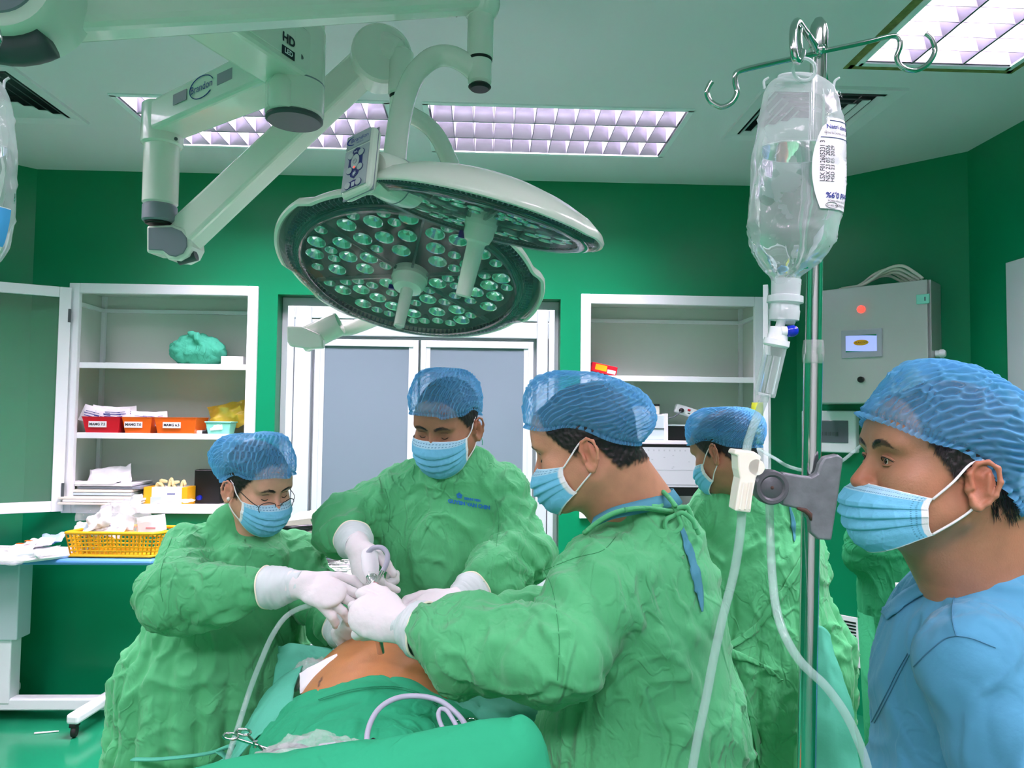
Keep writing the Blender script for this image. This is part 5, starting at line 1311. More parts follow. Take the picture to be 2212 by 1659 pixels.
for k, (px, py, wd, hd, mm, wh) in enumerate([(215, 1122, .15, .10, M_paper, 'white'), (245, 1112, .16, .13, M_film, 'clear'), (262, 1098, .14, .10, M_film, 'clear'), (286, 1092, .12, .10, M_paper, 'white'), (236, 1140, .18, .09, M_paper, 'white'),
        (206, 1142, .10, .08, mat('pale_blue_wrap', (190, 214, 228), rough=.6), 'pale blue'), (282, 1135, .13, .10, M_film, 'clear'), (182, 1142, .10, .08, M_cream, 'cream'), (300, 1110, .12, .10, M_film, 'clear'), (256, 1128, .15, .09, M_paper, 'white')]):
    yy = 3.97+.02*(k % 4); c = proj_y(px, py, yy)
    where = ['at the left top of the yellow basket heap', 'upright in the yellow basket heap, second pouch', 'on the crest of the basket heap', 'on top of the basket heap beside the carton', 'with writing at the front of the basket heap', 'low at the front of the basket heap', 'near the carton in the basket', 'leaning at the left rim of the basket', 'behind the carton in the basket', 'in the middle of the basket heap'][k]
    packet('supply_pouch', c, wd, hd, (1, rr.uniform(-.3, .3), rr.uniform(-.4, .4)), (rr.uniform(-.3, .3), rr.uniform(.3, 1.2), 1), mm, 'crumpled %s supply pouch %s' % (wh, where), 'pouch', 40+k, .016, 'pouches in the yellow basket', .020, None,
           [(-.3, .2, .25, .06), (-.2, 0, .4, .05)] if k == 4 else None)
c = proj_y(328, 1132, 4.02); o = MB().box(c, (.12, .07, .085), np.array(Matrix.Rotation(R(-8), 3, 'Y'))).build('carton', M_paper, bevel=.003); tag(o, 'small white carton with pink print standing in the yellow basket', 'box')
MB().box(c+np.array([.01, -.036, -.015]), (.05, .001, .008)).build('carton_print', mat('pink_print', (226, 150, 160), rough=.6), o)
# tray with syringes
c0, c1 = proj_z(0, 1220, TZ+.004), proj_z(140, 1205, TZ+.004)
t = thing('instrument_tray', 'white plastic tray of wrapped syringes at the left picture edge', 'tray', (-2.45, 3.9, TZ))
poly = [(-2.62, 3.76), (-2.24, 3.76), (-2.12, 3.90), (-2.14, 4.10), (-2.62, 4.14)]
MB().prism([(x, y, TZ+.002) for x, y in poly], (0, 0, .008)).build('tray_plate', M_paper, t, bevel=.003)
m = MB(); m.tube([(x, y, TZ+.014) for x, y in poly], .006, 6, closed=True); m.build('tray_rim', M_paper, t, smooth=True)
for k, (px, py, wd, hd, mm, what) in enumerate([(48, 1170, .16, .07, M_paper, 'white wrapper with orange print on the tray'), (86, 1160, .15, .07, M_paper, 'white wrapper behind the syringes on the tray'), (110, 1150, .14, .08, mat('pale_blue_film', (170, 200, 226), rough=.4), 'pale blue film wrapper at the back of the tray'), (66, 1188, .15, .05, M_film, 'clear syringe wrapper in the middle of the tray'), (30, 1198, .14, .05, M_film, 'clear syringe wrapper at the left of the tray'), (100, 1178, .12, .06, M_film, 'clear wrapper nearest the yellow basket')]):
    c = proj_z(px, py+12, TZ+.03+.012*(k % 3)); packet('syringe_wrapper', c, wd, hd, (1, -.3+.1*k, .1), (0, 1, .5), mm, what, 'wrapper', 60+k, .010, 'wrappers on the white tray', .012)
for k, (px, py, ang) in enumerate([(95, 1192, 20), (60, 1198, -8)]):
    c = proj_z(px, py, TZ+.035); d = np.array([math.cos(R(ang)), math.sin(R(ang)), .1]); o = MB().tube([c-d*.05, c+d*.05], .017, 16).build('syringe', M_cupglass, smooth=True, sharp=40)
    tag(o, ['thick clear syringe lying across the tray front', 'slim clear syringe on the left of the tray'][k], 'syringe'); MB().tube([c-d*.04, c+d*.04], .013, 12).build('plunger', M_tablegrey, o, smooth=True, sharp=40); MB().tube([c+d*.05, c+d*.06], .02, 12).build('flange', M_paper, o)
for k, (px, py) in enumerate([(44, 1174), (62, 1168)]):
    c = proj_z(px, py, TZ+.065); o = MB().box(c, (.032, .022, .003)).build('orange_sticker', M_orange, bevel=.001); tag(o, ['left orange sticker on the white wrapper', 'right orange sticker on the white wrapper'][k], 'sticker')
c = proj_z(100, 1583, .004); o = MB().tube([c+np.array([-.055, -.006, 0]), c+np.array([.05, .02, 0])], [.005, .003], 8).build('swab_stick', M_paper, smooth=True); tag(o, 'white swab stick lying on the green floor', 'swab')
# ================================================================ BACK INSTRUMENT CART between woman and surgeon
def pz(px, py, d): return P(px, py, d)
t = thing('instrument_tray_rack', 'cream angled tray rack behind the woman and the surgeon', 'tray rack', P(650, 1150, 2.9))
for k, (pts, mm) in enumerate([([(590, 1142), (614, 1125), (720, 1112), (720, 1136), (595, 1144)], M_cream), ([(580, 1146), (660, 1155), (668, 1142), (720, 1138), (720, 1168), (668, 1172), (600, 1156)], M_cream), ([(640, 1172), (668, 1172), (720, 1162), (726, 1188), (670, 1196), (650, 1184)], M_paper)]):
    MB().prism([P(x, y, 2.85-.03*k) for x, y in pts], _f*.20).build('tray_step', mm, t, bevel=.004)
for k, (a, b_) in enumerate([((600, 1143), (690, 1137)), ((625, 1150), (700, 1136))]): MB().tube([P(*a, 2.8), P(*b_, 2.8)], .010, 8).build('instrument_bar', M_wire, t, smooth=True)
t = thing('instrument_trolley', 'steel instrument trolley behind the woman and the surgeon', 'trolley', at_z(P(700, 1230, 2.75), 0) if 'at_z' in globals() else (-.7, 2.7, 0))
c = P(715, 1233, 2.75)
MB().box((c[0], c[1]+.05, c[2]-.01), (.50, .34, .02)).build('trolley_top', M_steel, t, bevel=.004)
for sx in (-.22, .22):
    for sy in (-.10, .18): MB().tube([(c[0]+sx, c[1]+sy, 0), (c[0]+sx, c[1]+sy, c[2]-.02)], .012, 10).build('leg', M_chrome, t, smooth=True)
MB().box((c[0], c[1]+.05, .35), (.48, .32, .015)).build('lower_shelf', M_steel, t)
rr = random.Random(5)
for k in range(12):
    a = np.array([c[0]-.06+rr.uniform(-.02, .02), c[1]-.09+.022*k, c[2]+.008+.006*(k % 3)]); L_ = rr.uniform(.14, .2)
    m = MB(); m.tube([a, a+np.array([L_*.7, rr.uniform(-.02, .02), .004])], [.004, .0022], 6); m.tube([a, a+np.array([L_*.68, rr.uniform(-.02, .02)+.008, .004])], [.004, .0022], 6)
    for sg in (-1, 1): m.tube(ring_pts(a+np.array([-.018, .012*sg, 0]), (0, 0, 1), (1, 0, 0), .014, .010, 14), .0025, 5, closed=True)
    o = m.build('hemostat', M_chrome, smooth=True); tag(o, 'steel hemostat lying in the row of instruments on the trolley', 'hemostat', 'instruments on the trolley')
def sl_end(w, e, cl, r): return (np.asarray(w)+nrm(np.asarray(e)-np.asarray(w))*(cl+r-.016), r)
def legs_for(hip, lat, toe, z0=.85):
    l = nrm(lat); out = []; toe = (toe[0], toe[1], 0)
    for sgn in (-1, 1):
        h = np.array([hip[0], hip[1], z0])+l*.09*sgn
        out.append([h, h+np.array([0, 0, -.42])+nrm(toe)*.02, np.array([h[0], h[1], .05])+l*.01*sgn, np.array([h[0], h[1], .04])+nrm(toe)*.15])
    return out
# ---------------------------------------------------------------- 1. woman with glasses on the left
hc = P(556, 1046, 2.05); W = Person('woman in green gown with glasses and pearl earring, left of the patient', hc, (.80, -.60), 20, -4, .95, (214, 164, 138), group='surgical team')
lat = nrm([.86, .50, 0]); nk = P(508, 1150, 2.10); ch = P(492, 1262, 2.12)
rs, ls = P(392, 1196, 2.02), P(632, 1200, 2.20)
re_, rw = P(382, 1290, 1.84), P(652, 1262, 1.77)
le_, lw = P(722, 1335, 2.06), P(748, 1372, 1.86)
spb = [(at_z(ch, .90), .15, .7), (ch, .14, .68), ((rs+ls)/2+np.array([0, 0, -.02]), .12, .6)]
W.body(nk+np.array([0, 0, -.03]), spb, lat, [[rs, re_, rw], [ls, le_, lw]], legs_for(ch, lat, (.5, -.8)), lambda L: std_hair(L, .050, -.03, -.075), neck_r=(.048, .054))
W.brows(); W.mask(seed=3, loops=(1,), top=-.016)
W.cap(tau=26, cb=(0, -.005, .026), ax=.088, ay=.115, Hh=.120, puff=(0, -.050, .0), bulge=.16, seed=11, sag=.03, knot=.0)
W.gown([(at_z(ch, .42, -.03, 0), .27, .8), (at_z(ch, .85, -.02, 0), .245, .8), (ch+np.array([0, 0, -.06]), .19, .74), ((rs+ls)/2+np.array([0, 0, -.015]), .125, .62), (nk+np.array([.015, -.02, .008]), .086, 1.0)], lat,
       [[(rs+np.array([.02, .01, -.01]), .080), (re_, .080), (re_*.6+rw*.4, .074), sl_end(rw, re_, .10, .047)], [(ls, .075), (le_, .070), sl_end(lw, le_, .09, .044)]], nk, seed=2, hem_z=.44, amp=1.0, folds=.016, extra=[(P(520, 1206, 2.00), P(592, 1204, 2.05), .050, .048, .05)])
W.glove(rw, nrm(P(752, 1296, 1.72)-rw), (.25, -.75, .62), 1, [(25, 35, 25), (30, 40, 25), (35, 40, 25), (40, 40, 30)], re_-rw, cuff_r=(.040, .050), cuff_len=.10)
W.glove(lw, nrm(P(800, 1352, 1.72)-lw), (.2, -.9, -.3), -1, [(25, 35, 25)]*4, le_-lw, cuff_r=(.038, .046), cuff_len=.09)
# collar rim, glasses, earring
gm = None
g = MB()
for sd in (-1, 1):
    pts = [W.h(sd*(.034+.026*math.cos(a)*(1.0 if math.sin(a) > 0 else .9)), .112-.012*abs(.034+.026*math.cos(a)-.02)/.04, -.022+.022*math.sin(a)*(1 if math.sin(a) < 0 else .8)) for a in [2*math.pi*k/32 for k in range(32)]]
    g.tube(pts, .0011, 6, closed=True)
    lo = MB().add(pts, [tuple(range(32))])
    lo.build('spectacle_lens', M_lens, W.root)
    g.tube(catmull([W.h(sd*.060, .098, -.016), W.h(sd*.072, .080, -.008), W.h(sd*.077, .03, .002), W.h(sd*.079, -.004, .010)], 5), .0010, 6)
g.tube(catmull([W.h(-.009, .116, -.014), W.h(0, .120, -.012), W.h(.009, .116, -.014)], 4), .0010, 6)
g.build('spectacle_frame', M_wire, W.root, smooth=True)
MB().ball(W.h(.084, -.004, -.035), .0052).build('pearl_earring', M_pearl, W.root, smooth=True)
# waist tie
tp = [P(288, 1640, 1.86), P(340, 1640, 1.82), P(420, 1632, 1.80), P(470, 1622, 1.82), P(520, 1600, 1.84), P(590, 1545, 1.90)]
MB().tube(catmull(tp, 6), .010, 8, flat=.35).build('waist_tie', M_drape2, W.root, smooth=True)
for tt in ([P(470, 1622, 1.81), P(490, 1640, 1.80), P(462, 1660, 1.79), P(452, 1690, 1.79)], [P(472, 1620, 1.80), P(500, 1612, 1.79), P(505, 1640, 1.79), P(478, 1660, 1.79)]):
    MB().tube(catmull(tt, 6), .009, 8, flat=.4).build('waist_tie', M_drape2, W.root, smooth=True)

# ---------------------------------------------------------------- 2. surgeon facing the viewer with the scope
hc = P(966, 914, 2.15); S = Person('broad man in green gown facing the viewer, holding the camera scope', hc, (-.40, -.92), 22, 3, 1.06, (168, 120, 94), jowl=1.08, group='surgical team')
lat = nrm([1, -.16, 0]); nk = P(984, 1018, 2.22); ch = P(965, 1150, 2.27)
rs, ls = P(838, 1062, 2.24), P(1102, 1068, 2.22)
re_, rw = P(742, 1134, 2.14), P(772, 1180, 1.93)
le_, lw = P(1132, 1200, 2.10), P(988, 1300, 1.86)
S.body(nk+np.array([0, 0, -.02]), [(at_z(ch, .9), .18, .75), (ch, .17, .72), ((rs+ls)/2, .13, .62)], lat, [[rs, re_, rw], [ls, le_, lw]], legs_for(ch, lat, (0, -1)), lambda L: std_hair(L, .058, -.005, -.045), neck_r=(.064, .072))
S.brows(); S.mask(seed=8, loops=(-1, 1), top=-.010)
S.cap(tau=20, cb=(0, -.005, .032), ax=.088, ay=.115, Hh=.118, puff=(.006, -.004, .0), bulge=.10, seed=5, crumple=.007, knot=.5)
S.gown([(at_z(ch, .42), .29, .85), (at_z(ch, .85), .27, .86), (ch+np.array([0, 0, -.04]), .235, .80), ((rs+ls)/2+np.array([0, 0, .0]), .15, .66), (nk+np.array([0, 0, -.015]), .098, .85)], lat,
       [[(rs+np.array([.03, 0, -.005]), .090), (re_, .082), sl_end(rw, re_, .07, .048)], [(ls+np.array([-.03, 0, -.005]), .092), (le_, .086), (le_*.5+lw*.5, .074), sl_end(lw, le_, .075, .049)]], nk, seed=9, hem_z=.44, amp=1.1, folds=.014)
MB().tube(ring_pts(nk+np.array([0, 0, .016]), (-.03, -.42, .9), lat, .094, .092, 48, .005), .007, 8, closed=True).build('collar', M_gown, S.root, smooth=True)
S.glove(rw, nrm(P(792, 1262, 1.85)-rw), (-.85, -.45, .20), 1, [(14, 28, 22), (48, 68, 40), (52, 70, 42), (55, 70, 42)], re_-rw, cuff_r=(.040, .050), cuff_len=.075, L=1.08, thumb_out=30, thumb_curl=(15, 20))
S.glove(lw, nrm(P(892, 1318, 1.74)-lw), (-.1, -.72, .72), -1, [(35, 45, 25)]*4, le_-lw, cuff_r=(.042, .051), cuff_len=.075, L=1.08, thumb_out=32)
MB().tube([S.h(-.083-.001*k, -.012+.010*math.cos(R(a)), -.050+.012*math.sin(R(a))) for k, a in enumerate(range(60, 320, 20))], .0012, 6).build('mask_cord_loop', M_drape2, S.root, smooth=True)
# emblem on the chest
gob = [o for o in bpy.data.objects if o.name.startswith('gown') and o.parent == S.root][0]
def on_gown(o, px, py, lift=.0016, far=3.0):
    """drop a pixel ray on a mesh to find where print lies on the cloth"""
    o_w = Vector(CAMP.tolist()); dv = Vector((P(px, py, 1.0)-CAMP).tolist()).normalized()
    inv = wmat(o).inverted()
    ok, loc, nn, fi = o.ray_cast(inv @ o_w, (inv.to_3x3() @ dv).normalized())
    if not ok: return P(px, py, 2.0)
    return np.array(wmat(o) @ loc)+np.array(nn)*lift
bpy.context.view_layer.update()
emb = MB()
V, Fc = text_geo('GUYEN VAN CHIN', .0155, lambda x, y: np.array([x, y, 0.]), bold=.0009)
def emb_map(x, y): return on_gown(gob, 1014+x*700-y*30, 1090-y*700+x*118, .003)
emb.add([emb_map(v[0], v[1]) for v in V], Fc)
V, Fc = text_geo('BENH VIEN', .010, lambda x, y: np.array([x, y, 0.]), bold=.0007)
emb.add([emb_map(v[0]+.010, v[1]+.017) for v in V], Fc)
for k in range(5):
    a = R(72*k+90); c = (-.030+.0055*math.cos(a), .023+.0055*math.sin(a))
    emb.add([emb_map(c[0]+.0042*math.cos(2*math.pi*j/10), c[1]+.0042*math.sin(2*math.pi*j/10)) for j in range(10)], [tuple(range(10))])
emb.build('embroidered_emblem', M_inklogo, S.root)

# ---------------------------------------------------------------- 3. assistant in profile, nearest on the right of the patient
hc = P(1262, 962, 1.50); A_ = Person('man in green gown seen from his left side, reaching over the patient', hc, (-.95, .24), 17, 2, 1.0, (196, 142, 112), res=.0028, group='surgical team')
lat = nrm([.62, .80, 0]); nk = P(1368, 1110, 1.53); ch = P(1378, 1330, 1.52)
ls, rs = P(1300, 1222, 1.40), P(1440, 1170, 1.66)
le_, lw = P(1196, 1420, 1.28), P(872, 1352, 1.47)
re_, rw = P(1240, 1320, 1.74), P(960, 1360, 1.66)
A_.body(nk+np.array([.01, .02, -.03]), [(at_z(ch, .90), .15, .75), (ch, .15, .74), ((rs+ls)/2, .11, .65)], lat, [[ls, le_, lw], [rs, re_, rw]], legs_for(ch, lat, (-.8, .6)), lambda L: std_hair(L, .05, -.012, -.060), neck_r=(.056, .062),
        extra=[(A_.h(0, -.062, -.03), nk+np.array([.05, .03, .0]), .040, .056, .03)])
A_.brows(); A_.mask(seed=5, loops=(-1, 1), top=-.018, chin=-.122)
A_.cap(tau=25, cb=(0, -.005, .028), ax=.089, ay=.116, Hh=.118, puff=(0, -.018, .0), bulge=.12, seed=21, sag=.018, crumple=.006)
A_.gown([(at_z(ch, .42, .02, .02), .26, .85), (at_z(ch, .9, .02, .02), .225, .85), (ch, .185, .82), ((rs+ls)/2+np.array([.02, .0, -.04]), .150, .72), (nk+np.array([.03, .02, -.045]), .085, .9)], lat,
        [[(ls+np.array([.01, .02, -.02]), .088), (le_, .088), (le_*.5+lw*.5, .076), sl_end(lw, le_, .060, .050)], [(rs, .080), (re_, .075), (rw, .05)]], nk, seed=17, hem_z=.44, amp=1.15, folds=.014)
# scrub collar above the gown and the open slit down the back
bpy.context.view_layer.update()
gob3 = [o for o in bpy.data.objects if o.name.startswith('gown') and o.parent == A_.root][0]
def strip_on(o, pix, widths, lift, nm, mm, root, depth_fb=None):
    """a ribbon of cloth laid on a garment along a drawn line"""
    c = catmull([np.array([x, y, 0.]) for x, y in pix], 8); n = len(c)
    wd = np.interp(np.linspace(0, 1, n), np.linspace(0, 1, len(widths)), widths); rows = []
    for i in range(n):
        t = nrm(c[min(i+1, n-1)]-c[max(i-1, 0)]); pn = np.array([-t[1], t[0], 0])
        rows.append([on_gown(o, *(c[i]+pn*wd[i]*k)[:2], lift) for k in (-1, -.5, 0, .5, 1)])
    return MB().grid(rows).build(nm, mm, root, smooth=True, solid=.002)
strip_on(gob3, [(1466, 1128), (1480, 1170), (1498, 1230), (1508, 1280), (1514, 1322)], [1.5, 7, 9, 7, 1.2], .004, 'scrub_shirt', M_scrubteal, A_.root)
col = catmull([P(1283, 1118, 1.44), P(1320, 1098, 1.435), P(1370, 1084, 1.45), P(1420, 1072, 1.49), P(1446, 1062, 1.53), P(1452, 1056, 1.60), P(1420, 1060, 1.66)], 8)
lowc = catmull([P(1270, 1146, 1.43), P(1316, 1124, 1.42), P(1370, 1112, 1.43), P(1428, 1100, 1.47), P(1466, 1092, 1.52), P(1470, 1082, 1.62), P(1430, 1080, 1.68)], 8)
MB().grid([lowc, [(a+b)/2+np.array([0, -.004, 0]) for a, b in zip(lowc, col)], col]).build('scrub_collar', M_scrubteal, A_.root, smooth=True, solid=.003)
gc = catmull([P(1262, 1152, 1.425), P(1300, 1122, 1.415), P(1340, 1104, 1.415), P(1390, 1098, 1.425), P(1440, 1104, 1.46), P(1462, 1108, 1.49)], 8)
MB().tube(gc, .010, 10, flat=.5).build('collar', M_gown, A_.root, smooth=True)
for tie in ([P(1455, 1092, 1.47), P(1462, 1110, 1.455), P(1440, 1122, 1.445), P(1438, 1142, 1.44), P(1456, 1150, 1.44), P(1472, 1136, 1.445), P(1466, 1112, 1.45), P(1478, 1098, 1.46)],
            [P(1464, 1098, 1.455), P(1484, 1096, 1.45), P(1492, 1112, 1.45), P(1504, 1140, 1.45), P(1510, 1154, 1.45)], [P(1462, 1112, 1.448), P(1476, 1108, 1.445), P(1496, 1124, 1.445), P(1502, 1142, 1.445)],
            [P(1432, 1062, 1.50), P(1446, 1076, 1.475), P(1460, 1094, 1.455)]):
    MB().tube(catmull(tie, 8), .0048, 8).build('neck_tie', M_gown, A_.root, smooth=True)
A_.glove(lw, nrm(P(770, 1322, 1.50)-lw), (.10, -.92, .32), -1, [(28, 48, 30), (32, 55, 35), (38, 60, 35), (45, 62, 35)], le_-lw, cuff_r=(.042, .053), cuff_len=.060, L=1.02, spread=.14, thumb_out=28)

# ---------------------------------------------------------------- 4. man with his back to the viewer at the instrument table
hc = P(1566, 972, 2.28); B = Person('man in green gown with his back to the viewer, behind the infusion stand', hc, (-.62, .80), 22, 0, .98, (176, 124, 96), group='surgical team')
lat = nrm([.97, .22, 0]); nk = P(1632, 1068, 2.32); ch = P(1640, 1240, 2.32)
ls, rs = P(1552, 1112, 2.34), P(1716, 1092, 2.30)
le_, lw = P(1530, 1250, 2.42), P(1490, 1330, 2.62)
re_, rw = P(1742, 1230, 2.42), P(1660, 1340, 2.62)
B.body(nk+np.array([0, 0, -.01]), [(at_z(ch, .9), .15, .75), (ch, .15, .72), ((rs+ls)/2, .12, .62)], lat, [[ls, le_, lw], [rs, re_, rw]], legs_for(ch, lat, (0, 1)), lambda L: std_hair(L, .05, -.02, -.072), neck_r=(.060, .068))
B.brows(); B.mask(seed=15, loops=(-1, 1), top=-.02)
B.cap(tau=22, cb=(0, -.005, .020), ax=.089, ay=.115, Hh=.112, puff=(-.004, -.016, .0), bulge=.13, seed=31, crumple=.004)
B.gown([(at_z(ch, .42, .02, 0), .27, .85), (at_z(ch, .85, .02, 0), .245, .84), (ch, .195, .78), ((rs+ls)/2+np.array([0, 0, -.03]), .145, .66), (nk+np.array([0, 0, -.03]), .088, .85)], lat,
       [[(ls, .088), (le_, .080), (lw, .06)], [(rs+np.array([-.02,0,-.02]), .074), (re_, .074), (rw, .06)]], nk, seed=41, hem_z=.44, amp=1.15, folds=.022)
bpy.context.view_layer.update()
gob4 = [o for o in bpy.data.objects if o.name.startswith('gown') and o.parent == B.root][0]
strip_on(gob4, [(1738, 1190), (1700, 1260), (1650, 1335), (1600, 1385), (1566, 1404)], [7, 8, 8, 7, 6], .010, 'wrap_edge', M_gown, B.root)
strip_on(gob4, [(1566, 1402), (1588, 1450), (1618, 1540), (1640, 1655)], [6, 6, 6, 6], .010, 'back_tie', M_gown, B.root)
strip_on(gob4, [(1566, 1404), (1600, 1420), (1650, 1440), (1690, 1470)], [5, 6, 5, 2], .008, 'back_tie', M_gown, B.root)
strip_on(gob4, [(1704, 1092), (1712, 1130), (1714, 1170)], [1, 5, 1], .004, 'scrub_shirt', M_scrubteal, B.root)

# ---------------------------------------------------------------- 5. man in blue scrubs, near right, in profile
hc = P(2024, 1006, 1.04); D = Person('man in blue scrubs in close profile at the right edge', hc, (-1, .06), -5, 1, .98, (178, 126, 96), res=.0019, group='surgical team')
lat = nrm([.06, 1, 0]); nk = P(2090, 1246, 1.08); ch = P(2150, 1560, 1.10)
ls, rs = P(2160, 1400, .93), P(2130, 1330, 1.26)
D.body(nk+np.array([.02, 0, -.03]), [(at_z(ch, .9), .16, .75), (ch, .15, .8), ((rs+ls)/2, .12, .6)], lat, [[ls+np.array([0, .05, -.06]), ls+np.array([.04, .0, -.30]), ls+np.array([-.02, .0, -.52])], [rs+np.array([0, -.05, -.06]), rs+np.array([.04, .0, -.30]), rs+np.array([-.02, 0, -.52])]],
       legs_for(ch, lat, (-1, 0)), lambda L: std_hair(L, .050, -.014, -.052), neck_r=(.058, .066),
       extra=[(D.h(0, -.055, -.05), nk+np.array([.07, .0, .02]), .045, .062, .03), (D.h(.03, -.03, -.055), nk+np.array([-.04, -.03, -.03]), .014, .018, .02)])
D.brows(eyes=True); D.mask(seed=25, loops=(-1, 1), top=-.034, chin=-.132, NU=301, NV=131)
D.cap(tau=29, cb=(0, -.005, .006), ax=.089, ay=.116, Hh=.128, puff=(0, -.030, .004), bulge=.13, seed=61, sag=.02, knot=.12, crumple=.006)
# open eye on both sides, lids and lashes
for sd in (-1, 1):
    e = MB().ball(D.h(sd*.031, .0765, .0005), .0118, nu=24, nv=16).build('eye', M_eyew, D.root, smooth=True)
    MB().ball(D.h(sd*.0315, .0835, .0), .0056, nu=18, nv=12).build('iris', M_iris, e, smooth=True)
    up = [(.0185, .0825, -.001), (.025, .0895, .0050), (.032, .0905, .0068), (.039, .0870, .0052), (.0455, .0785, .0)]
    dn = [(.0185, .0825, -.001), (.025, .0880, -.0050), (.032, .0885, -.0062), (.039, .0860, -.0052), (.0455, .0785, .0)]
    skin_l = mat('eyelid_skin', (164, 112, 86), rough=.5)
    MB().tube(catmull([D.h(sd*x, y, z) for x, y, z in up], 5), .0021, 8).build('upper_eyelid', skin_l, D.root, smooth=True)
    MB().tube(catmull([D.h(sd*x, y, z) for x, y, z in dn], 5), .0016, 8).build('lower_eyelid', skin_l, D.root, smooth=True)
    MB().tube(catmull([D.h(sd*x, y+.0016, z-.0014) for x, y, z in up], 5), .0008, 6).build('eyelashes', M_hair, D.root, smooth=True)
# sideburn and nape hair as tapered strands
rnd = random.Random(4); hm = MB()
def strand(a, d, ln, r=.0007):
    b = a+d*ln*.5+D.H[:, 0]*.001; c = a+d*ln
    hm.tube([a, b, c], [r, r*.8, r*.15], 4, cap=False)
for k in range(420):
    y = rnd.uniform(.010, .052); z = rnd.uniform(-.004, .050)
    if z < .052-(.052-y)*1.35: continue
    if y > .03+.5*(z): continue
    p = D.h(-.0735+.10*max(0, y-.012)**1.3, y, z); dv = D.H@nrm([-.15, rnd.uniform(.0, .5), -1]); strand(p, dv, rnd.uniform(.010, .024))
for k in range(520):
    y = rnd.uniform(-.090, -.040); z = rnd.uniform(-.050, -.005)+(y+.06)*.2
    xx = .070*math.sqrt(max(.05, 1-((y+.014)/.099)**2)); p = D.h(-xx*rnd.uniform(.6, 1.0), y, z); dv = D.H@nrm([-.1, rnd.uniform(-.5, .1), -1]); strand(p, dv, rnd.uniform(.010, .024))
tag(hm.build('hair', M_hair, D.root), kind='stuff')
# scrubs
D.gown([(at_z(ch, .72, .02, 0), .175, .98), (at_z(ch, 1.0), .17, .98), (ch+np.array([0, 0, .05]), .165, .94), ((rs+ls)/2+np.array([.0, 0, -.015]), .14, .62), (nk+np.array([.03, 0, -.05]), .085, .95)], lat,
       [[(ls+np.array([.0, .03, -.03]), .078), (ls+np.array([.035, -.02, -.16]), .082), (ls+np.array([.045, -.03, -.30]), .084)], [(rs+np.array([0, -.03, -.03]), .078), (rs+np.array([.04, .03, -.30]), .084)]],
       nk, m=M_scrub, seed=77, name='scrub_shirt', res=.006, hem_z=.74, amp=.55, folds=.008)

bpy.context.view_layer.update()
gob5 = [o for o in bpy.data.objects if o.name.startswith('scrub_shirt') and o.parent == D.root][0]
strip_on(gob5, [(1912, 1330), (1955, 1296), (2005, 1268), (2066, 1246), (2120, 1215), (2190, 1176)], [13, 14, 14, 13, 12, 10], .0035, 'collar_band', M_scrub, D.root)
def seam_on(o, pix, nm, mm, root, r=.0007, lift=.0012):
    c = catmull([np.array([x, y, 0.]) for x, y in pix], 8)
    MB().tube([on_gown(o, p[0], p[1], lift) for p in c], r, 5).build(nm, mm, root, smooth=True)
M_seam = mat('dark_blue_thread', (62, 118, 146), rough=.9)
for pix in ([(2068, 1262), (2060, 1300), (2058, 1340), (2066, 1374)], [(2066, 1374), (2040, 1382), (2005, 1410), (1975, 1440)], [(1962, 1412), (1940, 1450), (1915, 1500), (1884, 1560)], [(1966, 1414), (1946, 1452), (1921, 1502), (1890, 1562)], [(2070, 1262), (2130, 1250), (2200, 1236)], [(2066, 1374), (2100, 1380), (2150, 1400)]):
    seam_on(gob5, pix, 'stitching', M_seam, D.root)

M_gseam = mat('green_seam_thread', (58, 142, 92), rough=.9)
gobW = [o for o in bpy.data.objects if o.name.startswith('gown') and o.parent == W.root][0]
for o_, root, pix in ((gob3, A_.root, [(1172, 1228), (1190, 1262), (1202, 1320), (1208, 1390), (1204, 1470)]), (gob3, A_.root, [(1176, 1232), (1240, 1206), (1300, 1190), (1330, 1160)]), (gobW, W.root, [(372, 1160), (352, 1215), (346, 1262), (352, 1300)]), (gob, S.root, [(832, 1056), (842, 1100), (838, 1150)]), (gob, S.root, [(1070, 1080), (1078, 1120), (1072, 1180)])):
    seam_on(o_, pix, 'seam', M_gseam, root, .0007, .0004)
# ================================================================ INFUSION STAND (front right)
def pole_pt(py, d=.76):
    t = (py-70)/(1659-70); return P(1768-26*t, py, d)
st = thing('infusion_stand', 'chrome infusion stand with four hooks in the right foreground', 'infusion stand', at_z(P(1735, 1900, .76), 0))
base = P(1735, 1900, .76); base = np.array([base[0], base[1], 0])
top = pole_pt(95); mid = pole_pt(765); low = pole_pt(1659)
dirp = nrm(low-top); foot = low+dirp*((low[2]-.08)/-dirp[2])
MB().tube([mid, low, foot], .0093, 24).build('lower_tube', M_chrome, st, smooth=True, sharp=40)
MB().tube([top, mid+dirp*.05], .0080, 24).build('upper_tube', M_chrome, st, smooth=True, sharp=40)
MB().lathe([(.0094, -.012), (.0104, -.010), (.0108, 0), (.0104, .006), (.0096, .012)], pole_pt(760), axis=-dirp, n=24).build('tape_wrap', M_film, st, smooth=True)
MB().lathe([(0, -.004), (.0092, -.004), (.0094, .012), (.0075, .020), (.004, .026), (0, .027)], top, axis=-dirp, n=20).build('pole_cap', M_chrome, st, smooth=True, sharp=40)
MB().ball(P(1771, 108, .748), .0052).build('cap_screw', M_chrome, st, smooth=True)
def hook(pts, r=.0026): MB().tube(catmull(pts, 6), r, 12).build('hook', M_chrome, st, smooth=True)
hook([P(1768, 112, .752), P(1800, 106, .755), P(1870, 91, .76), P(1925, 78, .765), P(1942, 84, .766), P(1944, 102, .766), P(1937, 126, .767), P(1950, 146, .768), P(1978, 152, .77), P(2004, 138, .771), P(2019, 112, .772), P(2014, 86, .772), P(2000, 72, .772)])
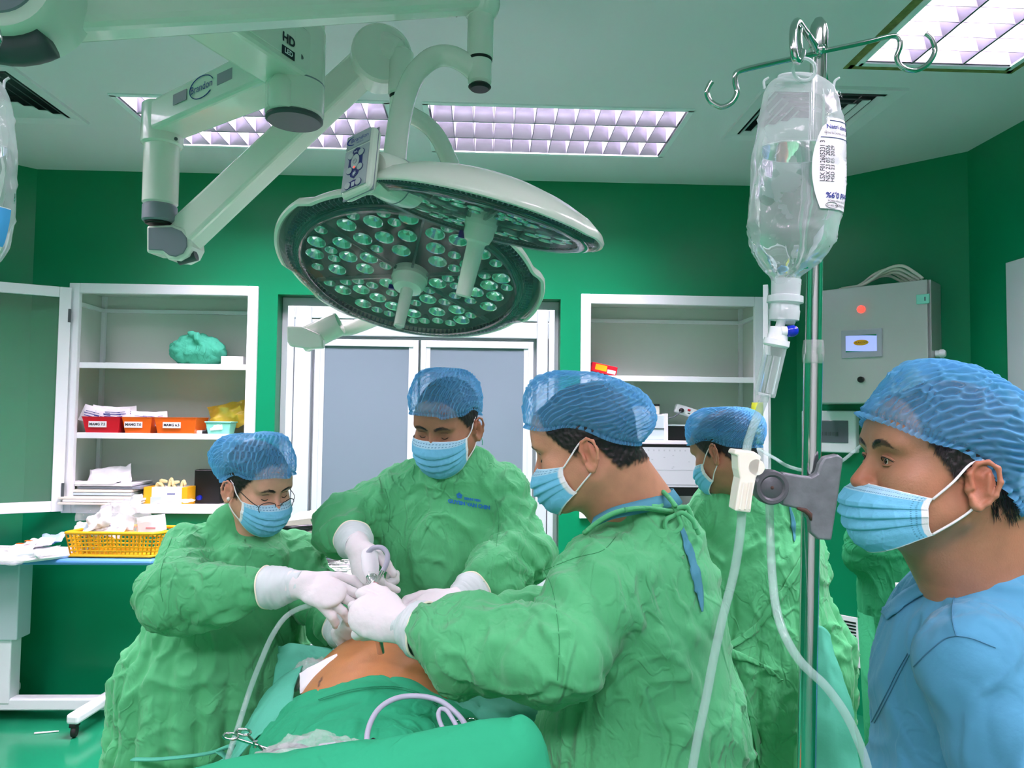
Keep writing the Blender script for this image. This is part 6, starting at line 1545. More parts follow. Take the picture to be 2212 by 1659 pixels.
hook([P(1766, 116, .752), P(1735, 122, .75), P(1670, 136, .745), P(1606, 151, .74), P(1589, 160, .738), P(1588, 178, .738), P(1592, 200, .738), P(1580, 222, .737), P(1558, 231, .736), P(1537, 221, .735), P(1527, 202, .735), P(1531, 187, .735), P(1537, 177, .735)], .0027)
hook([P(1766, 112, .750), P(1752, 85, .735), P(1738, 62, .715), P(1731, 58, .70), P(1727, 70, .69), P(1728, 100, .685), P(1730, 112, .68)], .0025)
hook([P(1766, 106, .750), P(1745, 76, .73), P(1732, 58, .70), P(1722, 46, .675), P(1714, 62, .66), P(1713, 95, .655), P(1717, 124, .655), P(1724, 132, .66), P(1730, 124, .665), P(1733, 112, .67)], .0033)
hook([P(1769, 114, .755), P(1776, 140, .775), P(1783, 168, .79), P(1786, 190, .80), P(1782, 200, .81)], .0026)
for k in range(5):
    a = 2*math.pi*k/5+.3; e = base+np.array([math.cos(a)*.26, math.sin(a)*.26, .065]); fb = np.array([foot[0], foot[1], .085])
    m, _ = beam(fb, np.array([foot[0]+math.cos(a)*.26, foot[1]+math.sin(a)*.26, .07]), .03, .022); l_ = m.build('base_leg', M_chrome, st, bevel=.004)
    MB().lathe([(0, -.010), (.024, -.010), (.028, 0), (.024, .010), (0, .010)], (foot[0]+math.cos(a)*.255, foot[1]+math.sin(a)*.255, .029), axis=(math.sin(a), -math.cos(a), 0), n=16).build('caster_wheel', M_rubber, l_, smooth=True, sharp=40)
# cast clamp on the pole
cl = [(1690, 1020), (1735, 1028), (1752, 1030), (1766, 1022), (1772, 1002), (1782, 987), (1810, 981), (1823, 990), (1812, 1070), (1797, 1168), (1768, 1166), (1752, 1152), (1749, 1124), (1735, 1102), (1690, 1092)]
MB().prism([P(x, y, .735) for x, y in cl], _f*.010).build('clamp_bracket', M_castgrey, st, bevel=.0022, bseg=3)
MB().prism([P(x, y, .77) for x, y in [(1700, 1030), (1790, 1030), (1790, 1080), (1700, 1080)]], _f*.012).build('clamp_jaw', M_castgrey, st, bevel=.002)
kc_ = P(1664, 1052, .728)
kn = MB().lathe([(0, -.010), (.0158, -.010), (.0170, -.006), (.0170, .004), (.0155, .0065), (.0125, .0065), (.0105, .0045), (.0095, .0050), (0, .0056)], kc_, axis=-_f, n=40).build('clamp_knob', mat('dark_cast_knob', (96, 98, 104), rough=.4, metal=.4, bump=.0004, bscale=200), st, smooth=True, sharp=35)
MB().ball(kc_-_f*.005, .0018).build('knob_screw', M_rust, st)
MB().tube([P(x, y, .7345) for x, y in [(1722, 1098), (1740, 1103), (1750, 1112), (1752, 1124)]], [.0012, .0024, .0026, .0012], 8).build('rust_patch', M_rust, st, smooth=True)
# ---------------------------------------------------------------- infusion bag
BAGROWS = [(160, 1700, 1757), (172, 1668, 1785), (190, 1654, 1803), (225, 1646, 1812), (270, 1638, 1817), (330, 1629, 1819), (400, 1623, 1818), (450, 1619, 1813), (490, 1618, 1807), (530, 1624, 1796), (560, 1637, 1776), (582, 1652, 1752), (597, 1665, 1732), (604, 1668, 1729), (616, 1669, 1728)]
def make_bag(dx, D_, label, lab, group, seed):
    t = thing('infusion_bag', label, 'infusion bag', P(1715+dx, 380, D_), group)
    ys = [r[0] for r in BAGROWS]
    def row(y, ins=0.0): l = np.interp(y, ys, [r[1] for r in BAGROWS]); r_ = np.interp(y, ys, [r[2] for r in BAGROWS]); return (l+r_)/2+dx, (r_-l)/2
    def bp(y, th, ins=0.0, out=0.0):
        c, hw = row(y); sc = D_/FPX; e = .86 if 200 < y < 560 else 1.0
        dep = np.interp(y, [160, 200, 300, 480, 560, 600, 620], [.30, .42, .60, .72, .85, 1, 1])
        ct, sn = math.cos(th), math.sin(th); h_ = hw*sc-ins+out
        p = P(c, y, D_); wob = 0
        return p+_r*(h_*np.sign(sn)*abs(sn)**e)-_f*((h_*dep)*np.sign(ct)*abs(ct)**e)
    NY, NT = 70, 56
    yy = np.interp(np.linspace(0, 1, NY), np.linspace(0, 1, len(ys)), ys)
    sm = np.array(catmull([np.array(r, float) for r in BAGROWS], 10)); sm = sm[np.argsort(sm[:, 0])]
    def row(y, ins=0.0): l = np.interp(y, sm[:, 0], sm[:, 1]); r_ = np.interp(y, sm[:, 0], sm[:, 2]); return (l+r_)/2+dx, (r_-l)/2
    def surf(y0, y1, ins, amp, sd):
        G = []
        for y in [y for y in yy if y0 <= y <= y1]:
            G.append([bp(y, 2*math.pi*k/NT, ins) for k in range(NT)])
        G = np.array(G); fl = G.reshape(-1, 3); c = np.repeat(G.mean(1), NT, 0); n = fl-c; n /= np.maximum(np.linalg.norm(n, axis=1), 1e-6)[:, None]
        ff = (fl-fl.mean(0))
        k_ = (pnoise(ff*np.array([30, 30, 22.])+sd, sd)*1.0+.8*ridged(ff*np.array([26, 26, 30.])+sd, sd+1, .2)+.3*pnoise(ff*90+sd, sd+2))*amp
        return (fl+n*k_[:, None]).reshape(G.shape)
    G = surf(160, 620, 0, .0022, seed); m = MB().grid(G, closed_u=True); m.add(G[0], [tuple(range(NT))])
    m.build('bag_film', M_bag, t, smooth=True)
    Gw = surf(322, 606, .0018, .0022, seed); m = MB().grid(Gw, closed_u=True); n0 = len(Gw)
    m.add(Gw[0], [tuple(range(NT))]); m.add(Gw[-1], [tuple(range(NT-1, -1, -1))])
    w_ = m.build('saline', M_water, t, smooth=True)
    sp = [p+(p-Gw[0].mean(0))*.0 for p in Gw[0]]
    MB().tube(sp, .0007, 6, closed=True).build('fluid_line', M_bag, t, smooth=True)
    # hanging eye moulded on the top
    MB().tube([P(1737+dx+24*math.cos(R(a)), 150+24*math.sin(R(a)), D_-.02+.006*math.sin(R(a))) for a in range(0, 360, 12)], .0016, 8, closed=True).build('hanging_ring', M_cupglass, t, smooth=True)
    MB().tube([P(1722+dx+40*math.cos(R(a)), 166+8*math.sin(R(a)), D_) for a in range(0, 360, 12)], .0013, 8, closed=True).build('top_seam', M_cupglass, t, smooth=True)
    for sd_, px in ((-1, 1650), (1, 1803)): MB().tube(catmull([P(px+dx+10, 168, D_), P(px+dx, 176, D_), P(px+dx-2*sd_, 192, D_)], 5), .0012, 8).build('shoulder_fin', M_cupglass, t, smooth=True)
    # neck and port
    ax = nrm(P(1693+dx, 700, D_)-P(1699+dx, 600, D_)); c = P(1698.5+dx, 604, D_); s_ = D_/FPX
    MB().lathe([(31*s_, 0), (30*s_, 34*s_), (33*s_, 36*s_), (34*s_, 41*s_), (30*s_, 43*s_), (29*s_, 60*s_)], c, axis=ax, n=28).build('neck', M_cupglass, t, smooth=True, sharp=40)
    MB().lathe([(29*s_, 34*s_), (37*s_, 36*s_), (38*s_, 50*s_), (30*s_, 53*s_), (31*s_, 66*s_), (32*s_, 68*s_), (31*s_, 88*s_), (0, 90*s_)], c, axis=ax, n=28).build('port_cap', M_cupglass, t, smooth=True, sharp=40)
    MB().lathe([(0, 86*s_), (10*s_, 86*s_), (11*s_, 93*s_), (9*s_, 97*s_), (0, 98*s_)], c+_r*14*s_, axis=ax, n=16).build('spare_port', M_cupglass, t, smooth=True, sharp=40)
    if lab == 'main':
        def lp(u, v, out=.0016):      # u 0..1 left to right round the bag, v 0..1 bottom to top
            y = 470-v*200; return bp(y, R(2)+u*R(98), 0, out)
        NU, NV = 20, 28; ed = lambda v: .16*(2*abs(v-.45))**2.2+(.03 if v > .9 else 0)
        Gl = [[lp(ed(v)+(1-ed(v))*u, v) for u in np.linspace(0, 1, NU)] for v in np.linspace(.02, 1, NV)]
        lo = MB().grid(Gl).build('label', M_paper, t, smooth=True)
        Lw, Lh = .058, .087       # flat size of the label in metres
        def mp(u0, v0, rot=0):
            cr, sr = math.cos(R(rot)), math.sin(R(rot))
            return lambda x, y: lp(u0+(x*cr-y*sr)/Lw, v0+(x*sr+y*cr)/Lh, .0021)
        pb = MB()
        pb.add(*text_geo('Natri clorid 0,9%', .0056, mp(.17, .895), 'LEFT', .00012)); pb.add(*text_geo('Natri Clorid 0,9%', .0070, mp(1.04, .165, 180), 'LEFT', .00018))
        for v in (.965, .775): pb.tube([lp(u, v, .0021) for u in np.linspace(ed(v)+.03, 1, 16)], .0003, 4)
        pb.build('label_print_blue', M_ink, lo)
        pk = MB()
        pk.add(*text_geo('Chai 500 ml', .0036, mp(.72, .885), 'LEFT')); pk.tube([lp(.82+.15*math.cos(R(a)), .885+.036*math.sin(R(a)), .0021) for a in range(0, 360, 15)], .00022, 4, closed=True)
        pk.add(*text_geo('THEO DO HOAC THEO CAN THUOC KE DON', .0023, mp(.97, .825, 180), 'LEFT'))
        pk.tube([lp(u, v, .0021) for u, v in [(.16, .80), (.97, .80), (.97, .85), (.16, .85)]], .00015, 4, closed=True)
        for u0, tx in ((.115, 'LSX F012605231 3'), (.185, 'NSX 23 05 2026'), (.255, 'HSD 23 05 2029')): pk.add(*text_geo(tx, .0050, mp(u0, .30, 90), 'LEFT'))
        lines = ['CONG TY CO PHAN IVC', 'DICH KHONG TRONG SUOT', 'CHAI DICH BI RO RI HOAC', 'HET PHAI HUY BO KHONG SU', 'PHAN DICH THUA KHONG SU', 'DAN SU DUNG TRUOC KHI', 'TAM TAY TRE EM, DOC KY', 'Bao quan duoi 30 do, tranh', 'anh sang. Nen kho mat', 'Lieu luong, cach dung', 'chi dinh: Xem trong huong dan', 'Thanh phan: Natri clorid 4,5 g', 'nuoc cat vua du 500 ml', 'TIEU CHUAN: BP 2020']
        for k, tx in enumerate(lines): pk.add(*text_geo(tx, .0024, mp(1.06, .735-.036*k, 180), 'LEFT'))
        pk.add(*text_geo('DUNG DICH TIEM TRUYEN TINH MACH', .0024, mp(.95, .105, 180), 'LEFT')); pk.add(*text_geo('GMP-WHO', .0032, mp(.66, .062, 180), 'LEFT')); pk.add(*text_geo('Chai 500 ml', .0024, mp(.40, .055, 180), 'LEFT'))
        pk.tube([lp(.28+.10*math.cos(R(a)), .058+.030*math.sin(R(a)), .0021) for a in range(0, 360, 15)], .0002, 4, closed=True)
        pk.build('label_print_black', M_inkblack, lo)
        eb = MB(); 
        for k, ch_ in enumerate('IV.COM'): eb.add(*text_geo(ch_, .008, lambda x, y, k=k: bp(212-y*FPX/D_, R(20+11*k)+x/.040, 0, .0028)))
        eb.build('moulded_lettering', M_cupglass, t)
    else:
        def lp(u, v, out=.0016): return bp(640-v*250 if False else 620-v*190, R(-60)+u*R(150), 0, out)
        Gl = [[bp(y, R(-60)+u*R(150), 0, .0016) for u in np.linspace(0, 1, 18)] for y in np.linspace(590, 452, 16)]
        lo = MB().grid(Gl).build('label', M_paper, t, smooth=True)
        MB().grid([[bp(y, R(-60)+u*R(150), 0, .0021) for u in np.linspace(0, 1, 18)] for y in np.linspace(534, 454, 8)]).build('blue_band', mat('cyan_label_band', (70, 164, 224), rough=.6), lo, smooth=True)
        pb = MB(); pb.add(*text_geo('NG', .014, lambda x, y: bp(590-y*FPX/D_-5, R(74)+x/.046, 0, .0022), 'CENTER', .0004)); pb.build('label_print_blue', M_ink, lo)
    return t
make_bag(0, .69, 'clear half full saline infusion bag hanging on the near stand', 'main', 'infusion bags', 3)
shift = P(-78, 400, .69)-P(1715, 400, .69)
make_bag(-1793, .69, 'clear infusion bag with blue label cut by the left picture edge', 'left', 'infusion bags', 9)
st2 = copy_tree(st); st2.location = st.location+Vector((P(1737-1793, 132, .67)-P(1978, 150, .77)).tolist()); st2['label'] = 'second chrome infusion stand left of the picture edge'
# ---------------------------------------------------------------- drip set
t = thing('drip_set', 'clear drip chamber with roller clamp and long infusion tubing on the near stand', 'infusion line', P(1680, 690, .69))
a0, a1 = P(1686, 700, .69), P(1652, 856, .695); ax = nrm(a1-a0); s_ = .69/FPX
MB().lathe([(0, -14*s_), (9*s_, -14*s_), (10*s_, 6*s_), (20*s_, 8*s_), (22*s_, 36*s_), (0, 38*s_)], a0, axis=ax, n=20).build('spike_housing', M_white, t, smooth=True, sharp=40)
MB().lathe([(0, 33*s_), (27*s_, 34*s_), (27.5*s_, 46*s_), (24*s_, 50*s_), (0, 50*s_)], a0, axis=ax, n=28).build('chamber_cap', M_white, t, smooth=True, sharp=40)
MB().lathe([(23.5*s_, 48*s_), (23.0*s_, 100*s_), (22.0*s_, 154*s_), (21*s_, 159*s_), (8*s_, 160*s_), (0, 160*s_)], a0, axis=ax, n=28).build('drip_chamber', M_bag, t, smooth=True, sharp=40)
MB().lathe([(0, 70*s_), (20*s_, 70*s_), (19.5*s_, 152*s_), (0, 154*s_)], a0, axis=ax, n=24).build('chamber_fluid', M_water, t, smooth=True, sharp=40)
MB().lathe([(0, 156*s_), (9*s_, 156*s_), (9*s_, 172*s_), (0, 173*s_)], a0, axis=ax, n=14).build('outlet', M_cupglass, t, smooth=True, sharp=40)
MB().lathe([(0, 0), (9*s_, 0), (10*s_, 8*s_), (12*s_, 10*s_), (13*s_, 22*s_), (8*s_, 30*s_), (0, 31*s_)], P(1692, 716, .685), axis=_r+_u*.05, n=20).build('vent_cap', M_bluecap, t, smooth=True, sharp=50)
MB().lathe([(0, -4*s_), (11*s_, -4*s_), (11*s_, 8*s_), (0, 8*s_)], P(1690, 716, .685), axis=_r, n=18).build('vent_port', M_white, t, smooth=True, sharp=40)
MB().tube(catmull([P(1648, 868, .695), P(1638, 895, .70), P(1624, 930, .70), P(1615, 960, .70), P(1611, 990, .70)], 8), .0042, 12).build('tubing', M_siltube, t, smooth=True)
MB().tube(catmull([P(1603, 1100, .70), P(1598, 1160, .70), P(1585, 1240, .70), P(1562, 1330, .70), P(1542, 1420, .70), P(1525, 1510, .70), P(1508, 1590, .70), P(1494, 1670, .70), P(1480, 1760, .70)], 8), .0042, 12).build('tubing', M_siltube, t, smooth=True)
MB().tube(catmull([P(1660, 1020, .79), P(1662, 1085, .775), P(1664, 1160, .76), P(1668, 1240, .74), P(1676, 1310, .72), P(1694, 1370, .70), P(1730, 1430, .69), P(1785, 1484, .69), P(1828, 1545, .69), P(1856, 1605, .69), P(1875, 1665, .69), P(1885, 1740, .69)], 8), .0042, 12).build('tubing', M_siltube, t, smooth=True)
rcp = [(1590, 972), (1630, 976), (1645, 986), (1640, 1020), (1634, 1032), (1626, 1070), (1622, 1108), (1588, 1104), (1594, 1060), (1599, 1034), (1595, 1015), (1594, 985), (1586, 982)]
o = MB().prism([P(x, y, .688) for x, y in rcp], _f*.022).build('roller_clamp', M_ivory, t, bevel=.0014, bseg=2)
for x in (1601, 1613, 1622): m, _ = beam(P(x+6, 1042, .687), P(x-3, 1100, .687), .0014, .0014); m.build('clamp_rib', M_ivory, o)
MB().lathe([(0, -.006), (.0075, -.006), (.0078, 0), (.0075, .006), (0, .006)], P(1630, 1008, .694), axis=_f, n=20).build('roller_wheel', M_ivory, o, smooth=True, sharp=40)
# ================================================================ PATIENT
Bc = P(818, 1470, 1.70); Bc[2] = .955
pt = thing('person', 'patient under green drapes with bare tanned belly', 'person', (Bc[0], Bc[1], .8))
F = Field((Bc[0]-.32, Bc[1]-.95, .76), (Bc[0]+.32, Bc[1]+.42, 1.2), .014, [((Bc[0]-.2, Bc[1]-.2, .9), (Bc[0]+.2, Bc[1]+.2, 1.12), .007)])
F.cap(Bc+np.array([0, -.16, -.02]), Bc+np.array([0, .12, -.01]), .152, .158, .05, (1, 0, 0), .70, mg=.1)
sl, X, Y, Z = F.reg((Bc[0]-.32, Bc[1]-.4, .76), (Bc[0]+.32, Bc[1]+.42, 1.2)); F.put(ell(X-Bc[0], Y-Bc[1], Z-Bc[2], (0, .0, .0), (.163, .25, .130)).astype(np.float32), sl, .05)
for sx in (-.09, .09): F.cap(Bc+np.array([sx, -.28, -.04]), Bc+np.array([sx*1.2, -.88, -.06]), .085, .065, .06)
V, Q = F.mesh(); V = relax(V, Q, 1)
C_ = np.tile(srgb_col((180, 122, 72)), (len(V), 1)); C_ = C_*(.92+.16*fbm(V*14, 3, 2))[:, None]
d_ = np.linalg.norm(V-(Bc+np.array([.05, .0, .125])), axis=1); C_ = C_*(1-np.exp(-(d_/.022)**2)[:, None]*np.array([.12, .42, .40]))
for mx, my, mr in ((930, 1476, .005), (838, 1461, .003), (730, 1433, .003), (688, 1478, .0035)):
    mp_ = P(mx, my, 1.56); dd = np.linalg.norm((V-mp_)-np.outer((V-mp_)@_f, _f), axis=1); C_ = np.where((dd < mr)[:, None], srgb_col((96, 62, 50)), C_)
mesh_obj('body', V, Q, M_skin, pt, smooth=True, cols=C_)
# operating table under the drapes
ot = thing('operating_table', 'operating table hidden beneath the green drapes', 'operating table', (Bc[0], Bc[1]-.2, 0))
MB().bx(Bc[0]-.22, Bc[0]+.22, Bc[1]-1.0, Bc[1]+.40, .72, .78).build('mattress', M_black, ot, bevel=.02); MB().bx(Bc[0]-.24, Bc[0]+.24, Bc[1]-1.0, Bc[1]+.40, .66, .72).build('table_frame', M_steel, ot, bevel=.006)
MB().bx(Bc[0]-.10, Bc[0]+.10, Bc[1]-.28, Bc[1]-.02, .1, .66).build('pedestal', M_steel, ot, bevel=.01); MB().bx(Bc[0]-.22, Bc[0]+.22, Bc[1]-.5, Bc[1]+.3, 0, .10).build('table_base', M_steel, ot, bevel=.02)
# ---------------------------------------------------------------- drapes
def sheet(name, rows, m, label, cat, seed, amp=.006, nu=8, nv=8, th=.003, group=None, frq=9.0, parent=None):
    G = patch([[P(*p) for p in r] for r in rows], nu, nv); fl = G.reshape(-1, 3)
    du = np.gradient(G, axis=1); dv = np.gradient(G, axis=0); n = np.cross(du, dv).reshape(-1, 3); n /= np.maximum(np.linalg.norm(n, axis=1), 1e-9)[:, None]
    q = fl+np.column_stack([pnoise(fl*5+seed, seed+k) for k in range(3)])*.06
    k_ = amp*(1.6*pnoise(q*frq+seed, seed)+.9*ridged(q*frq*1.3+seed, seed+3, .22)-.5*(1-np.clip(np.abs(pnoise(q*frq*2.4, seed+4))*2.6, 0, 1))**2)
    G = (fl+n*k_[:, None]).reshape(G.shape)
    o = MB().grid(G).build(name, m, parent, smooth=True, solid=th)
    return tag(o, label, cat, group) if label else o
sheet('surgical_drape', [[(606, 1530, 1.62), (648, 1506, 1.58), (692, 1489, 1.545), (760, 1468, 1.52), (830, 1460, 1.512), (890, 1468, 1.52), (942, 1502, 1.55), (985, 1524, 1.59), (1040, 1560, 1.62)],
    [(585, 1560, 1.58), (632, 1530, 1.50), (688, 1512, 1.465), (760, 1492, 1.445), (830, 1485, 1.44), (896, 1494, 1.445), (955, 1524, 1.48), (1005, 1548, 1.53), (1060, 1585, 1.56)],
    [(556, 1600, 1.52), (615, 1568, 1.40), (680, 1545, 1.36), (760, 1533, 1.34), (830, 1530, 1.335), (905, 1538, 1.34), (970, 1562, 1.38), (1030, 1590, 1.44), (1080, 1620, 1.50)],
    [(520, 1665, 1.44), (590, 1625, 1.30), (670, 1600, 1.25), (750, 1592, 1.23), (830, 1590, 1.225), (910, 1596, 1.23), (985, 1618, 1.26), (1050, 1650, 1.34), (1110, 1690, 1.42)],
    [(470, 1760, 1.36), (560, 1720, 1.20), (650, 1690, 1.12), (750, 1680, 1.09), (830, 1680, 1.085), (910, 1685, 1.09), (1000, 1710, 1.12), (1070, 1750, 1.22), (1130, 1800, 1.34)]],
    M_drape, 'green surgical drape with stitched hem across the lower belly', 'surgical drape', 4, .0045, 10, 8, .004)
bpy.context.view_layer.update()
dr0 = bpy.data.objects['surgical_drape']
M_thread = mat('green_thread', (34, 136, 98), rough=.9)
for off in (0, 4): seam_on(dr0, [(690, 1513+off), (760, 1493+off), (830, 1485+off), (890, 1494+off), (944, 1524+off)], 'hem_stitching', M_thread, dr0, .0009, .0028)
sheet('surgical_drape', [[(655, 1440, 1.72), (640, 1470, 1.66), (634, 1500, 1.60), (624, 1540, 1.53)], [(600, 1470, 1.74), (590, 1500, 1.66), (575, 1540, 1.58), (560, 1590, 1.50)], [(560, 1520, 1.75), (540, 1560, 1.66), (520, 1610, 1.56), (500, 1670, 1.48)], [(520, 1640, 1.74), (490, 1680, 1.64), (460, 1740, 1.54), (430, 1800, 1.44)]],
    M_drape2, 'pale teal drape falling over the left table side', 'surgical drape', 14, .006, 8, 8, .003)
sheet('surgical_drape', [[(600, 1395, 1.95), (640, 1392, 1.92), (690, 1400, 1.88), (760, 1412, 1.85)], [(600, 1430, 1.85), (645, 1426, 1.80), (690, 1440, 1.76), (740, 1470, 1.72)], [(590, 1490, 1.78), (630, 1490, 1.72), (670, 1500, 1.66), (700, 1520, 1.62)]],
    M_drape2, 'teal drape beyond the belly beside the clear pouch', 'surgical drape', 24, .006, 8, 8, .003)
sheet('surgical_drape', [[(930, 1440, 1.78), (1000, 1450, 1.76), (1080, 1470, 1.74), (1160, 1478, 1.74)], [(945, 1500, 1.66), (1010, 1510, 1.66), (1090, 1520, 1.66), (1165, 1530, 1.66)], [(975, 1545, 1.60), (1030, 1560, 1.60), (1100, 1570, 1.58), (1170, 1590, 1.58)], [(1000, 1640, 1.60), (1050, 1660, 1.58), (1110, 1680, 1.56), (1180, 1700, 1.56)]],
    M_drape2, 'pale teal drape on the right under the outstretched sleeve', 'surgical drape', 34, .007, 8, 8, .003)
sheet('surgical_drape', [[(400, 1740, 1.12), (540, 1712, 1.12), (700, 1692, 1.13), (850, 1672, 1.14), (990, 1648, 1.15), (1095, 1632, 1.15), (1150, 1640, 1.15), (1180, 1690, 1.15), (1200, 1760, 1.15)],
    [(400, 1668, 1.045), (540, 1640, 1.05), (700, 1620, 1.06), (850, 1598, 1.07), (990, 1572, 1.08), (1095, 1554, 1.08), (1142, 1560, 1.08), (1170, 1606, 1.08), (1190, 1680, 1.08)],
    [(400, 1690, 1.0), (540, 1664, 1.0), (700, 1646, 1.01), (850, 1626, 1.02), (990, 1602, 1.025), (1080, 1588, 1.03), (1138, 1594, 1.03), (1176, 1640, 1.04), (1196, 1710, 1.05)],
    [(380, 1760, .95), (540, 1740, .95), (700, 1730, .95), (850, 1716, .96), (990, 1700, .97), (1070, 1690, .98), (1140, 1694, 1.0), (1186, 1730, 1.02), (1206, 1790, 1.03)],
    [(360, 1900, .92), (540, 1890, .92), (700, 1880, .92), (850, 1880, .93), (990, 1870, .94), (1070, 1860, .95), (1140, 1860, .98), (1190, 1880, 1.0), (1216, 1920, 1.02)]],
    M_drape, 'bright green drape ridge across the bottom foreground', 'surgical drape', 44, .0035, 10, 8, .004, None, 6.0)
sheet('table_cover', [[(1752, 1352, 2.05), (1772, 1352, 2.03), (1790, 1372, 2.03)], [(1748, 1440, 2.0), (1790, 1450, 1.97), (1822, 1470, 1.98)], [(1745, 1560, 1.95), (1800, 1570, 1.92), (1852, 1590, 1.94)], [(1740, 1720, 1.92), (1810, 1730, 1.88), (1872, 1740, 1.90)]],
    M_drape2, 'teal table cover hanging right of the chrome pole', 'table cover', 54, .006, 8, 8, .003)
# gauze, clear pouches
packet('gauze_pad', P(688, 1454, 1.64), .095, .055, _r*1+_u*.55, _u+_f*1.2, M_paper, 'white gauze pad tucked at the left of the belly', 'gauze', 71, .010, None, .004)
sheet('instrument_pouch', [[(640, 1440, 1.80), (668, 1418, 1.78), (700, 1420, 1.77), (735, 1418, 1.76)], [(622, 1462, 1.74), (655, 1446, 1.70), (690, 1446, 1.70), (715, 1450, 1.72)], [(622, 1500, 1.70), (640, 1490, 1.68), (660, 1480, 1.69), (680, 1476, 1.70)]], M_film, 'crinkled clear pouch left of the belly', 'plastic pouch', 81, .010, 8, 8, .0006, None, 22)
sheet('cable_sleeve', [[(560, 1632, 1.19), (625, 1592, 1.16), (700, 1584, 1.13), (765, 1592, 1.12), (812, 1612, 1.11)], [(520, 1650, 1.13), (600, 1616, 1.09), (690, 1606, 1.07), (760, 1614, 1.065), (815, 1634, 1.065)], [(460, 1672, 1.08), (540, 1652, 1.06), (640, 1640, 1.05), (730, 1636, 1.05), (800, 1650, 1.06)]], M_film, 'long crinkled clear cable sleeve lying on the drape', 'plastic sleeve', 91, .007, 9, 9, .0006, None, 24)
# ---------------------------------------------------------------- cables, clamps, scope
def cable(pts, r, m, label, name='cable', cat='cable', n=10, group=None):
    o = MB().tube(catmull([P(*p) for p in pts], 10), r, n).build(name, m, smooth=True); return tag(o, label, cat, group)
cable([(792, 1660, 1.10), (791, 1620, 1.14), (797, 1570, 1.19), (820, 1530, 1.23), (858, 1508, 1.25), (905, 1504, 1.26), (950, 1514, 1.26), (985, 1540, 1.24), (1005, 1566, 1.20), (1014, 1600, 1.15)], .0046, M_greycable, 'pale grey cable arching over the green drape')
cable([(1010, 1610, 1.15), (985, 1566, 1.20), (966, 1536, 1.23), (952, 1532, 1.24), (947, 1545, 1.23), (955, 1570, 1.20), (980, 1610, 1.14)], .0038, M_greycable, 'small pale grey cable loop beside the larger arch')
cable([(560, 1640, 1.17), (600, 1615, 1.18), (650, 1612, 1.16), (680, 1632, 1.11), (676, 1650, 1.06)], .0036, M_darkcable, 'dark grey cable inside the clear sleeve')
cable([(690, 1612, 1.14), (760, 1606, 1.13), (820, 1622, 1.10), (860, 1640, 1.08)], .0036, M_greycable, 'grey cable end leaving the clear sleeve')
o = MB().lathe([(0, -.014), (.006, -.014), (.007, .010), (.0045, .014), (0, .014)], P(815, 1612, 1.115), axis=P(830, 1622, 1.10)-P(805, 1600, 1.12), n=14).build('cable_connector', M_black, smooth=True, sharp=40); tag(o, 'black connector tip at the end of the grey cable', 'connector')
MB().lathe([(.0048, .013), (.0050, .020), (.0036, .024), (0, .024)], P(815, 1612, 1.115), axis=P(830, 1622, 1.10)-P(805, 1600, 1.12), n=14).build('connector_tip', M_chrome, o, smooth=True, sharp=40)
def towel_clamp(a, b, label, s=1.0):
    a = np.asarray(a); b = np.asarray(b); d = nrm(b-a); sd = nrm(np.cross(d, [0, 0, 1])); t = thing('towel_clamp', label, 'clamp', a, 'towel clamps'); L_ = np.linalg.norm(b-a)
    for sg in (-1, 1):
        m = MB(); m.tube(catmull([a+d*.02+sd*sg*.010*s, a+d*L_*.5+sd*sg*.003, b-d*.02-sd*sg*.004*s, b-d*.008-sd*sg*.007*s, b-sd*sg*.001], 5), .0024*s, 8)
        m.tube(ring_pts(a+sd*sg*.012*s, np.cross(d, sd), d, .017*s, .010*s, 20), .0024*s, 7, closed=True); m.build('clamp_half', M_chrome, t, smooth=True)
    MB().lathe([(0, -.005), (.0045*s, -.005), (.0045*s, .005), (0, .005)], a+d*L_*.55, axis=np.cross(d, sd), n=12).build('pivot', M_chrome, t, smooth=True, sharp=40)
towel_clamp(P(512, 1586, 1.30), P(586, 1626, 1.22), 'steel towel clamp at the left edge of the clear sleeve'); towel_clamp(P(1006, 1560, 1.25), P(1040, 1590, 1.18), 'steel towel clamp right of the small cable loop', .9)
cable([(740, 1308, 1.74), (700, 1306, 1.74), (660, 1310, 1.73), (620, 1330, 1.72), (590, 1370, 1.70), (565, 1425, 1.68), (540, 1490, 1.66), (516, 1565, 1.62), (492, 1640, 1.58), (480, 1700, 1.56)], .0062, M_siltube, 'clear suction tube hanging from the gloved hands', 'suction_tube', 'tube', 14)
sc = thing('endoscope', 'white wrapped endoscope camera head with light cable in the surgeon hand', 'endoscope', P(803, 1250, 1.80))
h0, h1 = P(797, 1192, 1.855), P(804, 1256, 1.79); hd_ = nrm(h1-h0)
MB().lathe([(0, 0), (.018, 0), (.021, .012), (.021, .05), (.017, .068), (.012, .078), (0, .08)], h0, axis=hd_, n=22).build('camera_head', M_paper, sc, smooth=True, sharp=40)
MB().lathe([(.0125, .070), (.0135, .074), (.0135, .088), (.009, .094), (.006, .104), (0, .104)], h0, axis=hd_, n=22).build('coupler', M_chrome, sc, smooth=True, sharp=40)
MB().tube([h0+hd_*.10, P(808, 1300, 1.735), P(818, 1380, 1.66)], .0048, 12).build('scope_shaft', M_chrome, sc, smooth=True)
MB().tube(catmull([P(793, 1196, 1.835), P(806, 1184, 1.83), P(824, 1183, 1.82), P(836, 1195, 1.81), P(836, 1214, 1.80), P(827, 1234, 1.79)], 8), .0062, 14).build('light_cable', M_greycable, sc, smooth=True)
MB().tube([P(827, 1232, 1.79), P(820, 1246, 1.785), P(811, 1262, 1.78)], [.006, .0056, .004], 14).build('light_post', M_chrome, sc, smooth=True, sharp=40)
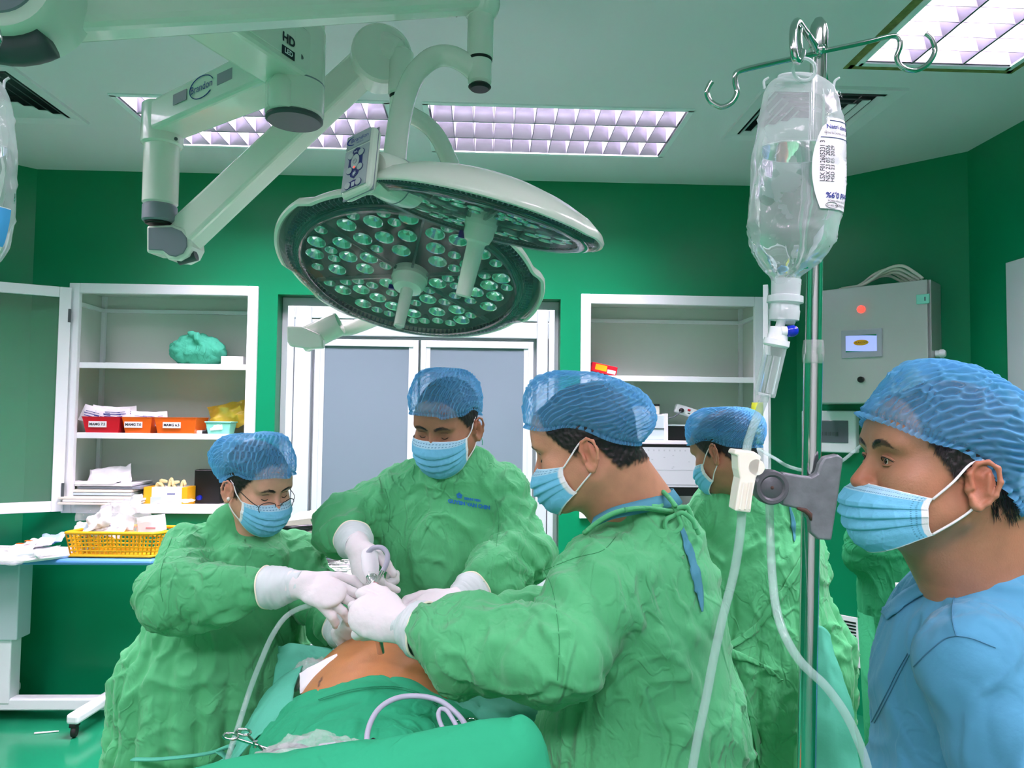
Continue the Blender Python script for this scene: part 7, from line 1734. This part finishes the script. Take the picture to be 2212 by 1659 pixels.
MB().lathe([(.0062, 0), (.0066, .001), (.0066, .003), (.0062, .004)], P(813, 1258, 1.779), axis=P(811, 1262, 1.78)-P(827, 1232, 1.79), n=14).build('red_ring', M_red, sc)
o = sheet('sterile_sleeve', [[(795, 1235, 1.775), (812, 1236, 1.765), (826, 1246, 1.775)], [(792, 1270, 1.78), (815, 1272, 1.765), (838, 1278, 1.785)], [(800, 1300, 1.78), (830, 1300, 1.775), (868, 1305, 1.80)]], M_film, None, None, 95, .006, 8, 8, .0005, None, 26, sc)
tr = thing('trocar', 'steel trocar with black collar entering the belly', 'trocar', P(823, 1412, 1.66))
MB().tube([P(816, 1366, 1.60), P(823, 1410, 1.61)], .0082, 18).build('cannula', M_chrome, tr, smooth=True, sharp=40)
MB().lathe([(0, -.012), (.013, -.012), (.015, -.006), (.015, .006), (.010, .012), (0, .013)], P(814, 1369, 1.60), axis=P(824, 1412, 1.61)-P(817, 1372, 1.60), n=22).build('collar', M_black, tr, smooth=True, sharp=40)
# ================================================================ sixth figure half hidden behind the man in blue
hc = P(1990, 950, 2.75); E6 = Person('person in dark green scrubs mostly hidden behind the man in blue', hc, (-.7, -.7), 10, 0, .98, (184, 134, 106), res=.006, group='surgical team')
lat = nrm([.75, -.66, 0]); nk = P(1995, 1050, 2.78); ch = P(1985, 1220, 2.78); rs, ls = P(1885, 1108, 2.80), P(2090, 1110, 2.74)
E6.body(nk+np.array([0, 0, -.02]), [(at_z(ch, .9), .15, .75), (ch, .15, .7), ((rs+ls)/2, .12, .6)], lat, [[rs+np.array([.04, 0, -.04]), P(1905, 1240, 2.95), P(1960, 1330, 3.02)], [ls+np.array([-.04, 0, -.04]), P(2080, 1240, 2.95), P(2020, 1330, 3.02)]], legs_for(ch, lat, (-.6, -.7)), lambda L: std_hair(L))
E6.brows(); E6.mask(seed=51); E6.cap(tau=22, cb=(0, -.005, .018), ax=.089, ay=.115, Hh=.118, puff=(0, -.016, 0), bulge=.12, seed=71)
E6.gown([(at_z(ch, .80), .205, .75), (at_z(ch, .95), .20, .74), (ch, .185, .72), ((rs+ls)/2, .13, .62), (nk+np.array([0, 0, -.03]), .08, .9)], lat, [[(rs, .078), (P(1872, 1200, 2.83), .080)], [(ls, .078), (P(2108, 1200, 2.79), .080)]], nk, m=M_greenold, seed=91, name='scrub_shirt', hem_z=.79, amp=.7, folds=.006, res=.008)
for lg in legs_for(ch, lat, (-.6, -.7)):
    m = MB(); m.tube([lg[0]+np.array([0, 0, .02]), lg[1], lg[2]+np.array([0, 0, .05])], [.125, .10, .085], 28); m.build('trouser_leg', M_greenold, E6.root, smooth=True)
packet('pocket_note', P(1950, 1264, 2.60), .055, .02, _r, _u, M_paper, None, None, 5, .002, parent=E6.root)
